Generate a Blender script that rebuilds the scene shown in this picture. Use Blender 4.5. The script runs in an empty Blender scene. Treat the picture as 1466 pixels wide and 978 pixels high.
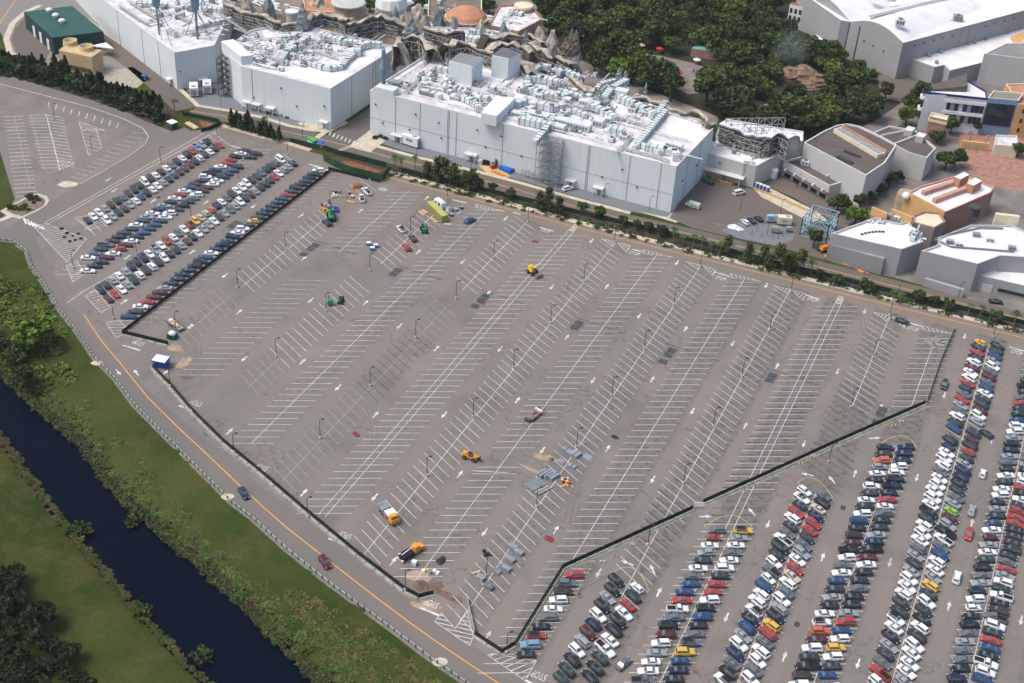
import bpy, math, random
import numpy as np
from mathutils import Vector, Matrix
random.seed(7)
rng = np.random.default_rng(7)
C = bpy.context.scene.collection
SC = bpy.context.scene
# ------------------------------------------------------------------ camera
# world: x along the shop fronts, y away from the viewer along the parking rows, z up; the viewer hangs 234 m above the ground
F, PX, PY, CAMZ = 1930.0, 733.0, 489.0, 234.0
VS = (0.90852377, 0.27712261, -0.31271013)
VR = (0.41407463, -0.49698900, 0.76259041)
VN = (0.05591755, -0.82231684, -0.56627576)
cam = bpy.data.cameras.new('camera'); cam.sensor_width = 36; cam.lens = F / 1466 * 36
cam.clip_start = 1; cam.clip_end = 9000
co = bpy.data.objects.new('camera', cam); C.objects.link(co)
row = [Vector(VS), Vector(VR), Vector(VN)]
right = Vector([a[0] for a in row]); down = Vector([a[1] for a in row]); fwd = Vector([a[2] for a in row])
co.matrix_world = Matrix(((right.x, -down.x, -fwd.x, 0), (right.y, -down.y, -fwd.y, 0), (right.z, -down.z, -fwd.z, CAMZ), (0, 0, 0, 1)))
SC.camera = co
# ------------------------------------------------------------------ sky, sun, exposure
SUN_EL, SUN_AZ = 60, -125          # degrees; azimuth measured from +y towards +x
w = bpy.data.worlds.new('World'); SC.world = w; w.use_nodes = True
nt = w.node_tree; bg = nt.nodes['Background']
sky = nt.nodes.new('ShaderNodeTexSky'); sky.sky_type = 'NISHITA'; sky.sun_disc = False
sky.sun_elevation = math.radians(SUN_EL); sky.sun_rotation = math.radians(SUN_AZ)
sky.air_density = 1.0; sky.dust_density = 4.0; sky.ozone_density = 0.6
nt.links.new(sky.outputs[0], bg.inputs[0]); bg.inputs[1].default_value = 0.14
sl = bpy.data.lights.new('sun', 'SUN'); sl.energy = 1.45; sl.angle = math.radians(24); sl.color = (1, .95, .87)
so = bpy.data.objects.new('sun', sl); C.objects.link(so)
sd = Vector((math.sin(math.radians(SUN_AZ)) * math.cos(math.radians(SUN_EL)), math.cos(math.radians(SUN_AZ)) * math.cos(math.radians(SUN_EL)), math.sin(math.radians(SUN_EL))))
so.rotation_euler = sd.to_track_quat('Z', 'Y').to_euler()
SC.view_settings.view_transform = 'Standard'; SC.view_settings.look = 'None'
SC.view_settings.exposure = 0.58; SC.view_settings.gamma = 1
SC.render.engine = 'CYCLES'; SC.cycles.max_bounces = 5; SC.cycles.diffuse_bounces = 3; SC.cycles.transparent_max_bounces = 8
SC.cycles.use_denoising = True

# ------------------------------------------------------------------ geometry helpers
def at(px, py, z=0.0):
    """the point at height z that the photograph shows at pixel (px, py)"""
    q = (px - PX, py - PY, F)
    d = [sum(a * b for a, b in zip(q, ax)) for ax in (VS, VR, VN)]
    k = (z - CAMZ) / d[2]
    return (d[0] * k, d[1] * k, z)
def proj(p):
    P = [p[0] * VS[i] + p[1] * VR[i] + (p[2] - CAMZ) * VN[i] for i in range(3)]
    return PX + F * P[0] / P[2], PY + F * P[1] / P[2]
def hgt(b, t, z0=0.0):
    """height of a thing whose foot shows at pixel b and whose top shows at pixel t"""
    x, y, _ = at(b[0], b[1], z0); best = (1e9, 0)
    for i in range(1, 900):
        z = z0 + i * .1; q = proj((x, y, z)); e = abs(q[1] - t[1])
        if e < best[0]: best = (e, z - z0)
    return best[1]
def crop(ox, oy, s, txt):
    v = [float(a) for a in txt.replace(';', ' ').replace(',', ' ').split()]
    return [(ox + v[i] / s, oy + v[i + 1] / s) for i in range(0, len(v), 2)]
def pts(txt):
    v = [float(a) for a in txt.replace(';', ' ').replace(',', ' ').split()]
    return [(v[i], v[i + 1]) for i in range(0, len(v), 2)]
def W(ps, z=0.0): return [at(p[0], p[1], z) for p in ps]

class MB:
    def __init__(s): s.v, s.f, s.m = [], [], []
    def add(s, vs, fs, m=0):
        o = len(s.v); s.v += [tuple(map(float, a)) for a in vs]
        s.f += [tuple(o + i for i in f) for f in fs]; s.m += [m] * len(fs)
    def box(s, c, d, rz=0.0, m=0, top=None):
        """box on centre-of-base c, size d, turned rz; top=(kx,ky) narrows the top"""
        kx, ky = top or (1, 1); ca, sa = math.cos(rz), math.sin(rz); vs = []
        for z, a, b in ((0, 1, 1), (d[2], kx, ky)):
            for x, y in ((-1, -1), (1, -1), (1, 1), (-1, 1)):
                X, Y = x * d[0] / 2 * a, y * d[1] / 2 * b
                vs.append((c[0] + X * ca - Y * sa, c[1] + X * sa + Y * ca, c[2] + z))
        s.add(vs, [(3, 2, 1, 0), (4, 5, 6, 7), (0, 1, 5, 4), (1, 2, 6, 5), (2, 3, 7, 6), (3, 0, 4, 7)], m)
        return s
    def prism(s, poly, z0, z1, m=0, mt=None, bottom=False):
        n = len(poly); a = sum(poly[i][0] * poly[(i + 1) % n][1] - poly[(i + 1) % n][0] * poly[i][1] for i in range(n))
        if a < 0: poly = poly[::-1]
        zt = z1 if isinstance(z1, (list, tuple)) else [z1] * n
        if a < 0 and isinstance(z1, (list, tuple)): zt = zt[::-1]
        s.add([(p[0], p[1], z0) for p in poly] + [(p[0], p[1], zt[i]) for i, p in enumerate(poly)],
              [(i, (i + 1) % n, n + (i + 1) % n, n + i) for i in range(n)], m)
        s.add([(p[0], p[1], zt[i]) for i, p in enumerate(poly)], [tuple(range(n))], m if mt is None else mt)
        return s
    def sheet(s, poly, z, m=0):
        n = len(poly); a = sum(poly[i][0] * poly[(i + 1) % n][1] - poly[(i + 1) % n][0] * poly[i][1] for i in range(n))
        if a < 0: poly = poly[::-1]
        s.add([(p[0], p[1], z) for p in poly], [tuple(range(n))], m); return s
    def ribbon(s, line, wd, z, m=0, off=0.0, h=0.0):
        """flat strip of width wd along a line (or a kerb of height h)"""
        L, Rr = [], []
        for i, p in enumerate(line):
            a = line[max(0, i - 1)]; b = line[min(len(line) - 1, i + 1)]
            dx, dy = b[0] - a[0], b[1] - a[1]; l = math.hypot(dx, dy) or 1; nx, ny = -dy / l, dx / l
            L.append((p[0] + nx * (off + wd / 2), p[1] + ny * (off + wd / 2))); Rr.append((p[0] + nx * (off - wd / 2), p[1] + ny * (off - wd / 2)))
        n = len(line)
        s.add([(p[0], p[1], z + h) for p in L] + [(p[0], p[1], z + h) for p in Rr], [(n + i, n + i + 1, i + 1, i) for i in range(n - 1)], m)
        if h:
            for Q, o in ((L, 1), (Rr, 0)):
                fs = [(i, i + 1, n + i + 1, n + i) for i in range(n - 1)]
                if o: fs = [f[::-1] for f in fs]
                s.add([(p[0], p[1], z) for p in Q] + [(p[0], p[1], z + h) for p in Q], fs, m)
            for i in (0, n - 1):
                s.add([(*L[i], z), (*Rr[i], z), (*Rr[i], z + h), (*L[i], z + h)], [(0, 1, 2, 3)], m)
        return s
    def tube(s, a, b, r, n=6, m=0, r2=None):
        a, b = Vector(a), Vector(b); d = (b - a)
        if d.length < 1e-6: return s
        d.normalize(); u = d.orthogonal().normalized(); v = d.cross(u); r2 = r if r2 is None else r2
        ring = [(math.cos(2 * math.pi * i / n), math.sin(2 * math.pi * i / n)) for i in range(n)]
        vs = [a + (u * c + v * q) * r for c, q in ring] + [b + (u * c + v * q) * r2 for c, q in ring]
        s.add(vs, [(i, (i + 1) % n, n + (i + 1) % n, n + i) for i in range(n)] + [tuple(range(n))[::-1], tuple(range(n, 2 * n))], m); return s
    def path(s, ps, r, n=6, m=0):
        for a, b in zip(ps[:-1], ps[1:]): s.tube(a, b, r, n, m)
        return s
    def lathe(s, c, prof, n=20, m=0, sq=1.0):
        k = len(prof); vs = []
        for r, z in prof:
            for i in range(n):
                t = 2 * math.pi * i / n; vs.append((c[0] + r * math.cos(t), c[1] + r * sq * math.sin(t), c[2] + z))
        fs = [(j * n + i, j * n + (i + 1) % n, (j + 1) * n + (i + 1) % n, (j + 1) * n + i) for j in range(k - 1) for i in range(n)]
        fs.append(tuple(range((k - 1) * n, k * n)))
        s.add(vs, fs, m); return s
    def build(s, name, mats, parent=None, local=False, smooth=False, kind=None, origin=None):
        me = bpy.data.meshes.new(name)
        off = Vector((0, 0, 0))
        if parent is not None and not local: off = parent.location
        if parent is None and origin is not None: off = Vector(origin)
        me.from_pydata([(v[0] - off[0], v[1] - off[1], v[2] - off[2]) for v in s.v], [], s.f)
        for x in (mats if isinstance(mats, (list, tuple)) else [mats]): me.materials.append(x)
        me.polygons.foreach_set('material_index', s.m)
        if smooth: me.polygons.foreach_set('use_smooth', [True] * len(s.f))
        me.update()
        o = bpy.data.objects.new(name, me); C.objects.link(o)
        if parent is not None: o.parent = parent
        elif origin is not None: o.location = origin
        if kind: o['kind'] = kind
        return o
def tag(o, label, cat, group=None):
    o['label'] = label; o['category'] = cat
    if group: o['group'] = group
    return o
def thing(name, loc, label, cat, group=None):
    o = bpy.data.objects.new(name, None); C.objects.link(o); o.location = loc; o.empty_display_size = .5
    return tag(o, label, cat, group)
def single(name, mb, mats, label, cat, group=None, smooth=False):
    a = np.array(mb.v); org = ((a[:, 0].min() + a[:, 0].max()) / 2, (a[:, 1].min() + a[:, 1].max()) / 2, a[:, 2].min())
    return tag(mb.build(name, mats, origin=org, smooth=smooth), label, cat, group)
def clone(o, loc, rz=0.0, label=None, group=None, sc=1.0):
    c = o.copy(); C.objects.link(c); c.location = loc; c.rotation_euler = (0, 0, rz); c.scale = (sc, sc, sc)
    if label: c['label'] = label
    if group: c['group'] = group
    for ch in o.children:
        d = ch.copy(); C.objects.link(d); d.parent = c
        for g in ch.children:
            e = g.copy(); C.objects.link(e); e.parent = d
    return c

# ------------------------------------------------------------------ materials
def mat(name, col, rough=.8, var=.12, scale=.4, bump=0.0, metal=0.0, col2=None, detail=4, spec=.3, coord='Object', obj_rand=0.0, coat=0.0):
    m = bpy.data.materials.new(name); m.use_nodes = True; t = m.node_tree; b = t.nodes['Principled BSDF']
    b.inputs['Roughness'].default_value = rough; b.inputs['Metallic'].default_value = metal
    b.inputs['Specular IOR Level'].default_value = spec
    if coat: b.inputs['Coat Weight'].default_value = coat; b.inputs['Coat Roughness'].default_value = .08
    if var or col2:
        g = t.nodes.new('ShaderNodeNewGeometry'); no = t.nodes.new('ShaderNodeTexNoise'); no.inputs['Scale'].default_value = scale; no.inputs['Detail'].default_value = detail
        t.links.new(g.outputs['Position'], no.inputs['Vector'])
        rp = t.nodes.new('ShaderNodeValToRGB'); rp.color_ramp.elements[0].position = .32; rp.color_ramp.elements[1].position = .68
        c2 = col2 or tuple(min(1, c * (1 + var)) for c in col); c1 = col if col2 else tuple(c * (1 - var) for c in col)
        rp.color_ramp.elements[0].color = (*c1, 1); rp.color_ramp.elements[1].color = (*c2, 1)
        t.links.new(no.outputs['Fac'], rp.inputs[0]); out = rp.outputs[0]
        if obj_rand:
            oi = t.nodes.new('ShaderNodeObjectInfo'); mr = t.nodes.new('ShaderNodeMapRange'); mr.inputs[3].default_value = 1 - obj_rand; mr.inputs[4].default_value = 1 + obj_rand
            mx = t.nodes.new('ShaderNodeMix'); mx.data_type = 'RGBA'; mx.blend_type = 'MULTIPLY'; mx.inputs[0].default_value = 1
            t.links.new(oi.outputs['Random'], mr.inputs[0]); t.links.new(out, mx.inputs[6]); t.links.new(mr.outputs[0], mx.inputs[7]); out = mx.outputs[2]
        t.links.new(out, b.inputs['Base Color'])
        if bump:
            bp = t.nodes.new('ShaderNodeBump'); bp.inputs['Strength'].default_value = bump; bp.inputs['Distance'].default_value = .1
            t.links.new(no.outputs['Fac'], bp.inputs['Height']); t.links.new(bp.outputs[0], b.inputs['Normal'])
    else: b.inputs['Base Color'].default_value = (*col, 1)
    return m

def nodes_of(m): return m.node_tree.nodes, m.node_tree.links
def math_n(N, L, op, a, b=None, c=None):
    n = N.new('ShaderNodeMath'); n.operation = op
    for i, x in enumerate((a, b, c)):
        if x is None: continue
        if isinstance(x, (int, float)): n.inputs[i].default_value = x
        else: L.new(x, n.inputs[i])
    return n.outputs[0]
def mix_n(N, L, fac, a, b, mode='MIX'):
    n = N.new('ShaderNodeMix'); n.data_type = 'RGBA'; n.blend_type = mode
    for i, x in ((0, fac), (6, a), (7, b)):
        if isinstance(x, (int, float)): n.inputs[i].default_value = x
        elif isinstance(x, tuple): n.inputs[i].default_value = (*x, 1)
        else: L.new(x, n.inputs[i])
    return n.outputs[2]
def noise_n(N, L, vec, scale, detail=4, rough=.5):
    n = N.new('ShaderNodeTexNoise'); n.inputs['Scale'].default_value = scale; n.inputs['Detail'].default_value = detail; n.inputs['Roughness'].default_value = rough
    L.new(vec, n.inputs['Vector']); return n.outputs['Fac']
def ramp_n(N, L, fac, lo, hi, a=0.0, b=1.0):
    n = N.new('ShaderNodeMapRange'); n.inputs[1].default_value = lo; n.inputs[2].default_value = hi; n.inputs[3].default_value = a; n.inputs[4].default_value = b
    L.new(fac, n.inputs[0]); return n.outputs[0]

def asphalt(name, base, wear=False):
    m = bpy.data.materials.new(name); m.use_nodes = True; N, L = nodes_of(m); b = N['Principled BSDF']
    b.inputs['Roughness'].default_value = .9; b.inputs['Specular IOR Level'].default_value = .2
    g = N.new('ShaderNodeNewGeometry').outputs['Position']
    big = noise_n(N, L, g, .018, 3); mid = noise_n(N, L, g, .12, 5, .6); fine = noise_n(N, L, g, 2.2, 3)
    warm = tuple(base[i] * (1.07, 1.0, .95)[i] for i in range(3)); cool = tuple(base[i] * (.9, .93, .93)[i] for i in range(3))
    col = mix_n(N, L, ramp_n(N, L, big, .38, .62), cool, warm)
    col = mix_n(N, L, ramp_n(N, L, mid, .35, .75, 0, .3), col, tuple(c * .80 for c in base))
    col = mix_n(N, L, ramp_n(N, L, fine, .3, .7, 0, .28), col, tuple(c * 1.3 for c in base))
    if wear:      # stall bands are greyer and dotted with oil drips, aisles are worn to a pinker tone
        sx = N.new('ShaderNodeSeparateXYZ'); L.new(g, sx.inputs[0])
        u = math_n(N, L, 'FRACT', math_n(N, L, 'DIVIDE', math_n(N, L, 'ADD', sx.outputs[0], 15.87 * 40.5 - 4.1), 15.87))
        band = ramp_n(N, L, math_n(N, L, 'ABSOLUTE', math_n(N, L, 'SUBTRACT', u, .5)), .29, .37, 1, 0)
        east = ramp_n(N, L, sx.outputs[0], -135, -60, .35, 1)
        band = math_n(N, L, 'MULTIPLY', band, east)
        col = mix_n(N, L, math_n(N, L, 'MULTIPLY', band, .62), tuple(base[i] * (1.04, .97, .95)[i] for i in range(3)) if False else col, tuple(base[i] * (.72, .77, .77)[i] for i in range(3)))
        v = N.new('ShaderNodeTexNoise'); v.inputs['Scale'].default_value = .55; v.inputs['Detail'].default_value = 3; L.new(g, v.inputs['Vector'])
        spots = math_n(N, L, 'MULTIPLY', math_n(N, L, 'MULTIPLY', ramp_n(N, L, v.outputs['Fac'], .5, .68), band), east)
        col = mix_n(N, L, math_n(N, L, 'MULTIPLY', spots, .75), col, tuple(c * .42 for c in base))
        blotch = noise_n(N, L, g, .045, 6, .68)
        col = mix_n(N, L, ramp_n(N, L, blotch, .53, .68, 0, .55), col, tuple(base[i] * (.66, .64, .64)[i] for i in range(3)))
        pale = noise_n(N, L, g, .07, 5, .6)
        col = mix_n(N, L, ramp_n(N, L, pale, .57, .70, 0, .42), col, tuple(base[i] * (1.28, 1.2, 1.14)[i] for i in range(3)))
        vo = N.new('ShaderNodeTexVoronoi'); vo.feature = 'F1'; vo.inputs['Scale'].default_value = .36; L.new(g, vo.inputs['Vector'])
        drip = math_n(N, L, 'MULTIPLY', ramp_n(N, L, vo.outputs['Distance'], .06, .20, 1, 0), band)
        col = mix_n(N, L, math_n(N, L, 'MULTIPLY', drip, .85), col, tuple(c * .35 for c in base))
        wv = N.new('ShaderNodeTexNoise'); wv.inputs['Scale'].default_value = .03; wv.inputs['Detail'].default_value = 6; wv.inputs['Roughness'].default_value = .55; L.new(g, wv.inputs['Vector'])
        crk = ramp_n(N, L, math_n(N, L, 'ABSOLUTE', math_n(N, L, 'SUBTRACT', wv.outputs['Fac'], .5)), .0012, .0030, 1, 0)
        col = mix_n(N, L, math_n(N, L, 'MULTIPLY', crk, .65), col, tuple(c * .5 for c in base))
        streak = N.new('ShaderNodeMapping'); streak.inputs['Scale'].default_value = (.9, .05, 1); L.new(g, streak.inputs[0])
        tr = noise_n(N, L, streak.outputs[0], .5, 3)
        col = mix_n(N, L, ramp_n(N, L, tr, .52, .72, 0, .25), col, tuple(c * .7 for c in base))
    L.new(col, b.inputs['Base Color'])
    bp = N.new('ShaderNodeBump'); bp.inputs['Strength'].default_value = .15; bp.inputs['Distance'].default_value = .05
    L.new(fine, bp.inputs['Height']); L.new(bp.outputs[0], b.inputs['Normal'])
    return m
def foliage(name, c1, c2, rand=.25):
    m = bpy.data.materials.new(name); m.use_nodes = True; N, L = nodes_of(m); b = N['Principled BSDF']
    b.inputs['Roughness'].default_value = .65; b.inputs['Specular IOR Level'].default_value = .15
    G = N.new('ShaderNodeNewGeometry'); oi = N.new('ShaderNodeObjectInfo')
    f = math_n(N, L, 'ADD', math_n(N, L, 'MULTIPLY', noise_n(N, L, G.outputs['Position'], .35, 2), .9), math_n(N, L, 'MULTIPLY', G.outputs['Random Per Island'], .55))
    col = mix_n(N, L, ramp_n(N, L, f, .35, 1.05), c1, c2)
    col = mix_n(N, L, 1.0, col, mix_n(N, L, oi.outputs['Random'], tuple([1 - rand] * 3), (1 + rand * 1.2, 1 + rand, 1 - rand * .2)), 'MULTIPLY')
    L.new(col, b.inputs['Base Color']); return m
WHITEP = mat('white_line_paint', (.36, .35, .34), .75, .2, .55, col2=(.68, .68, .66))
FADED = mat('worn_line_paint', (.29, .28, .27), .85, .2, .6)
ASPH = asphalt('parking_asphalt', (.182, .164, .150), True)
ROADM = asphalt('road_asphalt', (.150, .138, .128))
ROAD2 = asphalt('service_road_asphalt', (.125, .110, .100))
CONC = mat('concrete_paving', (.46, .41, .33), .85, .14, .35)
KERBM = mat('kerb_concrete', (.42, .40, .35), .85, .15, .7)
YELP = mat('yellow_line_paint', (.50, .30, .12), .7, .15, .5)
ORGP = mat('orange_line_paint', (.62, .30, .07), .7, .12, .5)
# ================================================================== THE SETTING: ground, canal, roads
CAN_R = W(pts('-160,430 -60,492 0,531 25,546 59,590 84,600 115,638 143,682 189,730 225,756 256,787 307,823 340,861 393,915 462,971 560,1050 700,1160'))
CAN_L = W(pts('-260,470 -120,555 0,618 26,644 49,685 69,715 107,764 135,797 169,830 197,866 230,902 268,945 304,978 380,1050 500,1170'))
GUARD = W(pts('0,343.5 19,346 38,360 46,383 64,409 84,442 110,475 135.5,513 166,544 194,582 230,618 268,656 302,690 332,720 360,741 411,787 462,828 513,866 565,904 616,943 667,978 720,1017 800,1072'))
def poly_d(x, y, line):
    """signed distance of points to a polyline, + on its left"""
    best = np.full(x.shape, 1e9); sg = np.zeros(x.shape)
    for a, b in zip(line[:-1], line[1:]):
        dx, dy = b[0] - a[0], b[1] - a[1]; l2 = dx * dx + dy * dy
        t = np.clip(((x - a[0]) * dx + (y - a[1]) * dy) / l2, 0, 1)
        d = np.hypot(x - a[0] - t * dx, y - a[1] - t * dy); s = np.sign(dx * (y - a[1]) - dy * (x - a[0]))
        k = d < best; best[k] = d[k]; sg[k] = s[k]
    return best * sg
def axis(lo, hi, a, b, st):
    far = lambda p, e: list(p + (e - p) * (np.linspace(0, 1, 9)[1:]) ** 2.2)
    return np.array(far(a, lo)[::-1] + list(np.arange(a, b + .1, st)) + far(b, hi))
gx = axis(-3500, 3500, -330, -30, 2.5); gy = axis(-400, 6000, 100, 320, 2.5)
XX, YY = np.meshgrid(gx, gy)
dr = poly_d(XX, YY, CAN_R); dl = poly_d(XX, YY, CAN_L)     # canal runs left to right: the right bank is on the left of CAN_R
inside = np.minimum(-dr, dl)                                # > 0 within the water
ZZ = np.clip(-(inside + 5.5) / 5.5, -1, 0) * 0
ZZ = np.where(inside > -6, -1.5 * np.clip((inside + 6) / 6, 0, 1.6), 0)
ZZ += np.where((inside < -6) & (inside > -60) & (poly_d(XX, YY, GUARD) < -2), .18 * np.sin(XX * .23) * np.cos(YY * .31), 0)
ny, nx = XX.shape
gv = np.stack([XX.ravel(), YY.ravel(), ZZ.ravel()], 1)
ii = (np.arange(ny - 1)[:, None] * nx + np.arange(nx - 1)[None]).ravel()
gf = np.stack([ii, ii + 1, ii + nx + 1, ii + nx], 1)
me = bpy.data.meshes.new('ground'); me.from_pydata(gv.tolist(), [], gf.tolist()); me.polygons.foreach_set('use_smooth', [True] * len(gf))
gm_ = bpy.data.materials.new('grass_ground'); gm_.use_nodes = True; N, L = nodes_of(gm_); b = N['Principled BSDF']; b.inputs['Roughness'].default_value = .95; b.inputs['Specular IOR Level'].default_value = .1
g = N.new('ShaderNodeNewGeometry').outputs['Position']
c = mix_n(N, L, ramp_n(N, L, noise_n(N, L, g, .03, 4, .6), .35, .65), (.023, .042, .007), (.054, .073, .014))
c = mix_n(N, L, ramp_n(N, L, noise_n(N, L, g, .11, 5, .65), .46, .66, 0, .85), c, (.080, .070, .024))
c = mix_n(N, L, ramp_n(N, L, noise_n(N, L, g, 1.1, 4, .7), .4, .75, 0, .6), c, (.020, .032, .008))
L.new(c, b.inputs['Base Color'])
bp = N.new('ShaderNodeBump'); bp.inputs['Strength'].default_value = .5; bp.inputs['Distance'].default_value = .4; L.new(noise_n(N, L, g, 1.6, 4), bp.inputs['Height']); L.new(bp.outputs[0], b.inputs['Normal'])
me.materials.append(gm_); go = bpy.data.objects.new('ground', me); C.objects.link(go); go['kind'] = 'structure'

wm = bpy.data.materials.new('canal_water'); wm.use_nodes = True; N, L = nodes_of(wm); b = N['Principled BSDF']
b.inputs['Base Color'].default_value = (.001, .0035, .011, 1); b.inputs['Roughness'].default_value = .18; b.inputs['IOR'].default_value = 1.33; b.inputs['Specular IOR Level'].default_value = .06
g = N.new('ShaderNodeNewGeometry').outputs['Position']; bp = N.new('ShaderNodeBump'); bp.inputs['Strength'].default_value = .04; L.new(noise_n(N, L, g, .8, 3), bp.inputs['Height']); L.new(bp.outputs[0], b.inputs['Normal'])
def widen(line, d):
    out = MB(); out.ribbon(line, .01, 0, off=d); n = len(line); return [v[:2] for v in out.v[:n]]
wb = MB(); A = widen(CAN_R, 4.5); B_ = widen(CAN_L, -4.5)
n = min(len(A), len(B_)); wb.sheet(A + B_[::-1], -1.15)
wb.build('canal_water', wm, kind='structure')

def sheet(name, poly, z, m):
    mb = MB(); mb.sheet(poly, z); return mb.build(name, m, kind='structure')
# one asphalt sheet for both parking lots and the perimeter road
LOT = W(pts('-40,95 0,109 77,128 153,156 215,176 250,190 290,186 314,181 360,194 411,207 442,217 500,232 554,248 590,258 720,292 823.7,320 927,346 1100,389 1218,418 1346,449 1466,478.5 1620,517 1900,590 2300,760 1900,1300 800,1072')) + GUARD[::-1][1:] + W(pts('-150,335 -150,314 0,318 21,285 0,217'))
sheet('parking_lot', LOT, .012, ASPH)
ORG = W(pts('74,378 100,419 120,450 146,489 179,528.6 212,569.5 256,613 302,656 343,695 379,728 411,756 467,800 539,856 590,894 641,930 713,978 790,1030'))
INNER = W(pts('64,319 50,340 96,430 143,490 200,548 256,597 316,648 373,696 440,744 520,806 600,866 660,912 715,950 780,992 860,1045'))
PERI = GUARD + INNER[::-1]
sheet('perimeter_road', PERI, .022, ROADM)
mk = MB(); mk.ribbon(ORG[2:], .28, .034); mk.build('orange_centre_line', ORGP, kind='structure')
# road along the shop-side pavement
SIDE = W(pts('314,181 370,197 411,207 442,217'))
SIDE2 = W(pts('554,248 590,258 650,273.5 720,292 823.7,320 927,346 1010,366.5 1100,388.5 1218,418 1346,449 1466,478.5 1620,517 1900,590'))
BROWNROAD = asphalt('brown_road_asphalt', (.185, .155, .130))
mk = MB(); mk.ribbon(SIDE2, 6.6, .022, off=-3.4); mk.build('lot_road', BROWNROAD, kind='structure')
YL = [(p[0], p[1] - 2.4) for p in SIDE2]
mk = MB(); mk.ribbon(YL, .16, .034, off=-.16); mk.ribbon(YL, .16, .034, off=.16); mk.build('yellow_centre_lines', YELP, kind='structure')
PINK = mat('pinkish_paving', (.46, .36, .28), .85, .14, .4)
mk = MB(); mk.ribbon(SIDE, 2.2, .012, off=1.1, h=.13); mk.build('pavement', PINK, kind='structure')
mk = MB(); mk.ribbon(SIDE2, 2.4, .012, off=1.2, h=.13); mk.build('pavement', CONC, kind='structure')
MULCH = mat('mulch', (.060, .040, .032), .95, .35, .8, .6)
mk = MB(); mk.ribbon(SIDE2, 6.4, .014, off=5.6); mk.ribbon(W(pts('330,178 370,190 411,201 440,208')), 4, .014, off=2); mk.build('mulch_bed', MULCH, kind='structure')
# service road behind the screen fence, kerb and gravel beds
SERV = W(pts('120,28 164,59 212,92 256,130 281,153 332,161 370,169 411,181.5 444,188 524,207 577,222 613,231 680,247 741,263 823.7,286.7 901,307 990,327 1110,357 1190,378 1290,403 1400,431 1500,456 1700,506'))
mk = MB(); mk.ribbon(SERV[4:], 8.6, .018, off=-4.4); mk.ribbon(SERV[:5], 9.0, .020, off=-4.6); mk.build('service_road', ROAD2, kind='structure')
mk = MB(); mk.ribbon([(p[0], p[1] - 4.3) for p in SERV[4:]], .22, .030, off=.2); mk.ribbon([(p[0], p[1] - 4.3) for p in SERV[4:]], .18, .030, off=-.3); mk.build('yellow_centre_lines', YELP, kind='structure')
mk = MB(); mk.ribbon(SERV[:9], 2.0, .012, off=1.0, h=.12); mk.ribbon(SERV[9:16], 2.0, .012, off=1.0, h=.12); mk.build('pavement', CONC, kind='structure')
GRAV = mat('blue_gravel', (.155, .165, .185), .95, .2, 3.0, .4)
sheet('gravel_bed', W(pts('255,118 320,140 330,152 372,160 412,173 470,184 471,176 330,130 300,112')), .016, GRAV)
sheet('gravel_bed', W(pts('536,188 545,205 577,216 620,226 741,257 824,280 905,301 955,311 964,303 760,248 640,215')), .016, GRAV)
sheet('gravel_bed', W(pts('258,116 283,150 332,157 411,177 444,184 472,182 480,150 300,85')), .011, GRAV)
sheet('gravel_bed', W(pts('536,186 545,200 577,215 613,226 741,257 824,281 901,302 955,313 975,300 760,230 600,170 540,160')), .011, GRAV)
sheet('service_yard', W(pts('1090,262 1140,285 1185,312 1200,335 1230,300 1180,262 1120,232 1085,250')), .011, ROAD2)
sheet('corner_paving', W(pts('425,176 445,188 470,190 500,176 480,168')), .020, CONC)
CURVE = asphalt('old_road_asphalt', (.150, .142, .134))
mb = MB(); mb.ribbon(W(pts('-60,98 0,113 60,131 120,149 175,168 212,187 228,202')), 8.5, .0165); mb.ribbon(W(pts('275,188 228,205 190,232 140,262 90,292 40,322 10,345')), 9.5, .0175); mb.build('curved_road', CURVE, kind='structure')
mb = MB(); mb.ribbon(W(pts('58,8 36,18 18,34 9,56 14,74 28,90 48,102')), 2.6, .012, h=.12); mb.build('curved_pavement', CONC, kind='structure')
sheet('workshop_yard', W(pts('36,24 22,40 16,58 24,76 44,92 66,84 78,64')), .02, ROAD2)
mb = MB(); mb.ribbon(W(pts('-12,52 2,30 22,0 34,-20')), .35, .03); mb.build('orange_centre_line', ORGP, kind='structure')
sheet('corner_paving', [(-238.6, 404), (-229, 404), (-229, 421), (-236.5, 421), (-236.5, 470), (-238.6, 470)], .0235, CONC)
sheet('corner_paving', W(pts('915,303 968,319 990,305 985,290 960,296')), .0135, CONC)
ALLEY = [(-249.5, 405), (-238.5, 405), (-237.5, 470), (-248.5, 470)]
sheet('alley_road', ALLEY, .022, ROAD2)
mk = MB(); mk.ribbon([(-252.6, 404), (-252.2, 470)], 2.2, .012, h=.12); mk.build('alley_kerb', CONC, kind='structure')
# yard east of the main building, plaza, brick street, paved gaps in the trees
sheet('service_yard', W(pts('958,312 1000,250 1040,262 1075,270 1130,290 1170,312 1190,345 1180,372 1110,352 1040,338 990,326')), .014, ROAD2)
sheet('gravel_bed', W(pts('1032,330 1060,318 1110,322 1140,330 1134,344 1110,352 1060,342')), .018, GRAV)
sheet('yard_paving', W(pts('1075,266 1100,268 1170,303 1185,316 1160,318 1090,282')), .018, CONC)
PLAZA = mat('plaza_paving', (.20, .17, .155), .9, .2, .25)
sheet('plaza', W(pts('905,75 945,80 1000,92 1040,115 1030,130 985,135 960,122 930,115 915,98')), .02, PLAZA)
BRICKP = mat('brick_street', (.30, .165, .125), .9, .22, .5)
sheet('brick_street', W(pts('1375,190 1466,196 1560,205 1500,300 1466,275 1400,262 1370,225')), .02, BRICKP)
sheet('dark_street', W(pts('1360,186 1460,190 1560,200 1560,192 1420,178 1350,172')), .03, ROADM)
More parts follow.
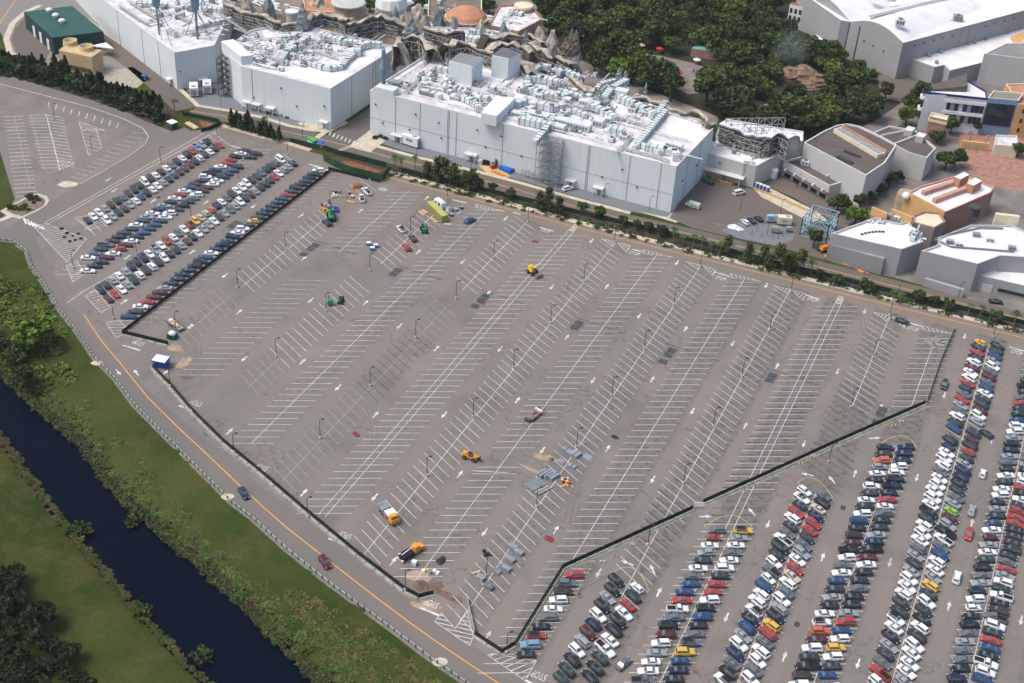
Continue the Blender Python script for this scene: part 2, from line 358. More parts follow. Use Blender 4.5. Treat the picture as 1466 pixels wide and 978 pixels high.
sheet('service_court', W(pts('1255,108 1300,100 1320,112 1310,150 1262,140')), .02, ROAD2)
sheet('theme_park_paving', W(pts('-60,-60 150,-60 175,18 120,40 150,62 212,100 130,110 95,118 25,100 8,60')), .010, asphalt('yard_asphalt', (.20, .19, .18)))
SOIL = mat('dark_leaf_litter', (.030, .032, .016), .95, .4, .5)
sheet('woodland_floor', W(pts('700,-120 1240,-120 1330,120 1250,175 1150,215 1080,190 1010,160 880,110 800,70')), .008, SOIL)
sheet('theme_park_ground', W(pts('150,-60 700,-120 800,70 1030,165 1020,200 560,120 300,100')), .006, mat('pale_ground', (.20, .17, .15), .95, .3, .1))
sheet('theme_park_ground', W(pts('1150,215 1250,175 1330,120 1466,60 1800,60 1800,520 1466,452 1290,400 1190,375 1195,320')), .006, mat('grey_ground', (.17, .155, .14), .95, .25, .15))
sheet('planting_strip', W(pts('0,108 77,127 153,155 215,175 240,183 255,160 214,146 150,124 100,112 0,92')), .014, MULCH)
sheet('tower_yard', W(pts('80,112 130,104 190,96 214,112 196,126 150,122')), .02, mat('pale_gravel', (.33, .30, .25), .95, .2, .6))

# ------------------------------------------------------------------ painted markings
TAN = math.tan(math.radians(28.3)); STEP = 3.12
MZ = .036
marks = {'w': MB(), 'f': MB()}
def seg(mb, a, b, wd=.13, z=MZ):
    dx, dy = b[0] - a[0], b[1] - a[1]; l = math.hypot(dx, dy)
    if l < .05: return
    nx, ny = -dy / l * wd / 2, dx / l * wd / 2
    mb.add([(a[0] + nx, a[1] + ny, z), (b[0] + nx, b[1] + ny, z), (b[0] - nx, b[1] - ny, z), (a[0] - nx, a[1] - ny, z)], [(3, 2, 1, 0)])
def stalls(mb, X, sg, v0, v1, anchor, u0=-5.3, u1=5.3, centre=True, wd=.15, jit=0.0, skip=()):
    """angled stall lines crossing the spine at x = X"""
    k0 = math.ceil((v0 - anchor) / STEP); k1 = math.floor((v1 - anchor) / STEP)
    for k in range(k0, k1 + 1):
        v = anchor + k * STEP
        if any(a < v < b for a, b in skip): continue
        seg(mb, (X + u0, v + sg * TAN * u0), (X + u1, v + sg * TAN * u1), wd + random.uniform(-jit, jit))
    if centre: seg(mb, (X, v0), (X, v1), .16, MZ + .004)
def vat(px, py): return at(px, py)[1]
def rows():
    w_, f_ = marks['w'], marks['f']
    a = lambda x, y: vat(x, y)
    stalls(w_, -234.9, 1, a(175, 466), 381, 271.3, .6, 5.3, False, .12)
    stalls(w_, -217.6, -1, a(340, 411), a(460, 308), a(340.4, 411.5)); stalls(f_, -217.6, -1, a(245, 490), a(330, 420), a(340.4, 411.5), wd=.13)
    stalls(w_, -217.6, -1, 370, 383, a(340.4, 411.5), centre=False)
    stalls(w_, -201.9, 1, a(485, 361), 385, a(582.5, 275.8)); stalls(w_, -201.9, 1, a(262, 535), a(420, 388), a(582.5, 275.8), centre=False, wd=.12); 
    stalls(w_, -186.1, -1, a(545, 378), a(622, 308), a(395.8, 510.7)); stalls(w_, -186.1, -1, a(395, 512), a(515, 405), a(395.8, 510.7), centre=False); stalls(f_, -186.1, -1, a(340, 548), a(395, 512), a(395.8, 510.7), wd=.13)
    stalls(w_, -171.1, 1, a(360, 635), 386, a(478.4, 517.8))
    stalls(w_, -155.4, -1, a(665, 416), 384, a(458.4, 628.3)); stalls(f_, -155.4, -1, a(408, 690), a(640, 440), a(458.4, 628.3), wd=.13); stalls(w_, -155.4, -1, a(520, 560), a(600, 480), a(458.4, 628.3), -5.3, 5.3, False, .11)
    stalls(w_, -139.3, 1, a(455, 745), 386, a(649, 530.6), -6.3, 6.3, False)
    for u in (-.95, .95): seg(w_, (-139.3 + u, a(460, 738)), (-139.3 + u, 389), .16, MZ + .004)
    stalls(w_, -122.8, -1, a(519.8, 794.5), 383.5, a(767, 726.5))
    stalls(w_, -107.4, 1, a(591.4, 835.4), 386, a(822.4, 525.3), skip=[(a(722, 665), a(735, 645))])
    stalls(w_, -91.8, -1, a(655, 895), 383.5, a(876.4, 566), skip=[])
    stalls(w_, -76.2, 1, a(700, 962), 386, a(981.8, 535), -5.3, 5.3, False); seg(w_, (-76.2, a(817, 806)), (-76.2, 386), .16, MZ + .004)
    stalls(w_, -60.8, -1, 229, 384, a(977.5, 691), skip=[(247, 262)]); stalls(f_, -60.8, -1, 247, 262, a(977.5, 691), centre=False)
    stalls(w_, -44.5, 1, 204, 387, a(1190.5, 459.3), -6.3, 6.3, False, skip=[(268, 281)])
    for u in (-.95, .95): seg(w_, (-44.5 + u, 200), (-44.5 + u, 391), .16, MZ + .004)
    stalls(w_, -27.7, -1, a(1218, 582), 384, a(1268, 467.3)); stalls(w_, -27.7, -1, 205, 290, 288.4)
    stalls(w_, -12, 1, a(1304, 588), 384, a(1323.9, 528)); stalls(w_, -12, 1, 213, 321, 320.7)
    stalls(w_, 4.1, -1, 218, 388, 386.4); stalls(w_, 20.2, 1, 222, 392, 371.6, -5.3, 0, True)
    for k in range(-3, 46): seg(w_, (20.2, 333.3 - k * 2.71), (25.6, 333.3 - k * 2.71))
    for X, sg, v0, v1, an in ((-251.4, -1, 272, 385, 277.4), (-267.1, 1, 279, 385, 284.4), (-282.9, -1, 305, 385, 309.9)): stalls(w_, X, sg, v0, v1, an)
    stalls(w_, -234.9, 1, 266, 385, 272.1, -5.3, -.5, False)
    stalls(w_, -76.2, 1, 204, 232, 230.1, .4, 5.3, False)
rows()
dk = MB(); PATCHK = mat('drain_frame', (.22, .21, .2), .9, .1, .5)
for X, sg, v0, v1, an, u0, u1 in ((-27.7, -1, 292, 345, 288.4, -6.3, 6.3), (-44.5, 1, 264, 330, vat(1190.5, 459.3), -6.0, 6.0), (-12, 1, 323, 352, vat(1323.9, 528), -5.0, 3.0), (-60.8, -1, 246, 268, vat(977.5, 691), -5, 5)):
    k = math.ceil((v0 - an) / STEP)
    while an + k * STEP < v1:
        v = an + k * STEP + .9; k += 1
        if X < -100 and k % 2: continue
        for q in (0, 1):
            a_, b_ = (u0, -.5) if q == 0 else (.5, u1); a_ += random.uniform(-.6, .6); b_ += random.uniform(-.5, .5); seg(dk, (X + a_, v + sg * TAN * a_), (X + b_, v + sg * TAN * b_), random.uniform(.3, .75), .030)
dk.build('blacked_out_bay_lines', mat('blackout_paint', (.055, .053, .051), .85, 0, .7, col2=(.135, .127, .118)), kind='structure')
for x, y in pts('1141,894 1207,727 227,283'):
    c_ = at(x, y); mb = MB(); mb.box((c_[0], c_[1], .014), (1.7, 2.2, .012), 0, 0); mb.box((c_[0], c_[1], .027), (1.35, 1.85, .012), 0, 1)
    for k in range(4): mb.box((c_[0] - .45 + k * .3, c_[1], .04), (.06, 1.8, .015), 0, 2)
    mb.build('storm_drain', [PATCHK, mat('drain_dark', (.01, .01, .01), .9, 0), PATCHK], kind='structure')
for t, n_ in (('172,477 240,495', 1), ('214,528 245,560 276,596 319,640 370,681 434,736 513,801 580,852 600,862 622,856', 1), ('681,913 718,940 738,929 791,845 808,818 992,734', 1), ('1006,726 1091,689 1193,641 1326,583', 1), ('474,246 176,478', 1)):
    mb = MB(); mb.ribbon(W(pts(t)), .75, .040); mb.build('fence_foot_strip', mat('dusty_strip', (.13, .125, .10), .95, 0, .5, col2=(.26, .255, .20)), kind='structure')
# hatched ends of the rows next to the top road
def inside_poly(x, y, P):
    c = False; n = len(P)
    for i in range(n):
        x1, y1 = P[i][:2]; x2, y2 = P[(i + 1) % n][:2]
        if (y1 > y) != (y2 > y) and x < (x2 - x1) * (y - y1) / (y2 - y1) + x1: c = not c
    return c
def hatch(P, ang, step=1.1, wd=.2, mb=None, outline=True):
    mb = mb or marks['w']; ca, sa = math.cos(ang), math.sin(ang); P = [p[:2] for p in P]
    if outline:
        for i in range(len(P)): seg(mb, P[i], P[(i + 1) % len(P)], .15, MZ + .002)
    q = [-p[0] * sa + p[1] * ca for p in P]; o = min(q) + step * .7
    while o < max(q):
        hits = []
        for i in range(len(P)):
            (x1, y1), (x2, y2) = P[i], P[(i + 1) % len(P)]; d1 = -x1 * sa + y1 * ca - o; d2 = -x2 * sa + y2 * ca - o
            if (d1 > 0) != (d2 > 0): t = d1 / (d1 - d2); hits.append((x1 + t * (x2 - x1)) * ca + (y1 + t * (y2 - y1)) * sa)
        hits.sort()
        for s0, s1 in zip(hits[::2], hits[1::2]): seg(mb, (s0 * ca - o * sa, s0 * sa + o * ca), (s1 * ca - o * sa, s1 * sa + o * ca), wd)
        o += step
for X in (-122.8, -91.8, -60.8, -27.7):
    dv = 2.2 if X > -40 else 0
    hatch([(X - 5.3, 387.6 + dv * .2), (X, 388.1 + dv * .2), (X + .2, 384.4)], math.radians(80)); hatch([(X + .6, 388 + dv * .2), (X + 5.4, 388 + dv * .2), (X + 5.6, 384.4 - 1.2)], math.radians(80))
for X in (-171.1, -107.4, -76.2, -12):
    hatch([(X - 4.6, 385.3), (X - 5.3, 387.8), (X + 5.6, 388.2)], math.radians(-60), 1.3)
for X in (-139.3, -44.5):                       # zebra where the walkways meet the pavement
    for k in range(5): seg(marks['w'], (X - .9, 387.5 + k * 1.15), (X + .9, 387.5 + k * 1.15), .5)
for a, b in (((773, 325.5), (792.5, 331)), ((1022, 389), (1044, 396)), ((1153, 422), (1173, 429)), ((1303, 463), (1319, 467)), ((1445, 496.7), (1466, 503)), ((905, 357), (921, 361)), ((648, 286), (668, 291)), ((442, 235), (470, 244)),
             ((329, 208), (346, 213)), ((176, 494.5), (201, 502)), ((256, 580.5), (279, 590)), ((470, 771), (488, 778)), ((601, 870), (628, 881)), ((752, 974), (772, 984)), ((734, 304), (745, 307)), ((742, 299), (752, 302))):
    seg(marks['w'], at(*a), at(*b), .55)
hatch(W(pts('622,890 631.7,877.8 651.5,900 669,874 677.5,912 672.6,924.6')), math.radians(10), 1.25)
hatch(W(pts('698,938 752,975 768,946 735,941 705,936')), math.radians(55), 1.5)
hatch(W(pts('48,324 96,376 124,342 66,320')), math.radians(12), 1.15, .16); hatch(W(pts('95,380 104,404 122,392 110,374')), math.radians(12), 1.2, .16)
hatch(W(pts('122,424 145,448 162,438 136,415')), math.radians(60), 1.6, .14); hatch(W(pts('152,462 166,484 186,474 170,458')), math.radians(30), 1.5, .14)
hatch(W(pts('108,312 128,330 153,322 140,305')), math.radians(70), 1.6, .14)
for t in ('64,319 205,240 262,208 300,186', '67,322 208,243 265,212 310,188', '96,434 118,418 200,372 262,330'): 
    q = W(pts(t)); [seg(marks['w'], a, b, .22) for a, b in zip(q[:-1], q[1:])]
for k in range(6):                              # zebra by the planted island
    a, b = at(34 + k * 5, 312 + k * 2.4), at(38 + k * 5, 321 + k * 1.6); seg(marks['w'], a, b, .7)
for k in range(9):                              # zebra crossing at the alley mouth and across the service road
    a, b = at(474 + k * 5.6, 189 + k * 2.1), at(471 + k * 5.6, 194 + k * 2.1); seg(marks['w'], a, b, .5)
for k in range(7): a, b = at(484 + k * 3.6, 214 - k * 1.3), at(490 + k * 3.6, 216 - k * 1.3); seg(marks['w'], a, b, .4)
# upper-left lot
def bays(px0, px1, side, n, ln, mb=None):
    a, b = at(*px0), at(*px1)
    for k in range(n + 1):
        t = k / n; p = (a[0] + (b[0] - a[0]) * t, a[1] + (b[1] - a[1]) * t); seg(mb or marks['w'], p, (p[0] + side[0] * ln, p[1] + side[1] * ln), .24)
UL = lambda x, y: (x / 4.252, 90 + y / 4.252)
LW = marks['w']
cl = [UL(280, 310), UL(365, 655)]; seg(LW, at(*cl[0]), at(*cl[1]), .3)
dd = Vector(at(*UL(365, 655))) - Vector(at(*UL(280, 310))); dd.normalize(); pr = (-dd.y, dd.x)
bays(UL(280, 318), UL(358, 620), (Vector(at(*UL(385, 345))) - Vector(at(*UL(285, 330)))).normalized()[:2], 15, 6.4)
bays(UL(280, 318), UL(358, 640), (Vector(at(*UL(190, 330))) - Vector(at(*UL(285, 330)))).normalized()[:2], 16, 6.6)
for a, b in ((UL(190, 320), UL(268, 650)), (UL(380, 330), UL(440, 600)), (UL(268, 650), UL(300, 672)), (UL(300, 672), UL(455, 612))): seg(marks['f'], at(*a), at(*b), .2)
hatch(W([UL(360, 655), UL(352, 590), UL(452, 605), UL(450, 618)]), math.radians(-25), 1.2, .2)
hatch(W([UL(480, 358), UL(495, 410), UL(640, 412)]), math.radians(5), 1.3, .2); hatch(W([UL(495, 415), UL(540, 565), UL(620, 520), UL(585, 400)]), math.radians(5), 2.6, .16)
bays(UL(45, 320), UL(100, 310), (0, -1), 1, .2)
bays(UL(20, 330), UL(95, 815), (Vector(at(*UL(180, 745))) - Vector(at(*UL(75, 750)))).normalized()[:2], 21, 7.2); bays(UL(85, 320), UL(180, 745), (1, 0), 1, .1)
q = W([UL(85, 320), UL(185, 760)]); seg(marks['f'], q[0], q[1], .2)
for i in range(10): p, r = at(*UL(298 + i * 47, 240 + i * 14)), at(*UL(292 + i * 46.3, 268 + i * 14.5)); seg(LW, p, r, .28)
for i in range(14): p = at(*UL(895 - i * 33, 445 + i * 22 if i > 2 else 430 + i * 30)); r = at(*UL(805 - i * 31, 430 + i * 22 if i > 2 else 425 + i * 25)); seg(LW, p, r, .15)
q = W([UL(*p) for p in ((0, 130), (330, 215), (560, 275), (760, 345), (870, 400), (905, 450), (885, 495), (800, 560), (640, 655), (490, 738))])
kb = MB(); kb.ribbon(q, .35, .02, h=.13); kb.build('lot_kerb', KERBM, kind='structure')
marks['w'].build('parking_line_paint', WHITEP, kind='structure'); marks['f'].build('worn_parking_line_paint', FADED, kind='structure')
# lane arrows: (pixel, heading: U along the rows away from the viewer, D towards it)
ar = MB()
def arrow(p, ang, s=1.0):
    ca, sa = math.cos(ang), math.sin(ang); P = [(-1.7, -.2), (.2, -.2), (.2, -.62), (1.8, 0), (.2, .62), (.2, .2), (-1.7, .2)]
    ar.sheet([(p[0] + (x * ca - y * sa) * s, p[1] + (x * sa + y * ca) * s) for x, y in P], MZ + .006)
for x, y in pts('431,309 435,370 516,302 523.6,433.5 611,283.5 599,360.7 699,420 433.6,517.6 625,499 537.7,594 658.6,679 435,705.5 869,410 811.5,483 981.8,470.7 741,573 870,642.5 934,543 1067,609.6 1112.6,524 1224,678 1420,630.5 1261,583 796,758.6 943.4,848 1177.7,797.8 1123,940 1358.5,867.8 1391.6,748.5 562.8,804 698,910.8 219,288 295,290 235.7,534.5 328.5,618 177.7,432 275,361 342.6,446.6'): arrow(at(x, y), math.pi / 2)
for x, y in pts('445,430 572,467 662.5,374.7 724,313 484,555 716,500 636,594 536.4,712 847,345 790,411 969,376.6 915,452.5 1097,409 849,545 776.5,645 1049,492 991.4,589 934.6,686.6 1238,445.7 1381,481.6 1199,532 1151,635.7 1352,566 1312.6,684.4 857,820.5 1040,884 1099.5,750.6 1274,805.5 1228.5,950.4 1462,888 693.7,762 163.6,272.7 154.7,257.4 182,368.6 322,394.7 363,295.5 349.8,513.7'): arrow(at(x, y), -math.pi / 2)
for x, y, d in ((169.3, 533, -28), (195, 533.7, 152), (1252, 627.5, 35), (1156, 679.5, 190), (1191, 687, 135), (898, 806, 178), (934, 815, 130), (1010, 739.7, 30), (1076, 732.7, 140)): arrow(at(x, y), math.radians(d))
ar.build('lane_arrow_paint', WHITEP, kind='structure')
# STOP lettering at the lane ends
def letters(txt, p, rz, h, ln):
    cu = bpy.data.curves.new('lettering', 'FONT'); cu.body = txt; cu.size = 1; cu.align_x = 'CENTER'; cu.align_y = 'CENTER'
    t = bpy.data.objects.new('lettering', cu); C.objects.link(t); me = bpy.data.meshes.new_from_object(t.evaluated_get(bpy.context.evaluated_depsgraph_get()))
    bpy.data.objects.remove(t); o = bpy.data.objects.new('stop_lettering', me); C.objects.link(o); me.materials.append(WHITEP)
    o.location = (p[0], p[1], MZ + .01); o.rotation_euler = (0, 0, rz); o.scale = (h, ln, 1); o['kind'] = 'structure'
for x, y, up in ((781, 331, 1), (908, 363, 1), (1032, 399, 1), (1163, 430, 1), (1307, 471, 1), (1456, 505, 1), (455, 240, 1), (772, 967, 0), (199, 491, 0), (281, 577, 0), (375, 669, 0), (494, 766, 0), (618, 864, 0)): letters('STOP', at(x, y), 0 if up else math.pi, 1.5, 2.9)
# yellow paint loops round the ends of the full rows
lp = MB()
for a, m, e in (((875, 821), (906, 814), (929, 846)), ((1007, 755), (1047, 738), (1079, 758)), ((1141, 692), (1167, 686), (1194, 716)), ((1254, 640), (1289, 624), (1312, 640))):
    A, M_, E_ = Vector(at(*a)), Vector(at(*m)), Vector(at(*e)); c = M_ * 2 - (A + E_) / 2; q = [(A * (1 - t) ** 2 + c * 2 * t * (1 - t) + E_ * t * t) for t in [i / 14 for i in range(15)]]
    for i in range(14): seg(lp, q[i], q[i + 1], .2)
lp.build('yellow_loop_paint', mat('ochre_paint', (.42, .32, .16), .8, .2, .8), kind='structure')
# asphalt repairs, trench patches, stains, cracks: marks of wear with a shape of their own
def blob(c, rx, ry, rz=0, n=14, jag=.25):
    ca, sa = math.cos(rz), math.sin(rz); o = []
    for i in range(n):
        t = 2 * math.pi * i / n; k = 1 + random.uniform(-jag, jag); x, y = rx * k * math.cos(t), ry * k * math.sin(t); o.append((c[0] + x * ca - y * sa, c[1] + x * sa + y * ca))
    return o
PATCH = mat('trench_plate', (.055, .06, .065), .6, .3, .6); PATCHF = mat('trench_frame', (.150, .142, .132), .9, .2, .5)
REDS = mat('red_marking_dust', (.16, .035, .035), .95, .4, .6); TANS = mat('tan_spill', (.31, .235, .165), .95, .2, .4); DARKS = mat('dark_oil_stain', (.03, .027, .025), .8, .3, .7); DIRT = mat('brown_dirt', (.145, .095, .07), .95, .3, .6, .6)
def quadpx(name, t, z, m): sheet(name, W(pts(t)), z, m)
pp_ = [(448, 354), (566, 390), (692, 427), (826, 466), (959, 505), (1104, 541), (1262, 590), (335, 322)]
for i, (x, y) in enumerate(pp_):
    c = at(x, y); fr = MB()
    for k in (0, 1) if i % 2 else (-1, 0, 1): fr.box((c[0] + (k - .5) * .15, c[1] + (k - .5) * 2.9 - (1.2 if k < 0 else 0), .02), (2.6, 2.6, .03), .05)
    fr.build('drain_trench_patch', PATCH, kind='structure')
    mb = MB(); mb.sheet([(c[0] - 2.2, c[1] - 3.9), (c[0] + 2.0, c[1] - 4.1), (c[0] + 2.2, c[1] + 3.9), (c[0] - 2.0, c[1] + 3.7)], .018); mb.build('trench_surround', PATCHF, kind='structure')
    if i < 6: mb = MB(); mb.ribbon([(c[0] - 3, c[1] + 4.2), (c[0] + 3, c[1] + 4.0), (c[0] + 8, c[1] + 3.6), (c[0] + 15, c[1] + 3.0)], .28, .026); mb.build('pavement_crack', DARKS, kind='structure')
for x, y, a, b, m in ((510, 622, 1.4, .9, REDS), (787, 772, 1.5, 1.1, REDS), (767, 346, 1.3, .8, REDS), (690, 433, 1.6, 1, REDS), (250, 498, 2.6, 1.6, TANS), (262, 520, 1.6, 3.4, TANS), (760, 672, 4, .6, TANS), (880, 626, 1.3, .8, DARKS), (640, 852, 5.5, 1.1, DIRT), (625, 838, 1.8, 1.2, DIRT),
                         (600, 826, 3, 2, TANS), (512, 458, 3.2, 1.0, PATCHF), (780, 655, 3.5, 1.2, TANS), (267, 541, 2.0, 1.0, DIRT), (610, 868, 4, 1.4, TANS)):
    mb = MB(); mb.sheet(blob(at(x, y), a, b, random.uniform(-.4, .4)), .028 + random.random() * .006); mb.build('ground_stain', m, kind='structure')
for t in ('360,330 470,358 585,372 700,389 830,400', '620,352 740,386 860,412 960,455', '840,455 900,470 1010,500 1110,515'):
    mb = MB(); q = W(pts(t)); mb.ribbon(q, .22, .0265); mb.build('pavement_crack', PATCHF, kind='structure')
TYRE_ = mat('tyre_marks', (.118, .106, .098), .9, 0, .35, col2=(.155, .140, .129)); rt = random.Random(5)
for k in range(34):                             # faint tyre marks and crack sealing
    x, y = rt.uniform(-225, 15), rt.uniform(205, 380); a = math.pi / 2 + rt.uniform(-.35, .35); cv = rt.uniform(-.06, .06); q = []
    for i in range(16): q.append((x, y)); x += math.cos(a) * 1.6; y += math.sin(a) * 1.6; a += cv + rt.uniform(-.03, .03)
    if not all(inside_poly(b[0], b[1], LOT) for b in q): continue
    mb = MB()
    for o in ((-.75, .75) if k % 3 else (0,)): mb.ribbon(q, .22 if k % 3 else .12, .0245 + k * .0001, off=o)
    mb.build('tyre_mark' if k % 3 else 'crack_seal', TYRE_ if k % 3 else PATCH, kind='structure')
# planted island top left and kerbed bits
isl = W([(0 + x / 3.911, 240 + y / 3.911) for x, y in ((0, 245), (150, 165), (210, 145), (262, 160), (275, 185), (260, 215), (200, 250), (110, 290), (40, 270))])
mb = MB(); mb.prism(isl, .0, .14, 0); mb.build('island_kerb', KERBM, kind='structure')
cx = sum(p[0] for p in isl) / len(isl); cy = sum(p[1] for p in isl) / len(isl)
sheet('island_soil', [(cx + (p[0] - cx) * .84, cy + (p[1] - cy) * .80) for p in isl], .15, mat('island_mulch', (.17, .13, .10), .95, .3, .8, .5))
mb = MB(); mb.prism(W([UL(345, 745), UL(390, 722), UL(480, 735), UL(470, 752), UL(390, 762)]), 0, .16); mb.build('island_kerb', CONC, kind='structure')
mb = MB(); mb.ribbon(W(pts('-30,322 0,316 28,305 40,300')), 1.9, .012, h=.13); mb.build('pavement', CONC, kind='structure')
for x, y in ((325, 711), (630, 948), (139, 520)):
    mb = MB(); mb.sheet(blob(at(x, y), 1.8, 1.3, .5, 8, .12), .048); mb.build('concrete_apron', CONC, kind='structure')
# ================================================================== BUILDINGS
def streaky(name, base):
    m = mat(name, base, .75, 0); N, L = nodes_of(m); g = N.new('ShaderNodeNewGeometry').outputs['Position']
    mp = N.new('ShaderNodeMapping'); mp.inputs['Scale'].default_value = (1.1, 1.1, .06); L.new(g, mp.inputs[0])
    s1 = ramp_n(N, L, noise_n(N, L, mp.outputs[0], .8, 5, .65), .45, .75); s2 = ramp_n(N, L, noise_n(N, L, g, .07, 3), .4, .65)
    pn = N.new('ShaderNodeSeparateXYZ'); L.new(g, pn.inputs[0]); grid = None
    for ax, per, wd in ((0, 3.1, .03), (2, 4.6, .022)):
        f = ramp_n(N, L, math_n(N, L, 'ABSOLUTE', math_n(N, L, 'SUBTRACT', math_n(N, L, 'FRACT', math_n(N, L, 'DIVIDE', pn.outputs[ax], per)), .5)), .5 - wd, .5 - wd * .4, 0, 1); grid = f if grid is None else math_n(N, L, 'MAXIMUM', grid, f)
    c = mix_n(N, L, math_n(N, L, 'MULTIPLY', s1, .38), base, tuple(base[i] * (.74, .76, .75)[i] for i in range(3)))
    c = mix_n(N, L, math_n(N, L, 'MULTIPLY', s2, .25), c, tuple(min(.8, k * 1.12) for k in base)); c = mix_n(N, L, math_n(N, L, 'MULTIPLY', grid, .07), c, tuple(k * .6 for k in base))
    L.new(c, N['Principled BSDF'].inputs['Base Color']); return m
WALLB = streaky('pale_blue_wall', (.58, .63, .64)); ROOFW = mat('white_membrane_roof', (.66, .66, .66), .6, .10, .12); ROOFD = mat('dirty_white_roof', (.58, .57, .58), .7, .22, .25)
CAPW = mat('pale_parapet', (.56, .56, .54), .7, .06, .3); DUCT = mat('pale_duct', (.54, .59, .60), .5, .12, .5); DUCTD = mat('duct_rib', (.22, .26, .27), .6, .1, .5)
STEEL = mat('galvanised_steel', (.42, .43, .42), .5, .15, .6, metal=.3); DKSTEEL = mat('dark_steel', (.05, .055, .06), .6, .2, .6); GREYM = mat('grey_machine', (.24, .27, .28), .6, .2, .5)
LOUV = mat('louvre_grey', (.16, .17, .18), .6, .1, .5); BEIGE = mat('beige_rockwork', (.23, .20, .17), .9, 0, .45, .8, col2=(.52, .46, .37)); ROCKB = mat('rock_backing', (.055, .050, .045), .95, 0, .5, col2=(.17, .155, .135))
ROCKBL = mat('blue_grey_rock', (.16, .19, .20), .85, .35, .5, .9); WALLG = mat('grey_wall', (.30, .30, .305), .8, .06, .06); WALLL = mat('light_grey_wall', (.46, .46, .45), .8, .06, .06); BROWNR = mat('brown_roof', (.105, .085, .078), .9, .14, .2)
WHITEB = mat('white_enamel', (.66, .67, .67), .45, .05, .4); GLASSD = mat('dark_window', (.02, .025, .035), .15, 0); BLUEG = mat('blue_facade', (.16, .26, .38), .6, .1, .4); CREAM = mat('cream_render', (.62, .55, .40), .8, .08, .3)
TERRA = mat('terracotta', (.42, .20, .12), .8, .15, .3); ORANGEW = mat('orange_render', (.55, .33, .14), .8, .12, .3); PINKW = mat('pink_brick', (.34, .19, .15), .85, .12, .4); GREENR = mat('dark_green_metal', (.020, .075, .062), .5, .12, .2); GREENW = mat('green_cladding', (.012, .045, .042), .6, .1, .3)
TANW = mat('tan_cladding', (.46, .35, .20), .8, .10, .3); NAVY = mat('navy_band', (.02, .03, .12), .5, 0)
def up(p2, z): return (p2[0], p2[1], z)
def lerp(a, b, t): return tuple(a[i] + (b[i] - a[i]) * t for i in range(len(a)))
class Bld:
    """a building: Empty at its base, walls, roof slab sunk behind a parapet; more parts are added by name"""
    def __init__(s, name, poly, h, label, cat='building', wall=None, roof=None, cap=None, par=.7, z0=0.0, group=None):
        s.poly = [p[:2] for p in poly]; s.h = h; s.z0 = z0
        cx = sum(p[0] for p in s.poly) / len(s.poly); cy = sum(p[1] for p in s.poly) / len(s.poly)
        s.root = thing(name, (cx, cy, z0), label, cat, group)
        n = len(s.poly); mb = MB()
        mb.add([(*p, z0) for p in s.poly] + [(*p, h) for p in s.poly], [(i, (i + 1) % n, n + (i + 1) % n, n + i) if s.ccw() else ((i + 1) % n, i, n + i, n + (i + 1) % n) for i in range(n)])
        s.part('wall', mb, wall or WALLB)
        s.part('roof', MB().sheet(s.poly, h - par), roof or ROOFW)
        if par:
            ins = s.inset(.45); mb = MB()
            for i in range(n):
                j = (i + 1) % n; mb.add([(*s.poly[i], h + .02), (*s.poly[j], h + .02), (*ins[j], h + .02), (*ins[i], h + .02), (*ins[j], h - par), (*ins[i], h - par)], [(0, 1, 2, 3), (3, 2, 4, 5)])
            s.part('parapet', mb, cap or CAPW)
    def ccw(s): P = s.poly; n = len(P); return sum(P[i][0] * P[(i + 1) % n][1] - P[(i + 1) % n][0] * P[i][1] for i in range(n)) > 0
    def inset(s, d):
        P = s.poly; n = len(P); o = []; sg = 1 if s.ccw() else -1
        for i in range(n):
            a, b, c = Vector(P[i - 1]), Vector(P[i]), Vector(P[(i + 1) % n]); e1 = (b - a).normalized(); e2 = (c - b).normalized()
            n1 = Vector((-e1.y, e1.x)) * sg; n2 = Vector((-e2.y, e2.x)) * sg; k = (n1 + n2); k = k / max(.2, k.length_squared) * 2; o.append((b.x + k.x * d, b.y + k.y * d))
        return o
    def part(s, name, mb, m, parent=None, smooth=False, kind=None):
        o = mb.build(name, m, local=True, smooth=smooth, kind=kind); o.data.transform(Matrix.Translation(-s.root.location)); o.parent = parent or s.root; return o
def duct(B, px, z, r=.9, rib=2.0, m=None):
    """ribbed square duct laid along roof pixels at height z"""
    P = [at(a, b, z + r) if not isinstance(a, tuple) else a for a, b in px]; mb = MB()
    for a, b in zip(P[:-1], P[1:]):
        d = Vector(b) - Vector(a); l = d.length; rz = math.atan2(d.y, d.x); c = (Vector(a) + Vector(b)) / 2
        mb.box((c.x, c.y, z + .25), (l + r, r * 1.7, r * 1.7), rz)
        k = max(1, int(l / rib))
        for i in range(k + 1):
            q = Vector(a).lerp(Vector(b), i / k); mb.box((q.x, q.y, z + .15), (.22, r * 1.7 + .34, r * 1.7 + .3), rz, 1)
    return B.part('duct', mb, [m or DUCT, DUCTD])
def pipe(B, px, z, r=.18, m=None, legs=True, name='pipe'):
    P = [at(a, b, z) for a, b in px]; mb = MB(); mb.path(P, r, 6)
    if legs:
        for a, b in zip(P[:-1], P[1:]):
            for i in range(int((Vector(b) - Vector(a)).length / 4) + 1): q = Vector(a).lerp(Vector(b), min(1, i * 4 / max(.1, (Vector(b) - Vector(a)).length))); mb.box((q.x, q.y, z - 1), (.16, .16, 1))
    return B.part(name, mb, m or STEEL)
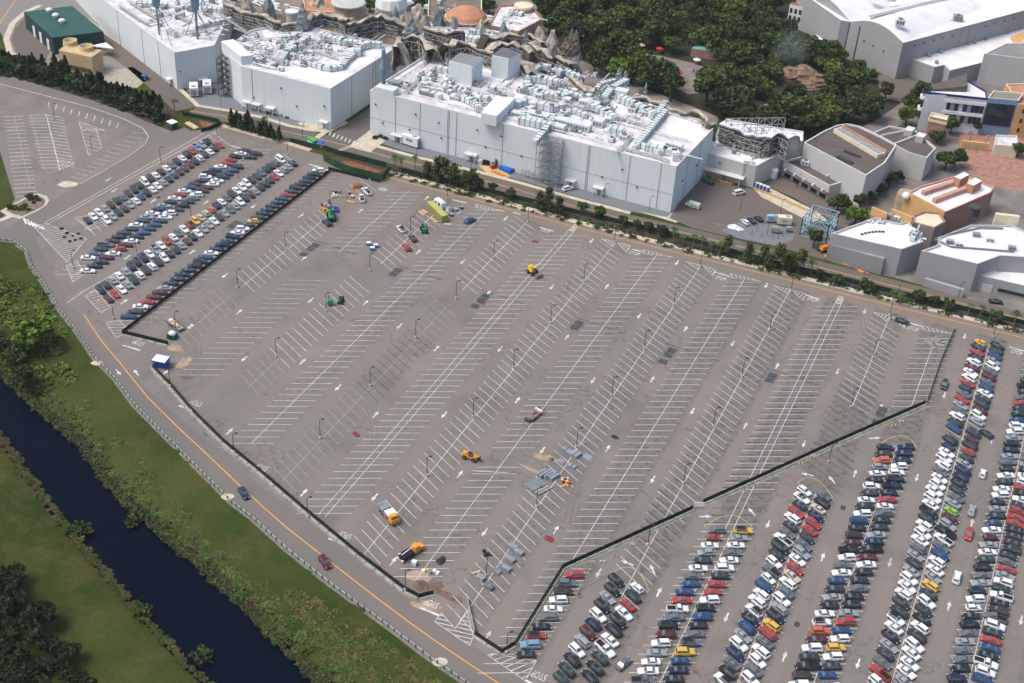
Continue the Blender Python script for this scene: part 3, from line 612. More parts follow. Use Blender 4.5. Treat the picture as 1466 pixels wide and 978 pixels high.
def catwalk(B, px, z, wd=1.0, m=None):
    P = [at(a, b, z + .9) for a, b in px]; mb = MB(); mb.ribbon(P, wd, z + .85, h=.12)
    for a, b in zip(P[:-1], P[1:]):
        d = Vector(b) - Vector(a); k = max(1, int(d.length / 2.5))
        nrm = Vector((-d.y, d.x, 0)).normalized() * wd / 2
        for sg in (1, -1):
            mb.tube(Vector(a) + nrm * sg + Vector((0, 0, 1)), Vector(b) + nrm * sg + Vector((0, 0, 1)), .05, 4)
            for i in range(k + 1): q = Vector(a).lerp(Vector(b), i / k) + nrm * sg; mb.box((q.x, q.y, z), (.08, .08, 1.95))
    return B.part('catwalk', mb, m or STEEL)
def unit(B, c, sz, rz, z, kind=0):
    """rooftop air handler: cabinet on rails, side louvres, a fan ring"""
    mb = MB(); x, y, h = sz
    for k in (-1, 1): mb.box((c[0] - math.sin(rz) * k * y * .35, c[1] + math.cos(rz) * k * y * .35, z), (x, .15, .3), rz, 1)
    mb.box((c[0], c[1], z + .3), (x, y, h), rz); n = max(1, int(x / 1.2))
    for i in range(n):
        o = (i - (n - 1) / 2) * 1.2; mb.box((c[0] + math.cos(rz) * o + math.sin(rz) * (y / 2 + .01), c[1] + math.sin(rz) * o - math.cos(rz) * (y / 2 + .01), z + .3 + h * .2), (.8, .06, h * .55), rz, 1)
    if kind: mb.lathe((c[0], c[1], z + .3 + h), [(min(x, y) * .36, 0), (min(x, y) * .36, .35), (min(x, y) * .28, .35), (min(x, y) * .26, .12)], 12, 1)
    return B.part('air_handler', mb, [DUCT if random.random() < .6 else GREYM, LOUV])
def clutter(B, poly_px, z, n, seed, dens=(1, 2.6)):
    r = random.Random(seed); P = [at(x, y, z)[:2] for x, y in poly_px]; xs = [p[0] for p in P]; ys = [p[1] for p in P]; k = 0; mbp = MB(); mbl = MB()
    while k < n:
        x, y = r.uniform(min(xs), max(xs)), r.uniform(min(ys), max(ys))
        if not inside_poly(x, y, P): continue
        k += 1; t = r.random()
        if t < .28: unit(B, (x, y), (r.uniform(1.4, 3.4), r.uniform(1.2, 2.0), r.uniform(.9, 1.9)), r.choice((0, math.pi / 2)), z, r.random() < .5)
        elif t < .55:
            l = r.uniform(3, 11); d = r.choice(((1, 0), (0, 1))); zz = z + r.uniform(.3, 1.1); mbp.tube((x, y, zz), (x + d[0] * l, y + d[1] * l, zz), r.uniform(.12, .3), 6); mbp.tube((x, y, z), (x, y, zz), .1, 4); mbp.tube((x + d[0] * l, y + d[1] * l, z), (x + d[0] * l, y + d[1] * l, zz), .1, 4)
        elif t < .75: mbp.lathe((x, y, z), [(.3, 0), (.3, .7), (.5, .75), (.5, 1.0), (.1, 1.15)], 8)
        else: mbl.box((x, y, z), (r.uniform(.5, 1.6), r.uniform(.4, 1.2), r.uniform(.3, 1.0)), r.choice((0, .1)), r.choice((0, 1)))
    if mbp.f: B.part('roof_pipework', mbp, DUCT, kind='stuff')
    if mbl.f: B.part('roof_boxes', mbl, [GREYM, WHITEB], kind='stuff')
def wall_seams(B, a, b, h, n, z0=0.0, w_=.14, m=None, name='wall_seam'):
    """vertical joints and drain pipes on the wall a-b"""
    d = Vector(b[:2]) - Vector(a[:2]); l = d.length; d.normalize(); nrm = Vector((d.y, -d.x)); rz = math.atan2(d.y, d.x)
    for t in n:
        c = Vector(a[:2]) + d * l * t + nrm * .07; B.part(name, MB().box((c.x, c.y, z0), (w_, .12, h - z0 - .3), rz), m or WALLSEAM)
WALLSEAM = mat('wall_joint', (.22, .26, .28), .7, .1, .4); LAMPM = mat('wall_lamp_grey', (.07, .08, .09), .5, 0)
def wall_lamps(B, a, b, zs, ts):
    d = Vector(b[:2]) - Vector(a[:2]); l = d.length; d.normalize(); nrm = Vector((d.y, -d.x)); rz = math.atan2(d.y, d.x)
    for t, z in zip(ts, zs):
        c = Vector(a[:2]) + d * l * t + nrm * .22; B.part('wall_lamp', MB().box((c.x, c.y, z), (.55, .45, .5), rz), LAMPM)
def canopy(B, a, b, t, wd, z=3.0, d=2.2):
    e = Vector(b[:2]) - Vector(a[:2]); l = e.length; e.normalize(); nrm = Vector((e.y, -e.x)); rz = math.atan2(e.y, e.x); c = Vector(a[:2]) + e * l * t + nrm * (d / 2 + .02); mb = MB()
    mb.box((c.x, c.y, z), (wd, d, .25), rz)
    for s in (-1, 1): q = c + e * s * wd * .42 + nrm * d * .4; mb.box((q.x, q.y, 0), (.2, .2, z), rz)
    c2 = Vector(a[:2]) + e * l * t + nrm * .06; B.part('door_canopy', mb, CAPW); B.part('service_door', MB().box((c2.x, c2.y, .02), (1.4, .1, 2.2), rz), GREYM)
def lattice(mb, a, b, z0, z1, n, r=.13, depth=None, rings=3, xb=True):
    """steel frame between plan points a and b"""
    a, b = Vector(a[:2]), Vector(b[:2])
    for i in range(n + 1):
        p = a.lerp(b, i / n); mb.tube((p.x, p.y, z0), (p.x, p.y, z1), r, 4)
    for k in range(rings + 1):
        z = z0 + (z1 - z0) * k / rings; mb.tube((a.x, a.y, z), (b.x, b.y, z), r * .8, 4)
    if xb:
        for i in range(n):
            for k in range(rings):
                if (i + k) % 2: p, q = a.lerp(b, i / n), a.lerp(b, (i + 1) / n)
                else: q, p = a.lerp(b, i / n), a.lerp(b, (i + 1) / n)
                mb.tube((p.x, p.y, z0 + (z1 - z0) * k / rings), (q.x, q.y, z0 + (z1 - z0) * (k + 1) / rings), r * .7, 4)
    return mb
def stair_tower(B, c, sz, h, rz=0, m=None):
    """open steel escape stair: posts, flights, landings"""
    mb = MB(); ca, sa = math.cos(rz), math.sin(rz); T = lambda x, y, z: (c[0] + x * ca - y * sa, c[1] + x * sa + y * ca, z)
    X, Y = sz[0] / 2, sz[1] / 2
    for x in (-X, 0, X):
        for y in (-Y, Y): mb.tube(T(x, y, 0), T(x, y, h), .14, 4)
    k = int(h / 2.6)
    for i in range(k + 1):
        z = min(h, i * h / k)
        for y in (-Y, Y): mb.tube(T(-X, y, z), T(X, y, z), .1, 4); mb.tube(T(-X, y, z + 1), T(X, y, z + 1), .05, 4)
        for s in (-1, 1): q = T(s * (X - .6), 0, z - .1); mb.box(q, (1.2, 2 * Y, .1), rz)
        if i < k:
            for y, sgn in ((-Y * .5, 1), (Y * .5, -1)):
                p, q = T(-sgn * (X - 1), y, z + (0 if sgn > 0 else h / k / 2)), T(sgn * (X - 1), y, z + h / k / (2 if sgn > 0 else 1)); mb.tube(p, q, .22, 4)
            for s in range(6): q = T(random.uniform(-X, X), random.uniform(-Y, Y), z); mb.tube(q, (q[0] + random.uniform(-1, 1), q[1], z + h / k), .05, 3)
    B.part('escape_stair', mb, m or GREYM)

# ---- the long pale-blue show building in the middle
h1 = 18.5
A1, A2 = at(534.5, 122, 19.5), at(970, 237, h1); A2 = (A2[0], A1[1] - 2.6, h1)
A1 = (A1[0], A2[1], 0); A3 = at(1027, 178, h1); A4 = (A1[0] + 3, 470, 0)
M = Bld('show_building', [A1, A2, A3, (-170, 466, 0), A4], h1, 'long pale blue windowless show building whose white roof is crowded with ducts', 'building', roof=ROOFD)
zr = h1 - .7
wall_seams(M, A1, A2, h1, [.09, .175, .27, .275, .30, .455, .73, .735, .86, .955]); wall_seams(M, A2, A3, h1, [.3, .6])
mb = MB(); mb.box(((A1[0] + A2[0]) / 2, A1[1] - .04, 7.2), (A2[0] - A1[0] - .4, .06, .12)); M.part('wall_joint_band', mb, WALLSEAM)
wall_lamps(M, A1, A2, [13, 6, 13, 6, 12, 6, 13, 7, 13, 7, 7, 12, 6.5], [.02, .045, .16, .14, .24, .25, .37, .40, .45, .52, .78, .84, .89]); wall_lamps(M, A2, A3, [9, 9], [.2, .55])
for t, w_ in ((.10, 5), (.355, 5), (.685, 4), (.775, 4)): canopy(M, A1, A2, t, w_)
stair_tower(M, (A1[0] + (A2[0] - A1[0]) * .615, A1[1] - 2.2), (9, 3.2), h1 - .4)
mb = MB(); lattice(mb, (A1[0] + (A2[0] - A1[0]) * .53, A1[1] - 2.2), (A1[0] + (A2[0] - A1[0]) * .58, A1[1] - 2.2), 0, 3, 4, .12); M.part('stair_ramp_frame', mb, GREYM)
# stepped front blocks flush with the front wall
def block(B, px4, z0, h, wall=None, roof=None, name='roof_block', louvre=False):
    P = [at(x, y, z0 + h)[:2] for x, y in px4]; mb = MB(); mb.prism(P, z0, z0 + h, 0, 1); B.part(name if False else name, mb, [wall or WALLB, roof or ROOFW])
    if louvre:
        mb = MB(); a, b, c_, d = [Vector(p) for p in P]
        for i in range(9):
            t = (i + .5) / 9; p, q = a.lerp(b, t), d.lerp(c_, t); m_ = (p + q) / 2; mb.box((m_.x, m_.y, z0 + h), ((q - p).length * .94, .55, .25), math.atan2((q - p).y, (q - p).x))
        B.part('roof_louvre', mb, LOUV)
    return P
block(M, [(689, 161.5), (711, 166.5), (738, 140), (709.5, 137.5)], zr, 4.2)
fx = lambda x: A1[1] - .03
mb = MB(); mb.box((at(548, 126, 19)[0] + 2.4, A1[1] + 2.2, zr), (8, 4.5, 2.6)); M.part('roof_block', mb, [WALLB, ROOFW])
block(M, [(642.5, 87), (676, 95.5), (691.5, 83), (658, 75.5)], zr, 8.6, louvre=True, name='plant_tower')
block(M, [(704.5, 79.5), (728, 84), (746, 77), (720, 68)], zr, 9, louvre=True, name='plant_tower')
for p in ('602,131 616,133 631,140', '660,139 676,146 686,156', '640,125 655,128 668,133', '745,172 790,181', '748,168 752,158 764,155', '756,115 760,105 774,95 786,97', '754,119 757,128 772,134 800,140 812,137', '760,112 776,114 800,119', '800,105 806,101 830,112', '806,132 836,141 845,138', '847,152 868,162 880,170', '850,136 858,122 880,116',
          '866,140 876,128 896,117', '885,140 910,150 925,158 936,165', '940,165 951,150 953,148', '912,208 952,160', '916,207 926,212 945,219', '930,211 952,216 966,218 969,225', '690,140 700,143 715,141', '625,98 650,103 662,108', '770,150 790,155 806,152', '820,158 840,166', '876,186 892,190', '765,205 778,190 792,170', '738,150 752,145'):
    duct(M, pts(p), zr, random.choice((1.0, 1.25, 1.45)))
for p in ('556,124 580,108 640,70', '575,112 640,131 700,148 735,158', '572,113 600,122 640,130', '566,127 590,133 680,157 745,173', '748,174 860,202 955,227', '780,148 850,168 930,185', '866,170 940,190 985,200', '800,120 850,138', '836,140 870,130', '600,100 625,112 690,128', '760,140 800,148 850,158 905,172'): pipe(M, pts(p), zr + .9)
for p in ('838,155 850,139 876,114', '780,140 846,157 930,180', '894,212 936,223 958,230', '880,220 895,206 905,193', '700,131 735,138', '582,131 600,112'): catwalk(M, pts(p), zr + .3)
for t in ('745,165 790,178 795,172 752,160', '840,186 855,190 858,181 846,178', '700,142 706,140', ): pass
for x, y, sx, sy, sh in ((566, 122, 5, 3, 1.4), (652, 142, 4, 3, 1.2), (780, 182, 16, 3.4, 2.0), (820, 182, 14, 3.6, 2.2), (770, 168, 9, 3.4, 1.6), (806, 146, 6, 3, 1.8), (857, 180, 4, 4, 2.4), (845, 150, 8, 5, 1.6), (718, 152, 3, 3, 1.5), (967, 214, 5, 2.6, 2), (745, 166, 7, 3, 1.2), (612, 136, 6, 3, 1.4), (668, 145, 9, 3, 1.5), (640, 103, 5, 3, 1.3), (905, 160, 3, 3, 1.6), (925, 165, 3, 3, 1.6), (893, 200, 3, 3, 1.8), (870, 175, 3, 2, 1.6), (860, 150, 6, 3, 2), (885, 135, 8, 4, 2)):
    unit(M, at(x, y, zr), (sx, sy, sh), 0, zr, random.random() < .4)
clutter(M, pts('565,124 690,156 730,145 780,95 700,120 640,85'), zr, 130, 1); clutter(M, pts('745,172 890,210 905,190 940,150 860,110 790,95 750,130'), zr, 190, 2)
clutter(M, pts('905,212 970,229 980,220 910,203'), zr, 16, 3)
P = [at(955, 196, zr), at(1000, 205, zr), at(1018, 180, zr), at(955, 165, zr)]
M.part('clean_roof_panel', MB().sheet(P, zr + .03), ROOFW); M.part('clean_roof_panel', MB().sheet([at(870, 215, zr), at(955, 235, zr), at(975, 212, zr), at(935, 200, zr), at(893, 193, zr)], zr + .02), ROOFW)
# ---- the low wing behind the yard with the quay-like open frame
h2 = 9.0
Wg = Bld('low_wing', [at(x, y, h2) for x, y in ((1012, 219), (1073, 236), (1083, 238), (1150, 201), (1150, 188), (1040, 170), (1026, 190))], h2, 'low white roofed wing beside the yard with an open steel frame on top', wall=WALLL)
a, b = at(1010, 219, h2), at(1073, 236, h2); canopy(Wg, a, b, .5, 16, 3.6, 3)
wall_lamps(Wg, a, b, [6.5], [.35]); clutter(Wg, pts('1020,215 1075,232 1120,206 1040,190'), h2 - .7, 26, 5)
stair_tower(Wg, (at(1075, 250, 4)[0] - 1, at(1075, 250, 4)[1] - 1), (4, 2.4), h2, .3)
mb = MB(); lattice(mb, at(1032, 205, h2), at(1115, 205, h2), h2 - .7, h2 + 6.5, 9, .16, rings=3); lattice(mb, at(1035, 195, h2), at(1120, 194, h2), h2 - .7, h2 + 7.5, 9, .16, rings=3); Wg.part('steel_frame', mb, STEEL)
# ---- rockwork screens along the backs of the show buildings
def rock_screen(px_top, z_top, z_base, label, thick=2.2, seed=0, wav=1.6, dep=4.0, frame=True, crest_m=None):
    """theme-park rockwork seen from behind: dark ribbed back, pale lumpy crest, steel frame holding it up"""
    r = random.Random(seed); P = [Vector(at(x, y, z_top)) for x, y in px_top]; fine = []
    for a, b in zip(P[:-1], P[1:]):
        k = max(1, int((b - a).length / 1.8)); fine += [a.lerp(b, i / k) for i in range(k)]
    fine.append(P[-1]); n = len(fine); root = thing('rock_screen', (sum(p.x for p in fine) / n, sum(p.y for p in fine) / n, 0), label, 'rockwork', None)
    crest, front, base = MB(), MB(), MB(); rows = []
    ph = r.uniform(0, 6)
    for i, p in enumerate(fine):
        t = fine[min(n - 1, i + 1)] - fine[max(0, i - 1)]; nv = Vector((-t.y, t.x, 0)).normalized()
        if nv.y < 0: nv = -nv
        h = z_top + wav * (math.sin(i * .55 + ph) * .45 + math.sin(i * .21 + ph * 2) * .8 + r.uniform(-.75, .75)); wd = thick * r.uniform(.35, 1.5) * (1 + .4 * math.sin(i * .37 + ph))
        rows.append([(p.x, p.y, h - .8), (p.x - nv.x * .3, p.y - nv.y * .3, h), (p.x + nv.x * wd * .5, p.y + nv.y * wd * .5, h + .2 + r.uniform(-.5, .7)), (p.x + nv.x * wd, p.y + nv.y * wd, h - .6), (p.x + nv.x * (wd + dep * .6), p.y + nv.y * (wd + dep * .6), (h + z_base) / 2 + r.uniform(-1, 1)), (p.x + nv.x * (wd + dep), p.y + nv.y * (wd + dep), z_base)])
    m = len(rows[0]); crest.add([v for q in rows for v in q], [(i * m + j, (i + 1) * m + j, (i + 1) * m + j + 1, i * m + j + 1) for i in range(n - 1) for j in range(m - 1)])
    o = crest.build('rock_crest', crest_m or BEIGE, local=True, smooth=False); o.data.transform(Matrix.Translation(-root.location)); o.parent = root
    bk = [(q[0][0], q[0][1], q[0][2]) for q in rows]; back = MB(); k = 5; vs = []
    for i, q in enumerate(bk):
        for j in range(k): vs.append((q[0] + r.uniform(-.3, .3), q[1] + .6 + r.uniform(-.5, .9) * (j > 0), q[2] + (z_base - q[2]) * j / (k - 1)))
    back.add(vs, [(i * k + j, i * k + j + 1, (i + 1) * k + j + 1, (i + 1) * k + j) for i in range(n - 1) for j in range(k - 1)])
    o = back.build('rock_back', ROCKB, local=True); o.data.transform(Matrix.Translation(-root.location)); o.parent = root
    if frame:
        mb = MB(); st = 3
        for i in range(0, n - st, st): lattice(mb, (bk[i][0], bk[i][1] - 1.3), (bk[i + st][0], bk[i + st][1] - 1.3), z_base, min(bk[i][2], bk[i + st][2]) - .3, 2, .15, rings=3, xb=True)
        o = mb.build('support_frame', STEEL, local=True); o.data.transform(Matrix.Translation(-root.location)); o.parent = root
    return root
rock_screen(pts('640,72 655,63 672,62 690,72 706,76'), 24.5, 16, 'arched beige rockwork screen behind the left louvred tower on the long roof', 2.4, 1, 1.2)
rock_screen(pts('704,70 718,62 742,66 758,76'), 25, 16, 'beige rockwork screen wrapping the right louvred tower on the long roof', 3, 2, 1.0)
rock_screen(pts('738,84 748,93 758,104'), 22, 17, 'pale tongue of rockwork hanging right of the louvred towers', 3, 3, .5)
rock_screen(pts('755,62 775,70 800,80 815,90'), 22, 12, 'beige rockwork screen below the tall brown pinnacle', 3, 4, 1.4)
rock_screen(pts('815,110 826,120 838,130 850,132'), 20.5, 17.5, 'curled beige rock lip in the middle of the long roof', 4, 5, .4, 2)
rock_screen(pts('880,132 900,138 925,140 950,148 975,158 1000,163 1012,176 1026,178'), 20.5, 13, 'thin beige rock crest along the back edge of the long roof', 1.6, 6, 1.0, 3)
rock_screen(pts('1030,175 1060,184 1085,192 1105,196 1115,190 1130,198'), 17.5, 9, 'white topped rockwork over the open steel frame of the low wing', 3.6, 7, .9, 3, crest_m=ROOFD)
rock_screen(pts('318,6 345,14 372,20 392,30 402,30'), 21, 15, 'sloping beige rock strip behind the left pale blue building', 3, 8, .8)
rock_screen(pts('402,34 420,30 440,31 462,22 482,24 496,32'), 20.5, 15, 'low rockwork with arches behind the left pale blue building', 3, 9, 1.4)
rock_screen(pts('500,36 520,30 546,26 564,30 585,34'), 20.5, 14, 'pale crested rockwork behind the ducts of the left building', 2.6, 10, 1.0)
rock_screen(pts('562,66 573,55 590,52 604,58 610,72'), 24, 13, 'domed rockwork with exposed steel ribs at the end of the alley', 2.6, 11, .5)
rock_screen(pts('606,38 625,44 645,50 664,46'), 20, 12, 'beige rockwork above the head of the alley', 3, 12, 1.0)
rock_screen(pts('700,56 730,46 760,50 775,60'), 20, 10, 'beige rockwork beside the terracotta dome', 3, 13, 1.2)
def pinnacle(px_base, px_top, z0, r0, label, m=None, seed=0, n=9, sq=.7):
    r = random.Random(seed); b = at(*px_base, z0); h = hgt(px_base, px_top, z0); mb = MB(); k = 9; vs = []
    for j in range(k + 1):
        t = j / k; rr = 1.35 * r0 * (1 - t) ** .75 * (1 + .0 * t) + .12
        for i in range(n): a = 2 * math.pi * i / n + j * .3; q = rr * r.uniform(.72, 1.28); vs.append((b[0] + q * math.cos(a), b[1] + q * sq * math.sin(a), z0 + h * t + r.uniform(-.04, .04) * h * (0 < j < k)))
    mb.add(vs, [(j * n + i, j * n + (i + 1) % n, (j + 1) * n + (i + 1) % n, (j + 1) * n + i) for j in range(k) for i in range(n)])
    return single('rock_pinnacle', mb, m or ROCKBL, label, 'rock spire')
pinnacle((434, 40), (432, 2), 17.5, 2.4, 'jagged grey rock spire behind the left pale blue building', seed=1); pinnacle((588, 56), (588, 20), 17, 2.8, 'blue grey rock spire at the head of the alley between the show buildings', seed=2)
pinnacle((566, 30), (567, 8), 15, 1.6, 'small teal rock spire beside the white boulder dome', seed=3)
BROWNS = mat('brown_rock', (.12, .10, .085), .9, .4, .5, .8)
for dx, tp in ((-7, 52), (0, 40), (6, 42)): pinnacle((816 + dx, 82 + dx * .3), (818 + dx, tp), 14, 2.3, ('left', 'middle', 'right')[(dx > -7) + (dx > 0)] + ' shaft of the tall brown rock pinnacle beside the wood', BROWNS, 20 + dx)
pinnacle((822, 100), (823, 82), 17, 2.6, 'squat grey rock stump on the long roof below the brown pinnacle', seed=5, n=8)
for x, tp in ((884, 96), (893, 100)): pinnacle((x, 128), (x, tp), 15, 1.9, 'grey twin rock point at the back of the long roof, ' + ('left' if x < 888 else 'right') + ' one', seed=x)
pinnacle((923, 140), (926, 117), 18, .8, 'thin green grey rock needle at the back of the long roof', seed=7); pinnacle((752, 66), (751, 42), 15, 1.4, 'small grey rock spire right of the terracotta dome', seed=8)
# blue metal totem at the front-left corner of the long roof
b0 = at(549, 128, 18); t = thing('roof_totem', (b0[0], b0[1], h1), 'blue metal totem on the front left corner of the long roof', 'totem')
BLUEM = mat('blue_grey_metal', (.17, .25, .32), .5, .15, .8, metal=.2)
for nm, pr, m in (('pole', [(.8, 0), (.7, 4.6)], ROCKBL), ('shroud', [(.7, 4.4), (1.5, 4.6), (1.7, 8), (1.0, 11), (.7, 15.5), (.2, 16)], BLUEM)): MB().lathe((0, 0, 0), pr, 9).build(nm, m, t, local=True)
# ---- left pale-blue building (front corner by the alley)
h3 = 17.2
C1 = at(473, 127, h3); C2 = at(345, 94.5, h3); 
poly3 = [(C1[0], C1[1]), (C1[0] + 2.0, 463), (-300, 463), (at(317, 57, h3)[0] + 4, 446), at(318, 72, h3)[:2], (C2[0], C1[1])]
L3 = Bld('show_building', poly3, h3, 'pale blue windowless building left of the alley with a clean white roof edge', roof=ROOFD); z3 = h3 - .7
wall_seams(L3, (C2[0], C1[1]), C1, h3, [.12]); wall_seams(L3, C1, poly3[1], h3, [.3, .62, .66]); wall_lamps(L3, (C2[0], C1[1]), C1, [5, 12, 6, 9], [.13, .45, .62, .93])
for tt, w_ in ((.06, 4), (.17, 4), (.33, 4), (.93, 4)): canopy(L3, (C2[0], C1[1]), C1, tt, w_)
block(L3, [(316.5, 59), (345, 81), (362, 79), (334, 56)], z3, 3.6)
L3.part('clean_roof_panel', MB().sheet([at(400, 105, z3), at(470, 123, z3), at(548, 74, z3), at(520, 70, z3), at(470, 100, z3), at(420, 97, z3)], z3 + .03), ROOFW)
stair_tower(L3, (at(320, 118, 5)[0] + 1, at(320, 118, 5)[1]), (4.5, 5), h3 - 1, .2, DKSTEEL)
for p in ('434,88 462,97 474,99 490,96 497,87 512,74', '444,89 430,82', '462,52 490,60 520,63 545,64', '402,88 410,76 425,66 430,68', '355,76 372,88', '360,55 370,66 388,74', '510,64 524,60', '512,76 512,68 528,63', '430,62 440,55'): duct(L3, pts(p), z3, random.choice((1.0, 1.3, 1.5)))
for p in ('430,75 476,48', '400,86 432,74', '442,70 482,82', '335,40 360,50 375,48', '310,18 352,45', '476,48 510,56 540,62', '372,76 412,90'): catwalk(L3, pts(p), z3 + .3)
for p in ('345,58 420,52', '388,62 404,90', '450,60 470,72 500,78', '360,70 420,84'): pipe(L3, pts(p), z3 + .8)
clutter(L3, pts('352,92 410,104 440,96 500,70 540,62 470,45 420,48 350,55 335,60'), z3, 160, 11)
# ---- far-left pale-blue building with the two tall masts
h4 = 16.0
D1 = at(249.5, 75.5, h4); D0 = at(148, 0, h4); D2 = at(307, 65, h4)
L4 = Bld('show_building', [D0, D1, D2, at(320, 38, h4), at(330, -10, h4), at(300, -60, h4), at(100, -50, h4)], h4, 'pale blue building at far left carrying two tall blue masts on its roof', roof=ROOFD); z4 = h4 - .7
wall_seams(L4, D0, D1, h4, [.2, .55, .78]); wall_lamps(L4, D1, D2, [7.5], [.1]); canopy(L4, D1, D2, .62, 4); canopy(L4, D0, D1, .92, 3)
mb = MB(); d = Vector(D1) - Vector(D0); d.normalize()
for k in range(5): q = at(188 + k * 3.6, 37 + k * 3.0, 12); mb.box((q[0] - .5, q[1] - .5, 11.2), (3.2, .8, .8), math.atan2(d.y, d.x))
L4.part('hanging_brackets', mb, DKSTEEL)
q = at(197, 60, 5); L4.part('loading_door', MB().box((q[0] - .4, q[1] - .4, 2.0), (4.2, .4, 7), math.atan2(d.y, d.x)), WHITEB)
for p in ('170,8 200,28 212,34', '184,2 230,30', '212,34 230,30', '262,46 290,42 330,34', '300,22 325,30', '240,18 270,30'): catwalk(L4, pts(p), z4 + .3)
for p in ('196,6 240,8', '282,40 300,34 330,28', '250,24 262,20', '290,12 318,16', '243,45 252,50'): duct(L4, pts(p), z4, 1.0)
clutter(L4, pts('190,4 215,32 260,55 306,58 325,28 310,0 250,-5'), z4, 80, 12)
for px, tp, nm, leg in (((283, 56), -34, 'right', ((266, 50), (303, 58), (296, 40))), ((228, 50), -26, 'left', ((246, 66), (232, 58), (240, 36)))):
    b = at(*px, z4); h = 30; t = thing('roof_mast', (b[0], b[1], z4 + .02), 'tall blue grey mast with raking struts on the far left roof, ' + nm + ' one', 'mast')
    MB().tube((0, 0, 0), (0, 0, h * .55), .5 if nm == 'right' else .35, 8).build('mast_pole', ROCKBL, t, local=True)
    MB().lathe((0, 0, 0), [(.5, h * .38), (1.5, h * .42), (1.9, h * .6), (1.5, h * .8), (.3, h)], 8).build('mast_shroud', BLUEM, t, local=True)
    for l in leg: e = at(*l, z4); MB().tube((0, 0, 13), (e[0] - b[0], e[1] - b[1], 0), .16, 5).build('strut', GREYM, t, local=True)
# ---- green workshop, cooling tower
hg = 7.5
G_ = Bld('workshop', [at(x, y, hg) for x, y in ((34, 17), (75, 54), (148, 45), (103, 8.5))], hg, 'dark green metal workshop with white roof ventilators at top left', wall=GREENW, roof=GREENR, par=0)
for x, y in ((71, 17.5), (80, 25), (89, 33)): q = at(x, y, hg); G_.part('roof_ventilator', MB().lathe((q[0], q[1], hg), [(1.1, 0), (1.1, .8), (1.7, 1.0), (1.2, 1.7), (.3, 2)], 10), WHITEB, smooth=True)
for tx in (.33, .56, .82): a, b = at(34, 17, hg), at(75, 54, hg); q = lerp(a, b, tx); G_.part('roller_door', MB().box((q[0] - .1, q[1] - .12, .02), (2.6, .25, 4.6), math.atan2(b[1] - a[1], b[0] - a[0])), WHITEB)
ht = 8.5
T_ = Bld('cooling_tower', [at(x, y, ht) for x, y in ((84, 72), (131, 82), (146, 72), (97, 61))], ht, 'tan clad cooling tower with two round fan stacks and dark louvres', 'cooling tower', wall=TANW, roof=TANW, par=0)
for x, y in ((101, 62), (124, 70)): q = at(x, y + 1, ht); T_.part('fan_stack', MB().lathe((q[0], q[1], ht), [(3.1, 0), (2.8, .9), (2.9, 1.7), (2.5, 1.7), (2.4, .4)], 18), TANW, smooth=True)
a, b = T_.poly[0], T_.poly[1]
for k in range(13): q = lerp(a, b, .06 + k * .072); T_.part('louvre', MB().box((q[0], q[1] - .15, 1.2), (.62, .2, 1.9), math.atan2(b[1] - a[1], b[0] - a[0])), DKSTEEL)
P = [at(x, y, 4) for x, y in ((131, 66), (163, 70), (152, 61), (138, 64))]; t = thing('yard_shelter', (sum(p[0] for p in P) / 4, sum(p[1] for p in P) / 4, 0), 'white flat roofed shelter beside the cooling tower', 'shelter')
MB().prism([p[:2] for p in P], 3.7, 4.1).build('shelter_roof', WHITEB, t)
for p in P: MB().tube((p[0], p[1], 0), (p[0], p[1], 3.7), .12, 5).build('post', GREYM, t)
# ---- domes and towers at the top
def round_house(px, z0, prof, label, mats, name='round_tower', n=24, zref=0):
    b = at(*px, zref); t = thing(name, (b[0], b[1], 0), label, 'round building')
    for nm, pr, m in prof: MB().lathe((0, 0, 0), pr, n).build(nm, mats[m], t, local=True, smooth=False)
    return t
MATS = dict(t=TERRA, c=CREAM, b=mat('pale_grey_roof', (.42, .43, .41), .6, .1, .3), w=WHITEB, o=ORANGEW, k=ROCKB, s=mat('sandstone', (.36, .29, .20), .9, .2, .4))
round_house((668, 24), 0, [('drum', [(8.6, 0), (8.6, 10)], 's'), ('cornice', [(9.6, 9.6), (9.8, 10.6)], 'c'), ('dome_roof', [(9.4, 10.5), (8.2, 12.2), (5.6, 13.8), (2.5, 14.8), (.3, 15.1)], 't')], 'round building with a low terracotta dome behind the long roof', MATS, zref=10.5)
round_house((499, 4), 0, [('drum', [(6.6, 0), (6.6, 17)], 's'), ('gallery', [(7.2, 8), (7.2, 9)], 'c'), ('roof_disc', [(7.4, 17), (7.6, 17.8), (6.8, 18.2), (.2, 18.6)], 'b')], 'sandstone drum with a pale grey disc roof at the top edge', MATS, zref=17.5)
round_house((560, 8), 0, [('drum', [(5.6, 0), (5.6, 11)], 's'), ('boulder_dome', [(6.3, 10), (7.4, 13), (6.2, 17), (3.4, 19), (.3, 19.4)], 'w')], 'white boulder like dome at the top edge of the picture', MATS, n=11, zref=13)
round_house((418, 18), 0, [('drum', [(2.5, 12), (2.5, 17.2)], 'b'), ('cap_roof', [(2.9, 17.1), (2.9, 17.8), (.3, 18.2)], 'w')], 'small grey banded drum turret behind the left building', MATS, n=14, zref=17)
round_house((750, 10), 0, [('drum', [(4, 0), (3.8, 9)], 'o'), ('turret_roof', [(4.6, 9), (4.4, 10), (.2, 10.5)], 'c')], 'small sand coloured turret at the edge of the wood', MATS, n=14, zref=9)
TH = Bld('themed_hall', [at(x, y, 9) for x, y in ((436, 14), (480, 18), (508, 10), (500, -30), (430, -30))], 9, 'ochre themed hall at the top edge behind the rock spire', wall=ORANGEW, roof=TERRA, cap=CREAM)
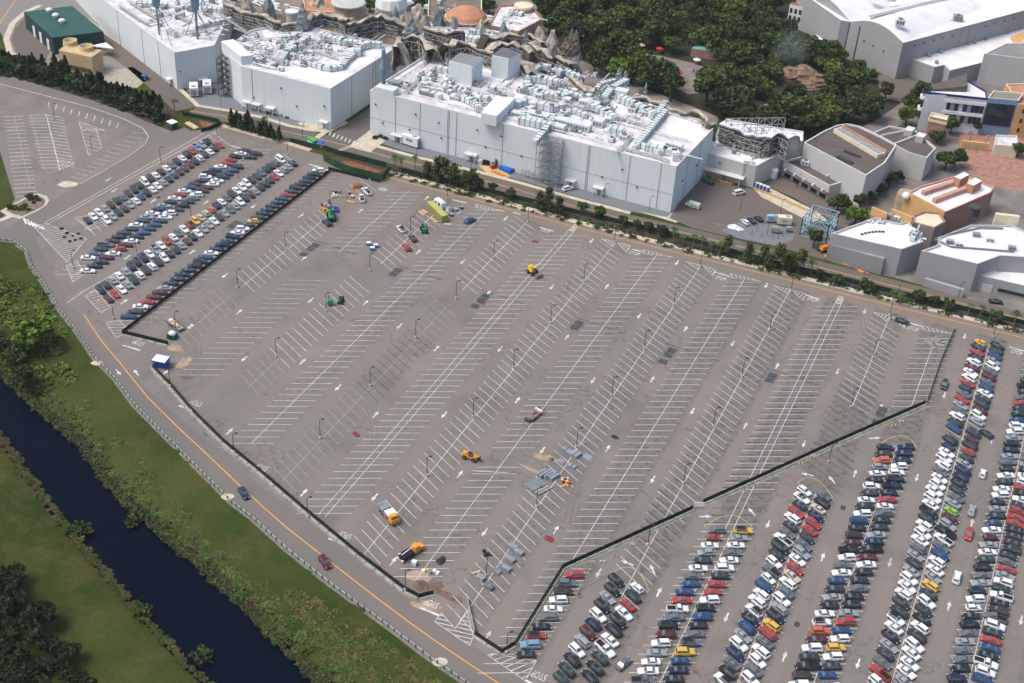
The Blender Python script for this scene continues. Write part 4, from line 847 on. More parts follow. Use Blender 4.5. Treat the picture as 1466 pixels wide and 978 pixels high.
TH2 = Bld('themed_hall', [at(x, y, 8) for x, y in ((612, 22), (652, 34), (668, 20), (690, 14), (690, -25), (615, -25))], 8, 'low sandstone hall beside the terracotta dome', wall=MATS['s'], roof=mat('brown_gravel_roof', (.16, .13, .11), .9, .2, .3), cap=CREAM)
TH3 = Bld('themed_hall', [at(x, y, 8) for x, y in ((700, 36), (742, 45), (775, 28), (760, 5), (715, 8))], 8, 'pale roofed themed hall between the dome and the wood', wall=MATS['s'], roof=ROOFD, cap=TERRA)
clutter(TH3, pts('708,34 740,40 765,26 735,16'), 7.3, 18, 21); clutter(TH2, pts('622,20 660,26 675,10 630,0'), 7.3, 14, 22)
mid = Bld('service_link', [at(x, y, 11) for x, y in ((596, 62), (640, 66), (760, 78), (780, 60), (690, 40), (612, 38))], 11, 'cluttered low roof behind the rockwork between the show buildings', roof=ROOFD, wall=WALLL)
clutter(mid, pts('606,52 650,60 750,74 760,62 690,46 620,44'), 10.3, 70, 23)
for p in ('620,44 650,50 690,60', '700,52 740,62'): duct(mid, pts(p), 10.3, 1.1)
for i, (x, y, r0, h, m) in enumerate(((330, 14, 3, 5, 'b'), (352, 4, 4, 6, 's'), (385, 12, 3, 6, 'b'), (455, 6, 4, 7, 's'), (520, 22, 3, 6, 's'), (600, 24, 4, 7, 's'), (628, 30, 3, 6, 'b'), (650, 44, 3, 7, 'b'), (688, 52, 3.2, 8, 's'), (720, 52, 3, 7, 'b'), (772, 56, 3, 7, 's'), (790, 66, 3, 8, 's'), (610, 46, 3, 8, 'b'), (575, 40, 3, 7, 's'))):
    r = random.Random(i + 90); c = at(x, y, 9); mb = MB(); n_ = 10; vs = []
    for j in range(6):
        for a in range(n_): q = (1 - (j / 5) ** 1.5 * .8) * r.uniform(.7, 1.3); vs.append((c[0] + r0 * 1.3 * q * math.cos(a * .628), c[1] + r0 * q * math.sin(a * .628), 3 + (h + 5) * j / 5 * r.uniform(.93, 1.07)))
    mb.add(vs, [(j * n_ + a, j * n_ + (a + 1) % n_, (j + 1) * n_ + (a + 1) % n_, (j + 1) * n_ + a) for j in range(5) for a in range(n_)] + [tuple(range(5 * n_, 6 * n_))])
    single('rock_mound', mb, ROCKBL if m == 'b' else BEIGE, ('blue grey' if m == 'b' else 'beige') + ' jagged rock mound among the rockwork behind the show buildings', 'rock', 'rock mounds behind the show buildings')
for x, y in pts('345,2 372,3 400,10 452,-4 530,14 590,10 640,2 655,0 612,4 690,30 706,28 600,36 478,28'):
    o = at(x, y, 6)
    for k in range(3): L_ = random.uniform(4, 9); q = (o[0] + random.uniform(-6, 6), o[1] + random.uniform(-4, 4)); single('service_pipe_run', MB().tube((q[0], q[1], 6.4), (q[0] + L_, q[1] + random.uniform(-3, 3), 6.4 + random.uniform(-.5, 1)), .45, 6).box((q[0], q[1], 0), (.3, .3, 6)).box((q[0] + 1.5, q[1] + .5, 5.2), (2.2, 1.8, 1.8)), DUCT, 'pale pipe and box among the rockwork behind the show buildings', 'pipework', 'pipework behind the show buildings')
# ---- grey sound stages, top right
hs = 17
S1 = Bld('sound_stage', [at(x, y, hs) for x, y in ((1143, -14), (1204, 29), (1217, 31), (1293, 61.5), (1466, 15), (1700, -50), (1500, -150), (1180, -80))], hs, 'huge grey sound stage with a curved roof edge at top right', wall=WALLG, roof=ROOFW, par=0)
# bowed gable crown along the left wall
a, b, c_ = at(1143, -14, hs), at(1217, 31, hs), at(1293, 61.5, hs); mb = MB()
for p, q, e in ((a, b, 4.2), (b, c_, 4.0)):
    dv = Vector((at(1500, -30, hs)[0] - at(1293, 61.5, hs)[0], at(1500, -30, hs)[1] - at(1293, 61.5, hs)[1], 0)).normalized(); k = 12; vs = []
    for i in range(k + 1):
        t = i / k; v = Vector(lerp(p, q, t)); z = hs + e * math.sin(math.pi * t); vs += [(v.x, v.y, hs), (v.x, v.y, z), (v.x + dv.x * 70, v.y + dv.y * 70, z), (v.x + dv.x * 70, v.y + dv.y * 70, hs)]
    mb.add(vs, [(i * 4, (i + 1) * 4, (i + 1) * 4 + 1, i * 4 + 1) for i in range(k)], 0); mb.add(vs, [(i * 4 + 1, (i + 1) * 4 + 1, (i + 1) * 4 + 2, i * 4 + 2) for i in range(k)] + [(i * 4 + 2, (i + 1) * 4 + 2, (i + 1) * 4 + 3, i * 4 + 3) for i in range(k)], 1)
S1.part('barrel_roof', mb, [WALLG, ROOFW])
wall_seams(S1, b, c_, hs, [.0, .2], w_=.6, m=DKSTEEL); wall_lamps(S1, b, c_, [11, 10.5, 10], [.32, .5, .7]); wall_lamps(S1, a, b, [13, 12], [.3, .55])
e2 = at(1466, 15, hs); wall_lamps(S1, c_, e2, [hs - 3] * 9, [.1, .17, .25, .32, .4, .68, .76, .84, .92]); wall_seams(S1, c_, e2, hs, [.48, .54], w_=.3)
for x, y in ((1286, 43), (1300, 22), (1252, 6), (1274, 8), (1347, 4), (1372, 24)): unit(S1, at(x, y, hs + 2), (4, 3, 2.4), .3, hs + (4.4 if x < 1290 else 0), True)
catwalk(S1, pts('1245,24 1320,6 1370,-6'), hs + 3.2, 2.2); P = [at(x, y, hs) for x, y in ((1352, 26), (1360, 31), (1376, 26), (1368, 20))]; S1.part('timber_deck', MB().prism([p[:2] for p in P], hs, hs + .3), ORANGEW)
hs2 = 8
S2 = Bld('stage_annex', [at(x, y, hs2) for x, y in ((1302, 83), (1338, 96), (1352, 93), (1360, 101), (1405, 90), (1466, 60), (1600, 20), (1560, -10), (1466, 36))], hs2, 'low white roofed annex along the side of the huge grey sound stage', wall=WALLG, roof=ROOFW)
for x, y in ((1330, 79), (1347, 74), (1387, 62), (1395, 60), (1411, 55), (1442, 46), (1341, 89)): q = at(x, y, hs2); S2.part('roof_vent', MB().lathe((q[0], q[1], hs2 - .7), [(.7, 0), (.7, .8), (1.0, .9), (.8, 1.4)], 8), GREYM)
P = [at(x, y, hs2 + .2) for x, y in ((1447, 52), (1466, 45), (1490, 40), (1480, 58), (1455, 64))]; S2.part('roof_deck', MB().prism([p[:2] for p in P], hs2 - .6, hs2), ORANGEW)
hb = 14
S3 = Bld('sound_stage', [at(x, y, hb) for x, y in ((1409, 77), (1420, 78), (1530, 92), (1560, 60), (1440, 62))], hb, 'pale grey stage block with a rounded end at the right edge', wall=WALLL, roof=mat('grey_roof', (.2, .2, .19), .85, .1, .2), par=.3)
# white arcaded front near the wood
hw = 11
a, b = at(1131, 6, hw), at(1163, 13.5, hw); dv = Vector((b[0] - a[0], b[1] - a[1], 0)).normalized(); back = Vector((-dv.y, dv.x, 0)) * 3
S4 = Bld('arcade_front', [a[:2], b[:2], (b[0] + back.x, b[1] + back.y), (a[0] + back.x, a[1] + back.y)], hw, 'white facade with rows of dark windows beside the grey sound stage', wall=WHITEB, roof=PINKW, cap=TERRA)
for r_ in range(2):
    for k in range(5): q = lerp(a, b, .1 + k * .2); S4.part('window', MB().box((q[0] + back.x * -.03, q[1] + back.y * -.03, 3.6 + r_ * 3.6), (1.1, .25, 2.2), math.atan2(dv.y, dv.x)), GLASSD)
for x, y in ((1166, 60), (1178, 57)): q = at(x, y, 3); single('storage_tank', MB().tube((q[0] - 4, q[1] + 3, 2.2), (q[0] + 4, q[1] - 3, 2.2), 1.4, 10), WHITEB, 'long white cylinder roof beside the grey stage, ' + ('left' if x < 1170 else 'right') + ' one', 'tank')
# ---- curved-front street building with three banded floors
hv = 16
a, b, c_ = at(1328, 131, hv), at(1414, 141, hv), at(1458, 145, hv)
S5 = Bld('street_building', [at(1325, 135, hv)[:2], a[:2], at(1340, 122, hv)[:2], at(1380, 111, hv)[:2], at(1412, 130, hv)[:2], b[:2], ((a[0] + b[0]) / 2, (a[1] + b[1]) / 2 - .4)], hv, 'white street building with rounded corner and long ribbon windows', wall=WHITEB, roof=ROOFW, cap=NAVY)
f0, f1 = at(1323, 152, 6), at(1413, 161, 6)
a2, b2 = (a[0] - 1.2, a[1] - 1.4), (b[0], b[1] - .6)
for r_, z in enumerate((4.6, 9.6)):
    rz = math.atan2(b2[1] - a2[1], b2[0] - a2[0])
    for k in range(15):
        if k in (9,): continue
        q = lerp(a2, b2, .03 + k * .066); S5.part('window', MB().box((q[0], q[1] - .1, z), (1.5, .3, 3.2), rz), GLASSD if k % 4 != 3 else BLUEG)
    S5.part('floor_band', MB().ribbon([(a2[0] - .9, a2[1] + 2.5), (a2[0] - .8, a2[1] + .4), (a2[0], a2[1] - .2), (b2[0], b2[1] - .2)], .8, z + 3.3, h=1.3), WHITEB)
S5.part('roof_band', MB().ribbon([(a2[0] - .9, a2[1] + 2.5), (a2[0] - .8, a2[1] + .4), (a2[0], a2[1] - .25), (b2[0], b2[1] - .25)], .5, hv - .5, h=.9), NAVY)
P = [at(x, y, hv + .5) for x, y in ((1334, 122), (1382, 112), (1384, 128), (1336, 127))]; S5.part('broken_wall_scenery', MB().prism([p[:2] for p in P], hv - .6, [hv + .6, hv + 2.6, hv + 2.0, hv + .2]), [BROWNR])
S6 = Bld('street_building', [b[:2], c_[:2], (c_[0] + 1, c_[1] + 9), (b[0] + 1, b[1] + 9)], hv + .3, 'blue panelled street building with three tall dark glass bays', wall=BLUEG, roof=mat('grey_flat_roof', (.2, .19, .19), .9, .1, .3), cap=CREAM)
for k in range(3): q = lerp(b, c_, .2 + k * .3); S6.part('tall_window', MB().box((q[0], q[1] - .1, 4.6), (3.6, .3, 9.5), math.atan2(c_[1] - b[1], c_[0] - b[0])), GLASSD)
S7 = Bld('street_building', [(c_[0] + .2, c_[1] - .3), at(1530, 152, hv - 1)[:2], at(1530, 118, hv - 1)[:2], at(1440, 120, hv - 1)[:2]], hv - 1, 'ochre street building with orange roof at the right edge', wall=ORANGEW, roof=TERRA, cap=CREAM)
for k in range(3):
    for z in (2.6, 6.8, 11): q = lerp((c_[0], c_[1]), at(1530, 152, hv - 1), .15 + k * .16); S7.part('window', MB().box((q[0], q[1] - .4, z), (1.2, .3, 1.8), -.1), GLASSD)
q = at(1336, 200, 0); S8 = Bld('gate_tower', [(q[0] - 3.4, q[1] - 2.4), (q[0] + 3.4, q[1] - 2.4), (q[0] + 3.4, q[1] + 2.4), (q[0] - 3.4, q[1] + 2.4)], 10.5, 'square brick tower with cream crown beside the banded street building', 'tower', wall=PINKW, roof=CREAM, cap=CREAM)
S8.part('crown_band', MB().prism([(q[0] - 3.7, q[1] - 2.7), (q[0] + 3.7, q[1] - 2.7), (q[0] + 3.7, q[1] + 2.7), (q[0] - 3.7, q[1] + 2.7)], 8.4, 9.4), CREAM)
S9 = Bld('kiosk_building', [at(x, y, 5) for x, y in ((1424, 207), (1458, 210), (1456, 194), (1426, 193))], 5, 'small cream kiosk with white awning on the brick street', wall=CREAM, roof=ROOFD)
q0, q1 = at(1374, 212, 0), at(1413, 216, 0); t = thing('gateway_wall', ((q0[0] + q1[0]) / 2, q0[1], 0), 'low orange arcaded wall across the brick street', 'wall'); MB().box(((q0[0] + q1[0]) / 2, (q0[1] + q1[1]) / 2, 0), (math.hypot(q1[0] - q0[0], q1[1] - q0[1]), 1, 3.4), math.atan2(q1[1] - q0[1], q1[0] - q0[0])).build('wall_panel', ORANGEW, t)
for k in range(9): q = lerp(q0, q1, .08 + k * .105); MB().box((q[0], q[1] - .55, .3), (.8, .1, 2.2)).build('arch_recess', MATS['s'], t)
# ---- theatre with bowed brown roof
hq = 13.5
roofpx = [(1151, 204), (1178, 188), (1198, 179), (1213, 177), (1230, 180), (1262, 195), (1284, 207), (1267, 233), (1240, 251)]
B5 = Bld('theatre', [at(x, y, hq) for x, y in roofpx], hq, 'light grey theatre with bowed brown roof and orange trimmed trough', wall=WALLL, roof=BROWNR, cap=mat('white_parapet', (.6, .6, .58), .7, .05, .3))
a, b = at(1199, 186, hq), at(1262, 223, hq); mb = MB(); mb.box(((a[0] + b[0]) / 2, (a[1] + b[1]) / 2, hq - .7), (math.hypot(b[0] - a[0], b[1] - a[1]), 4.4, 1.6), math.atan2(b[1] - a[1], b[0] - a[0])); B5.part('roof_trough', mb, CREAM)
B5.part('trough_bed', MB().box(((a[0] + b[0]) / 2, (a[1] + b[1]) / 2, hq + .9), (math.hypot(b[0] - a[0], b[1] - a[1]) - 1, 3.4, .04), math.atan2(b[1] - a[1], b[0] - a[0])), ROOF2 if False else GREYM)
nrm = Vector((-(b[1] - a[1]), b[0] - a[0], 0)).normalized(); c0 = (Vector(a) + Vector(b)) / 2 + nrm * 2.1; B5.part('orange_trim', MB().box((c0.x, c0.y, hq + .9), (math.hypot(b[0] - a[0], b[1] - a[1]), .8, .7), math.atan2(b[1] - a[1], b[0] - a[0])), TERRA)
mb = MB()
for k in range(6): q = at(1200 + k * 3.7, 224.5 + k * 1.8, hq - .5); mb.box((q[0], q[1], hq - .7), (1.0, 1.9, .6), -.4)
for k in range(6): q = at(1210 + k * 3.9, 217 + k * 1.5, hq - .5); mb.box((q[0], q[1], hq - .7), (.9, 1.2, .7), -.4)
B5.part('roof_vents', mb, DKSTEEL)
hq2 = 6.0
B6 = Bld('theatre_annex', [at(x, y, hq2) for x, y in ((1122, 230), (1188, 266), (1214, 258), (1148, 224))], hq2 + .0, 'low grey annex with brown roof along the front of the theatre', wall=WALLL, roof=BROWNR, cap=mat('pale_trim', (.58, .58, .57), .7, .05, .3))
a, b = B6.poly[0], B6.poly[1]; rz = math.atan2(b[1] - a[1], b[0] - a[0])
q = lerp(a, b, .5); B6.part('awning', MB().box((q[0] - .3, q[1] - 1.1, 2.9), (math.hypot(b[0] - a[0], b[1] - a[1]), 1.8, .25), rz), BROWNR)
for k in range(5): q = lerp(a, b, .14 + k * .19); B6.part('shopfront', MB().box((q[0] - .1, q[1] - .15, .3), (3.0, .2, 2.0), rz), GLASSD); q = lerp(a, b, .1 + k * .2); B6.part('awning_bracket', MB().box((q[0] - .3, q[1] - 1.0, 3.15), (.5, 1.2, .8), rz), WHITEB)
clutter(B6, pts('1150,236 1186,258 1200,255 1160,234'), hq2 - .7, 14, 31)
hq3 = 10
B7 = Bld('theatre_wing', [at(x, y, hq3) for x, y in ((1250, 190), (1273, 180), (1310, 186), (1340, 212), (1327, 226), (1300, 218))], hq3, 'wing of the theatre with several walled brown roof bays', wall=WALLL, roof=BROWNR, cap=mat('pale_roof_edge', (.55, .55, .53), .7, .05, .3))
for p in ('1262,194 1300,186', '1280,206 1316,192'): a, b = [at(x, y, hq3) for x, y in pts(p)]; B7.part('roof_divider', MB().ribbon([a, b], .5, hq3 - .7, h=.9), CAPW)
block(B7, [(1295, 186), (1306, 188), (1311, 183), (1300, 180)], hq3 - .7, 2.6, WALLL, ROOFD); block(B7, [(1311, 195), (1322, 197), (1327, 192), (1316, 189)], hq3 - .7, 2.6, WALLL, ROOFD)
# ---- pitched orange hall
hk = 9.5
B8 = Bld('painted_hall', [at(x, y, hk) for x, y in ((1300, 276), (1353, 304), (1418, 276), (1424, 268), (1378, 249), (1316, 267))], hk, 'orange fronted hall with stepped white roof and pink brick sides', wall=PINKW, roof=ROOFW, cap=mat('salmon_trim', (.5, .28, .22), .8, .1, .3))
a, b = at(1300, 276, hk), at(1353, 304, hk); rz = math.atan2(b[1] - a[1], b[0] - a[0]); c0 = lerp(a, b, .5); B8.part('painted_front', MB().box((c0[0] - .3, c0[1] - .3, .02), (math.hypot(b[0] - a[0], b[1] - a[1]) + .6, .5, hk + .6), rz), ORANGEW)
for p in ('1321,277 1384,256', '1337,288 1402,264'): a, b = [at(x, y, hk) for x, y in pts(p)]; B8.part('roof_step', MB().ribbon([a, b], 1.6, hk - .7, h=1.7), mat('salmon_wall', (.45, .25, .19), .8, .1, .3))
block(B8, [(1366, 253), (1375, 257), (1388, 250), (1380, 246)], hk - .7, 3.6, TERRA, ROOFW); block(B8, [(1384, 262), (1394, 266), (1406, 259), (1396, 254)], hk - .7, 3.6, TERRA, ROOFW)
q0, q1 = at(1396, 290, 5), at(1420, 278, 5)
for k in range(2):
    for z in (1.6, 5.0): q = lerp(q0, q1, .2 + k * .5); B8.part('window', MB().box((q[0] + .2, q[1] - .2, z), (1.6, .3, 2.2), math.atan2(q1[1] - q0[1], q1[0] - q0[0])), GLASSD)
q = at(1293, 296, 0); single('stone_kiosk', MB().lathe((q[0], q[1], 0), [(3.6, 0), (3.4, 5.5), (3.0, 6.2), (2.2, 6.4)], 9), MATS['s'], 'grey stone drum in front of the orange hall', 'kiosk')
q = at(1295, 290, 6); single('balloon_ornament', MB().lathe((q[0], q[1], 7), [(.3, 0), (1.3, .8), (1.6, 1.8), (1.1, 2.8), (.2, 3.2)], 10), WHITEB, 'small white and green round ornament on the stone drum', 'ornament', smooth=True)
# ---- grey blocks at right, white roofs
hr = 10.5
B9 = Bld('grey_block', [at(x, y, hr) for x, y in ((1190, 334), (1291, 357), (1322, 346), (1300, 316), (1287, 320), (1253, 311))], hr, 'slate grey block with white roof and a metal lean to at lower right', wall=WALLG, roof=ROOFW, cap=mat('pale_edge', (.45, .45, .44), .7, .05, .3))
B9b = Bld('lean_to', [at(x, y, 6.2) for x, y in ((1187, 350), (1266, 371), (1268, 361), (1190, 344))], 6.2, 'grey metal lean to on the front of the slate grey block', wall=mat('grey_cladding', (.25, .25, .255), .6, .05, .1), roof=GREYM, par=0)
mb = MB()
for k in range(7): q = at(1234 + k * 5, 336 - [0, 1.5, 2.5, 3.2, 3.6, 3.8, 3.6][k], hr - .7); mb.box((q[0], q[1], hr - .7), (.9, .9, .35))
B9.part('roof_hatches', mb, DKSTEEL)
q = at(1300, 330, hr); B9.part('roof_shell', MB().lathe((q[0], q[1], hr - .6), [(5, 0), (4.4, 1.0), (2.5, 1.8), (.2, 2.1)], 14, sq=.5), WHITEB, smooth=True); clutter(B9, pts('1300,345 1318,343 1318,335 1304,332'), hr - .7, 24, 41); clutter(B9, pts('1240,320 1300,322 1290,315 1262,312'), hr - .7, 12, 42)
for x, y, w_ in ((1258, 309, 6), (1290, 313, 8)): q = at(x, y, hr); B9.part('scenic_parapet', MB().box((q[0], q[1], hr - .7), (w_, .8, 3), -.3), ORANGEW)
hr2 = 11
B10 = Bld('grey_block', [at(x, y, hr2) for x, y in ((1319, 359), (1400, 378), (1432, 366), (1530, 372), (1466, 330), (1450, 322), (1390, 322), (1343, 340), (1344, 350))], hr2, 'slate grey block with wide white roof at the right edge', wall=WALLG, roof=ROOFW, cap=mat('pale_edging', (.45, .45, .44), .7, .05, .3))
pipe(B10, pts('1338,342 1360,335 1402,326 1436,327'), hr2 - .2, .3, LOUV); pipe(B10, pts('1340,343 1362,353 1452,360'), hr2 - .2, .3, LOUV)
for x, y in ((1360, 346), (1449, 355), (1373, 350), (1398, 336), (1417, 343)): unit(B10, at(x, y, hr2), (2.4, 1.6, 1.1), .3, hr2 - .7)
q = at(1391, 316, 8); B10.part('water_tank', MB().lathe((q[0], q[1], hr2 - .7), [(1.9, 0), (1.9, 3), (2.3, 3.1), (2.2, 3.6), (.2, 3.9)], 12), [DKSTEEL]); 
q0, q1 = at(1422, 318, hr2), at(1456, 322, hr2); B10.part('scenic_gable', MB().box(((q0[0] + q1[0]) / 2, (q0[1] + q1[1]) / 2, hr2 - .7), (math.hypot(q1[0] - q0[0], q1[1] - q0[1]), 1.4, 4.2), math.atan2(q1[1] - q0[1], q1[0] - q0[0])), CREAM)
hr3 = 5.5
B11 = Bld('grey_block', [at(x, y, hr3) for x, y in ((1402, 394), (1530, 424), (1540, 390), (1434, 382))], hr3, 'low grey annex with white roof at the right edge', wall=WALLG, roof=ROOFW)
a, b = B11.poly[0], B11.poly[1]; q = lerp(a, b, .45); B11.part('strip_window', MB().box((q[0], q[1] - .15, 1.4), (12, .3, 1.0), math.atan2(b[1] - a[1], b[0] - a[0])), GLASSD); q = lerp(a, b, .12); B11.part('loading_door', MB().box((q[0], q[1] - .15, .02), (3.4, .3, 2.8), math.atan2(b[1] - a[1], b[0] - a[0])), WALLL)
B12 = Bld('yard_wall', [at(x, y, 3) for x, y in ((1324, 399), (1380, 416), (1381, 413), (1326, 397))], 3, 'grey screen wall hiding a loading bay beside the service road', 'wall', wall=WALLG, roof=WALLG, par=0)
B13 = Bld('small_house', [at(x, y, 9.5) for x, y in ((1307, 318), (1338, 326), (1354, 317), (1345, 304), (1324, 302), (1308, 308))], 9.5, 'small grey house shape with pale roof between the grey blocks', wall=mat('brownish_wall', (.27, .25, .24), .8, .1, .2), roof=CREAM, cap=PINKW)
# blue steel gantry in the yard
G0 = at(1168, 345, 0); t = thing('steel_gantry', G0, 'light blue open steel gantry at the corner of the yard', 'steel frame'); PB = mat('pale_blue_steel', (.26, .40, .50), .5, .1, .5)
mb = MB(); c4 = [at(x, y, 0) for x, y in ((1145, 336), (1182, 348), (1196, 330), (1160, 320))]
for i in range(4): lattice(mb, c4[i], c4[(i + 1) % 4], 0, 7.5, 3, .2, rings=3)
o = mb.build('frame', PB, t)
# ================================================================== CARS
PAINT = dict(w=('white', (.66, .67, .68)), s=('silver', (.34, .36, .38)), g=('grey', (.145, .16, .175)), d=('dark grey', (.034, .040, .047)), k=('black', (.008, .009, .011)),
             b=('blue', (.020, .070, .19)), n=('navy', (.012, .022, .062)), r=('red', (.33, .030, .025)), m=('maroon', (.105, .014, .018)), o=('orange', (.50, .10, .03)), y=('yellow', (.60, .35, .04)),
             l=('lime green', (.20, .42, .03)), t=('dark green', (.025, .045, .042)), c=('pale blue', (.20, .33, .50)), q=('beige', (.46, .41, .31)), u=('brown', (.055, .032, .025)))
def paint(k):
    nm, c = PAINT[k]; met = k in 'sgdnbmtcu'
    return mat('car_paint_' + nm.replace(' ', '_'), c, .28 if met else .32, 0, metal=.35 if met else 0, spec=.5, coat=.6)
PM = {k: paint(k) for k in PAINT}
TYRE = mat('tyre_rubber', (.012, .012, .013), .8, 0); CGLASS = mat('car_glass', (.10, .135, .145), .09, 0, metal=.35, spec=.8, coat=.6); HUB = mat('wheel_rim', (.25, .26, .27), .4, 0, metal=.6); BLACKP = mat('black_plastic', (.012, .012, .014), .6, 0)
LAMPW = mat('headlamp_lens', (.6, .62, .64), .2, 0); LAMPR = mat('tail_lamp_lens', (.30, .01, .01), .3, 0)
def loft(rings):
    mb = MB(); n = len(rings[0])
    for r_ in rings: mb.v += [tuple(p) for p in r_]
    for i in range(len(rings) - 1):
        for j in range(n): mb.f.append((i * n + j, i * n + (j + 1) % n, (i + 1) * n + (j + 1) % n, (i + 1) * n + j)); mb.m.append(0)
    mb.f.append(tuple(range(n))[::-1]); mb.f.append(tuple((len(rings) - 1) * n + j for j in range(n))); mb.m += [0, 0]
    return mb
#        length width belt roof |  cabin base rear, roof rear, roof front, base front (fractions of the half length, + = nose)
SHAPE = dict(s=(4.75, 1.82, .92, 1.44, -.66, -.36, .10, .42), u=(4.72, 1.92, 1.05, 1.74, -.93, -.80, .14, .44), h=(4.10, 1.76, .93, 1.50, -.93, -.70, .12, .46), v=(5.1, 1.98, 1.05, 1.92, -.96, -.90, .36, .68),
             p=(5.7, 1.98, 1.08, 1.86, -.12, -.06, .26, .46))
TYPES = dict(s='sedan', u='SUV', h='hatchback', v='van', p='pickup', k='SUV', c='convertible')
def car_meshes(ty):
    base = {'k': 'u', 'c': 's'}.get(ty, ty); l, w_, zb, zr_, cr, rr, rf, cf = SHAPE[base]; a = l / 2; hw = w_ / 2; zl = .24
    nose = .74 if base in 'sh' else .9; tail = zb if base != 's' else .98; st = []
    for x, k, zt in ((-1, .86, tail * .80), (-.965, .95, tail * .96), (-.8, 1, tail), (-.5, 1, zb), (0, 1, zb), (cf, 1, zb), (.72, .99, zb - .07), (.90, .93, nose), (.985, .84, nose * .82), (1, .78, nose * .66)):
        h = hw * k; lo = zl + (.12 if abs(x) > .95 else 0); st.append([(x * a, -h * .92, lo), (x * a, -h, lo + .16), (x * a, -h * .985, zt - .16), (x * a, -h * .88, zt), (x * a, h * .88, zt), (x * a, h * .985, zt - .16), (x * a, h, lo + .16), (x * a, h * .92, lo)])
    body = loft(st)
    # cabin: four pillars, roof shell
    B0, B1, tw = hw * .87, hw * .68, .03
    q = lambda x, y, z: (x * a, y, z)
    low = [q(cr, -B0, zb - .02), q(cf, -B0, zb - .02), q(cf, B0, zb - .02), q(cr, B0, zb - .02)]; hi = [q(rr, -B1, zr_ - .04), q(rf, -B1, zr_ - .04), q(rf, B1, zr_ - .04), q(rr, B1, zr_ - .04)]
    body.add(low + hi, [(0, 1, 5, 4), (1, 2, 6, 5), (2, 3, 7, 6), (3, 0, 4, 7)], 0)
    mid = [q(rr * .92, -B1 * .86, zr_), q(rf * .8, -B1 * .86, zr_), q(rf * .8, B1 * .86, zr_), q(rr * .92, B1 * .86, zr_)]
    rm = 1 if ty in 'kc' else 0
    body.add(hi + mid, [(0, 1, 5, 4), (1, 2, 6, 5), (2, 3, 7, 6), (3, 0, 4, 7), (4, 5, 6, 7)], rm)
    if base == 'p':      # open bed: dark floor between the side rails
        body.add([q(-.93, -hw * .78, zb + .012), q(-.16, -hw * .78, zb + .012), q(-.16, hw * .78, zb + .012), q(-.93, hw * .78, zb + .012)], [(0, 1, 2, 3)], 1)
        for s in (-1, 1): body.box((-.545 * a, s * hw * .84, zb - .02), (.80 * a, .14, .14), 0, 0)
        body.box((-.95 * a, 0, zb - .02), (.1, hw * 1.7, .14), 0, 0)
    parts = {}
    def pane(name, i, j, x0, x1, lift):
        A, Bp, Cc, D = (Vector(low[i]), Vector(low[j]), Vector(hi[j]), Vector(hi[i])); nrm = (Bp - A).cross(D - A).normalized()
        f = lambda s_, t_: A.lerp(Bp, s_).lerp(D.lerp(Cc, s_), t_)
        o = nrm * .012; v = [f(x0, .10), f(x1, .10), f(x1, .92), f(x0, .92)]
        if lift: v = [f(x0, .10), f(x1, .10), f(x1 * .985, .92), f(x0 + .015, .92)]
        mb = MB(); mb.add([p + o for p in v] + [p - o * .5 for p in v], [(0, 1, 2, 3), (0, 4, 5, 1), (1, 5, 6, 2), (2, 6, 7, 3), (3, 7, 4, 0)]); parts.setdefault(name, []).append((mb, CGLASS, (0, 0, 0)))
    pane('windscreen', 1, 2, .05, .95, 0); pane('rear_window', 3, 0, .07, .93, 0)
    pane('side_window', 0, 1, .05, .95, 1); pane('side_window', 2, 3, .05, .95, 1)
    if ty == 'c' or (ty in 'su'): 
        sr = MB(); sr.box((0, 0, zr_ - .005), (.62, hw * .8, .025)); 
    wr = .33 if base in 'sh' else .38
    wm_ = MB(); wm_.tube((0, -.11, 0), (0, .11, 0), wr, 12, 0); wm_.tube((0, -.118, 0), (0, .118, 0), wr * .6, 8, 1)
    for x in (-.60, .62):
        for s in (-1, 1): parts.setdefault('wheel', []).append((wm_, [TYRE, HUB], (x * a, s * (hw - .10), wr)))
    hl = MB(); hl.box((0, 0, 0), (.22, .34, .13)); tl = MB(); tl.box((0, 0, 0), (.1, .30, .18))
    for s in (-1, 1):
        parts.setdefault('headlight', []).append((hl, LAMPW, (.925 * a, s * hw * .66, nose * .80))); parts.setdefault('tail_light', []).append((tl, LAMPR, (-.985 * a, s * hw * .66, tail * .70)))
    mr = MB(); mr.box((0, 0, 0), (.14, .2, .13))
    for s in (-1, 1): parts.setdefault('mirror', []).append((mr, BLACKP, (cf * a * .86, s * hw * 1.04, zb)))
    return body, parts
CARM = {t: car_meshes(t) for t in 'suhvpkc'}
MESHC = {}
def mesh_of(key, mb, mats, name):
    if key not in MESHC:
        o = mb.build(name, mats); MESHC[key] = o.data; bpy.data.objects.remove(o)
    return MESHC[key]
PROTO = {}
def proto(col, ty):
    """one car of each colour and kind with its parts; never linked to the scene, only copied"""
    if (col, ty) in PROTO: return PROTO[(col, ty)]
    body, parts = CARM[ty]; L_ = [('body', mesh_of(('body', col, ty), body, [PM[col], BLACKP], 'body'), (0, 0, 0))]
    for nm, lst in parts.items():
        for i, (mb, m, loc) in enumerate(lst): L_.append((nm, mesh_of((nm, ty, i if nm in ('side_window',) else 0), mb, m, nm), loc))
    PROTO[(col, ty)] = L_; return L_
def car_at(x, y, rz, col, ty, label, group=None, sc=1.0, cat='car'):
    r = thing('parked_car' if group else 'car', (x, y, .03), label, cat, group); r.rotation_euler = (0, 0, rz); r.scale = (sc, sc, sc)
    for nm, me, loc in proto(col, ty):
        o = bpy.data.objects.new(nm, me); C.objects.link(o); o.parent = r; o.location = loc
    return r
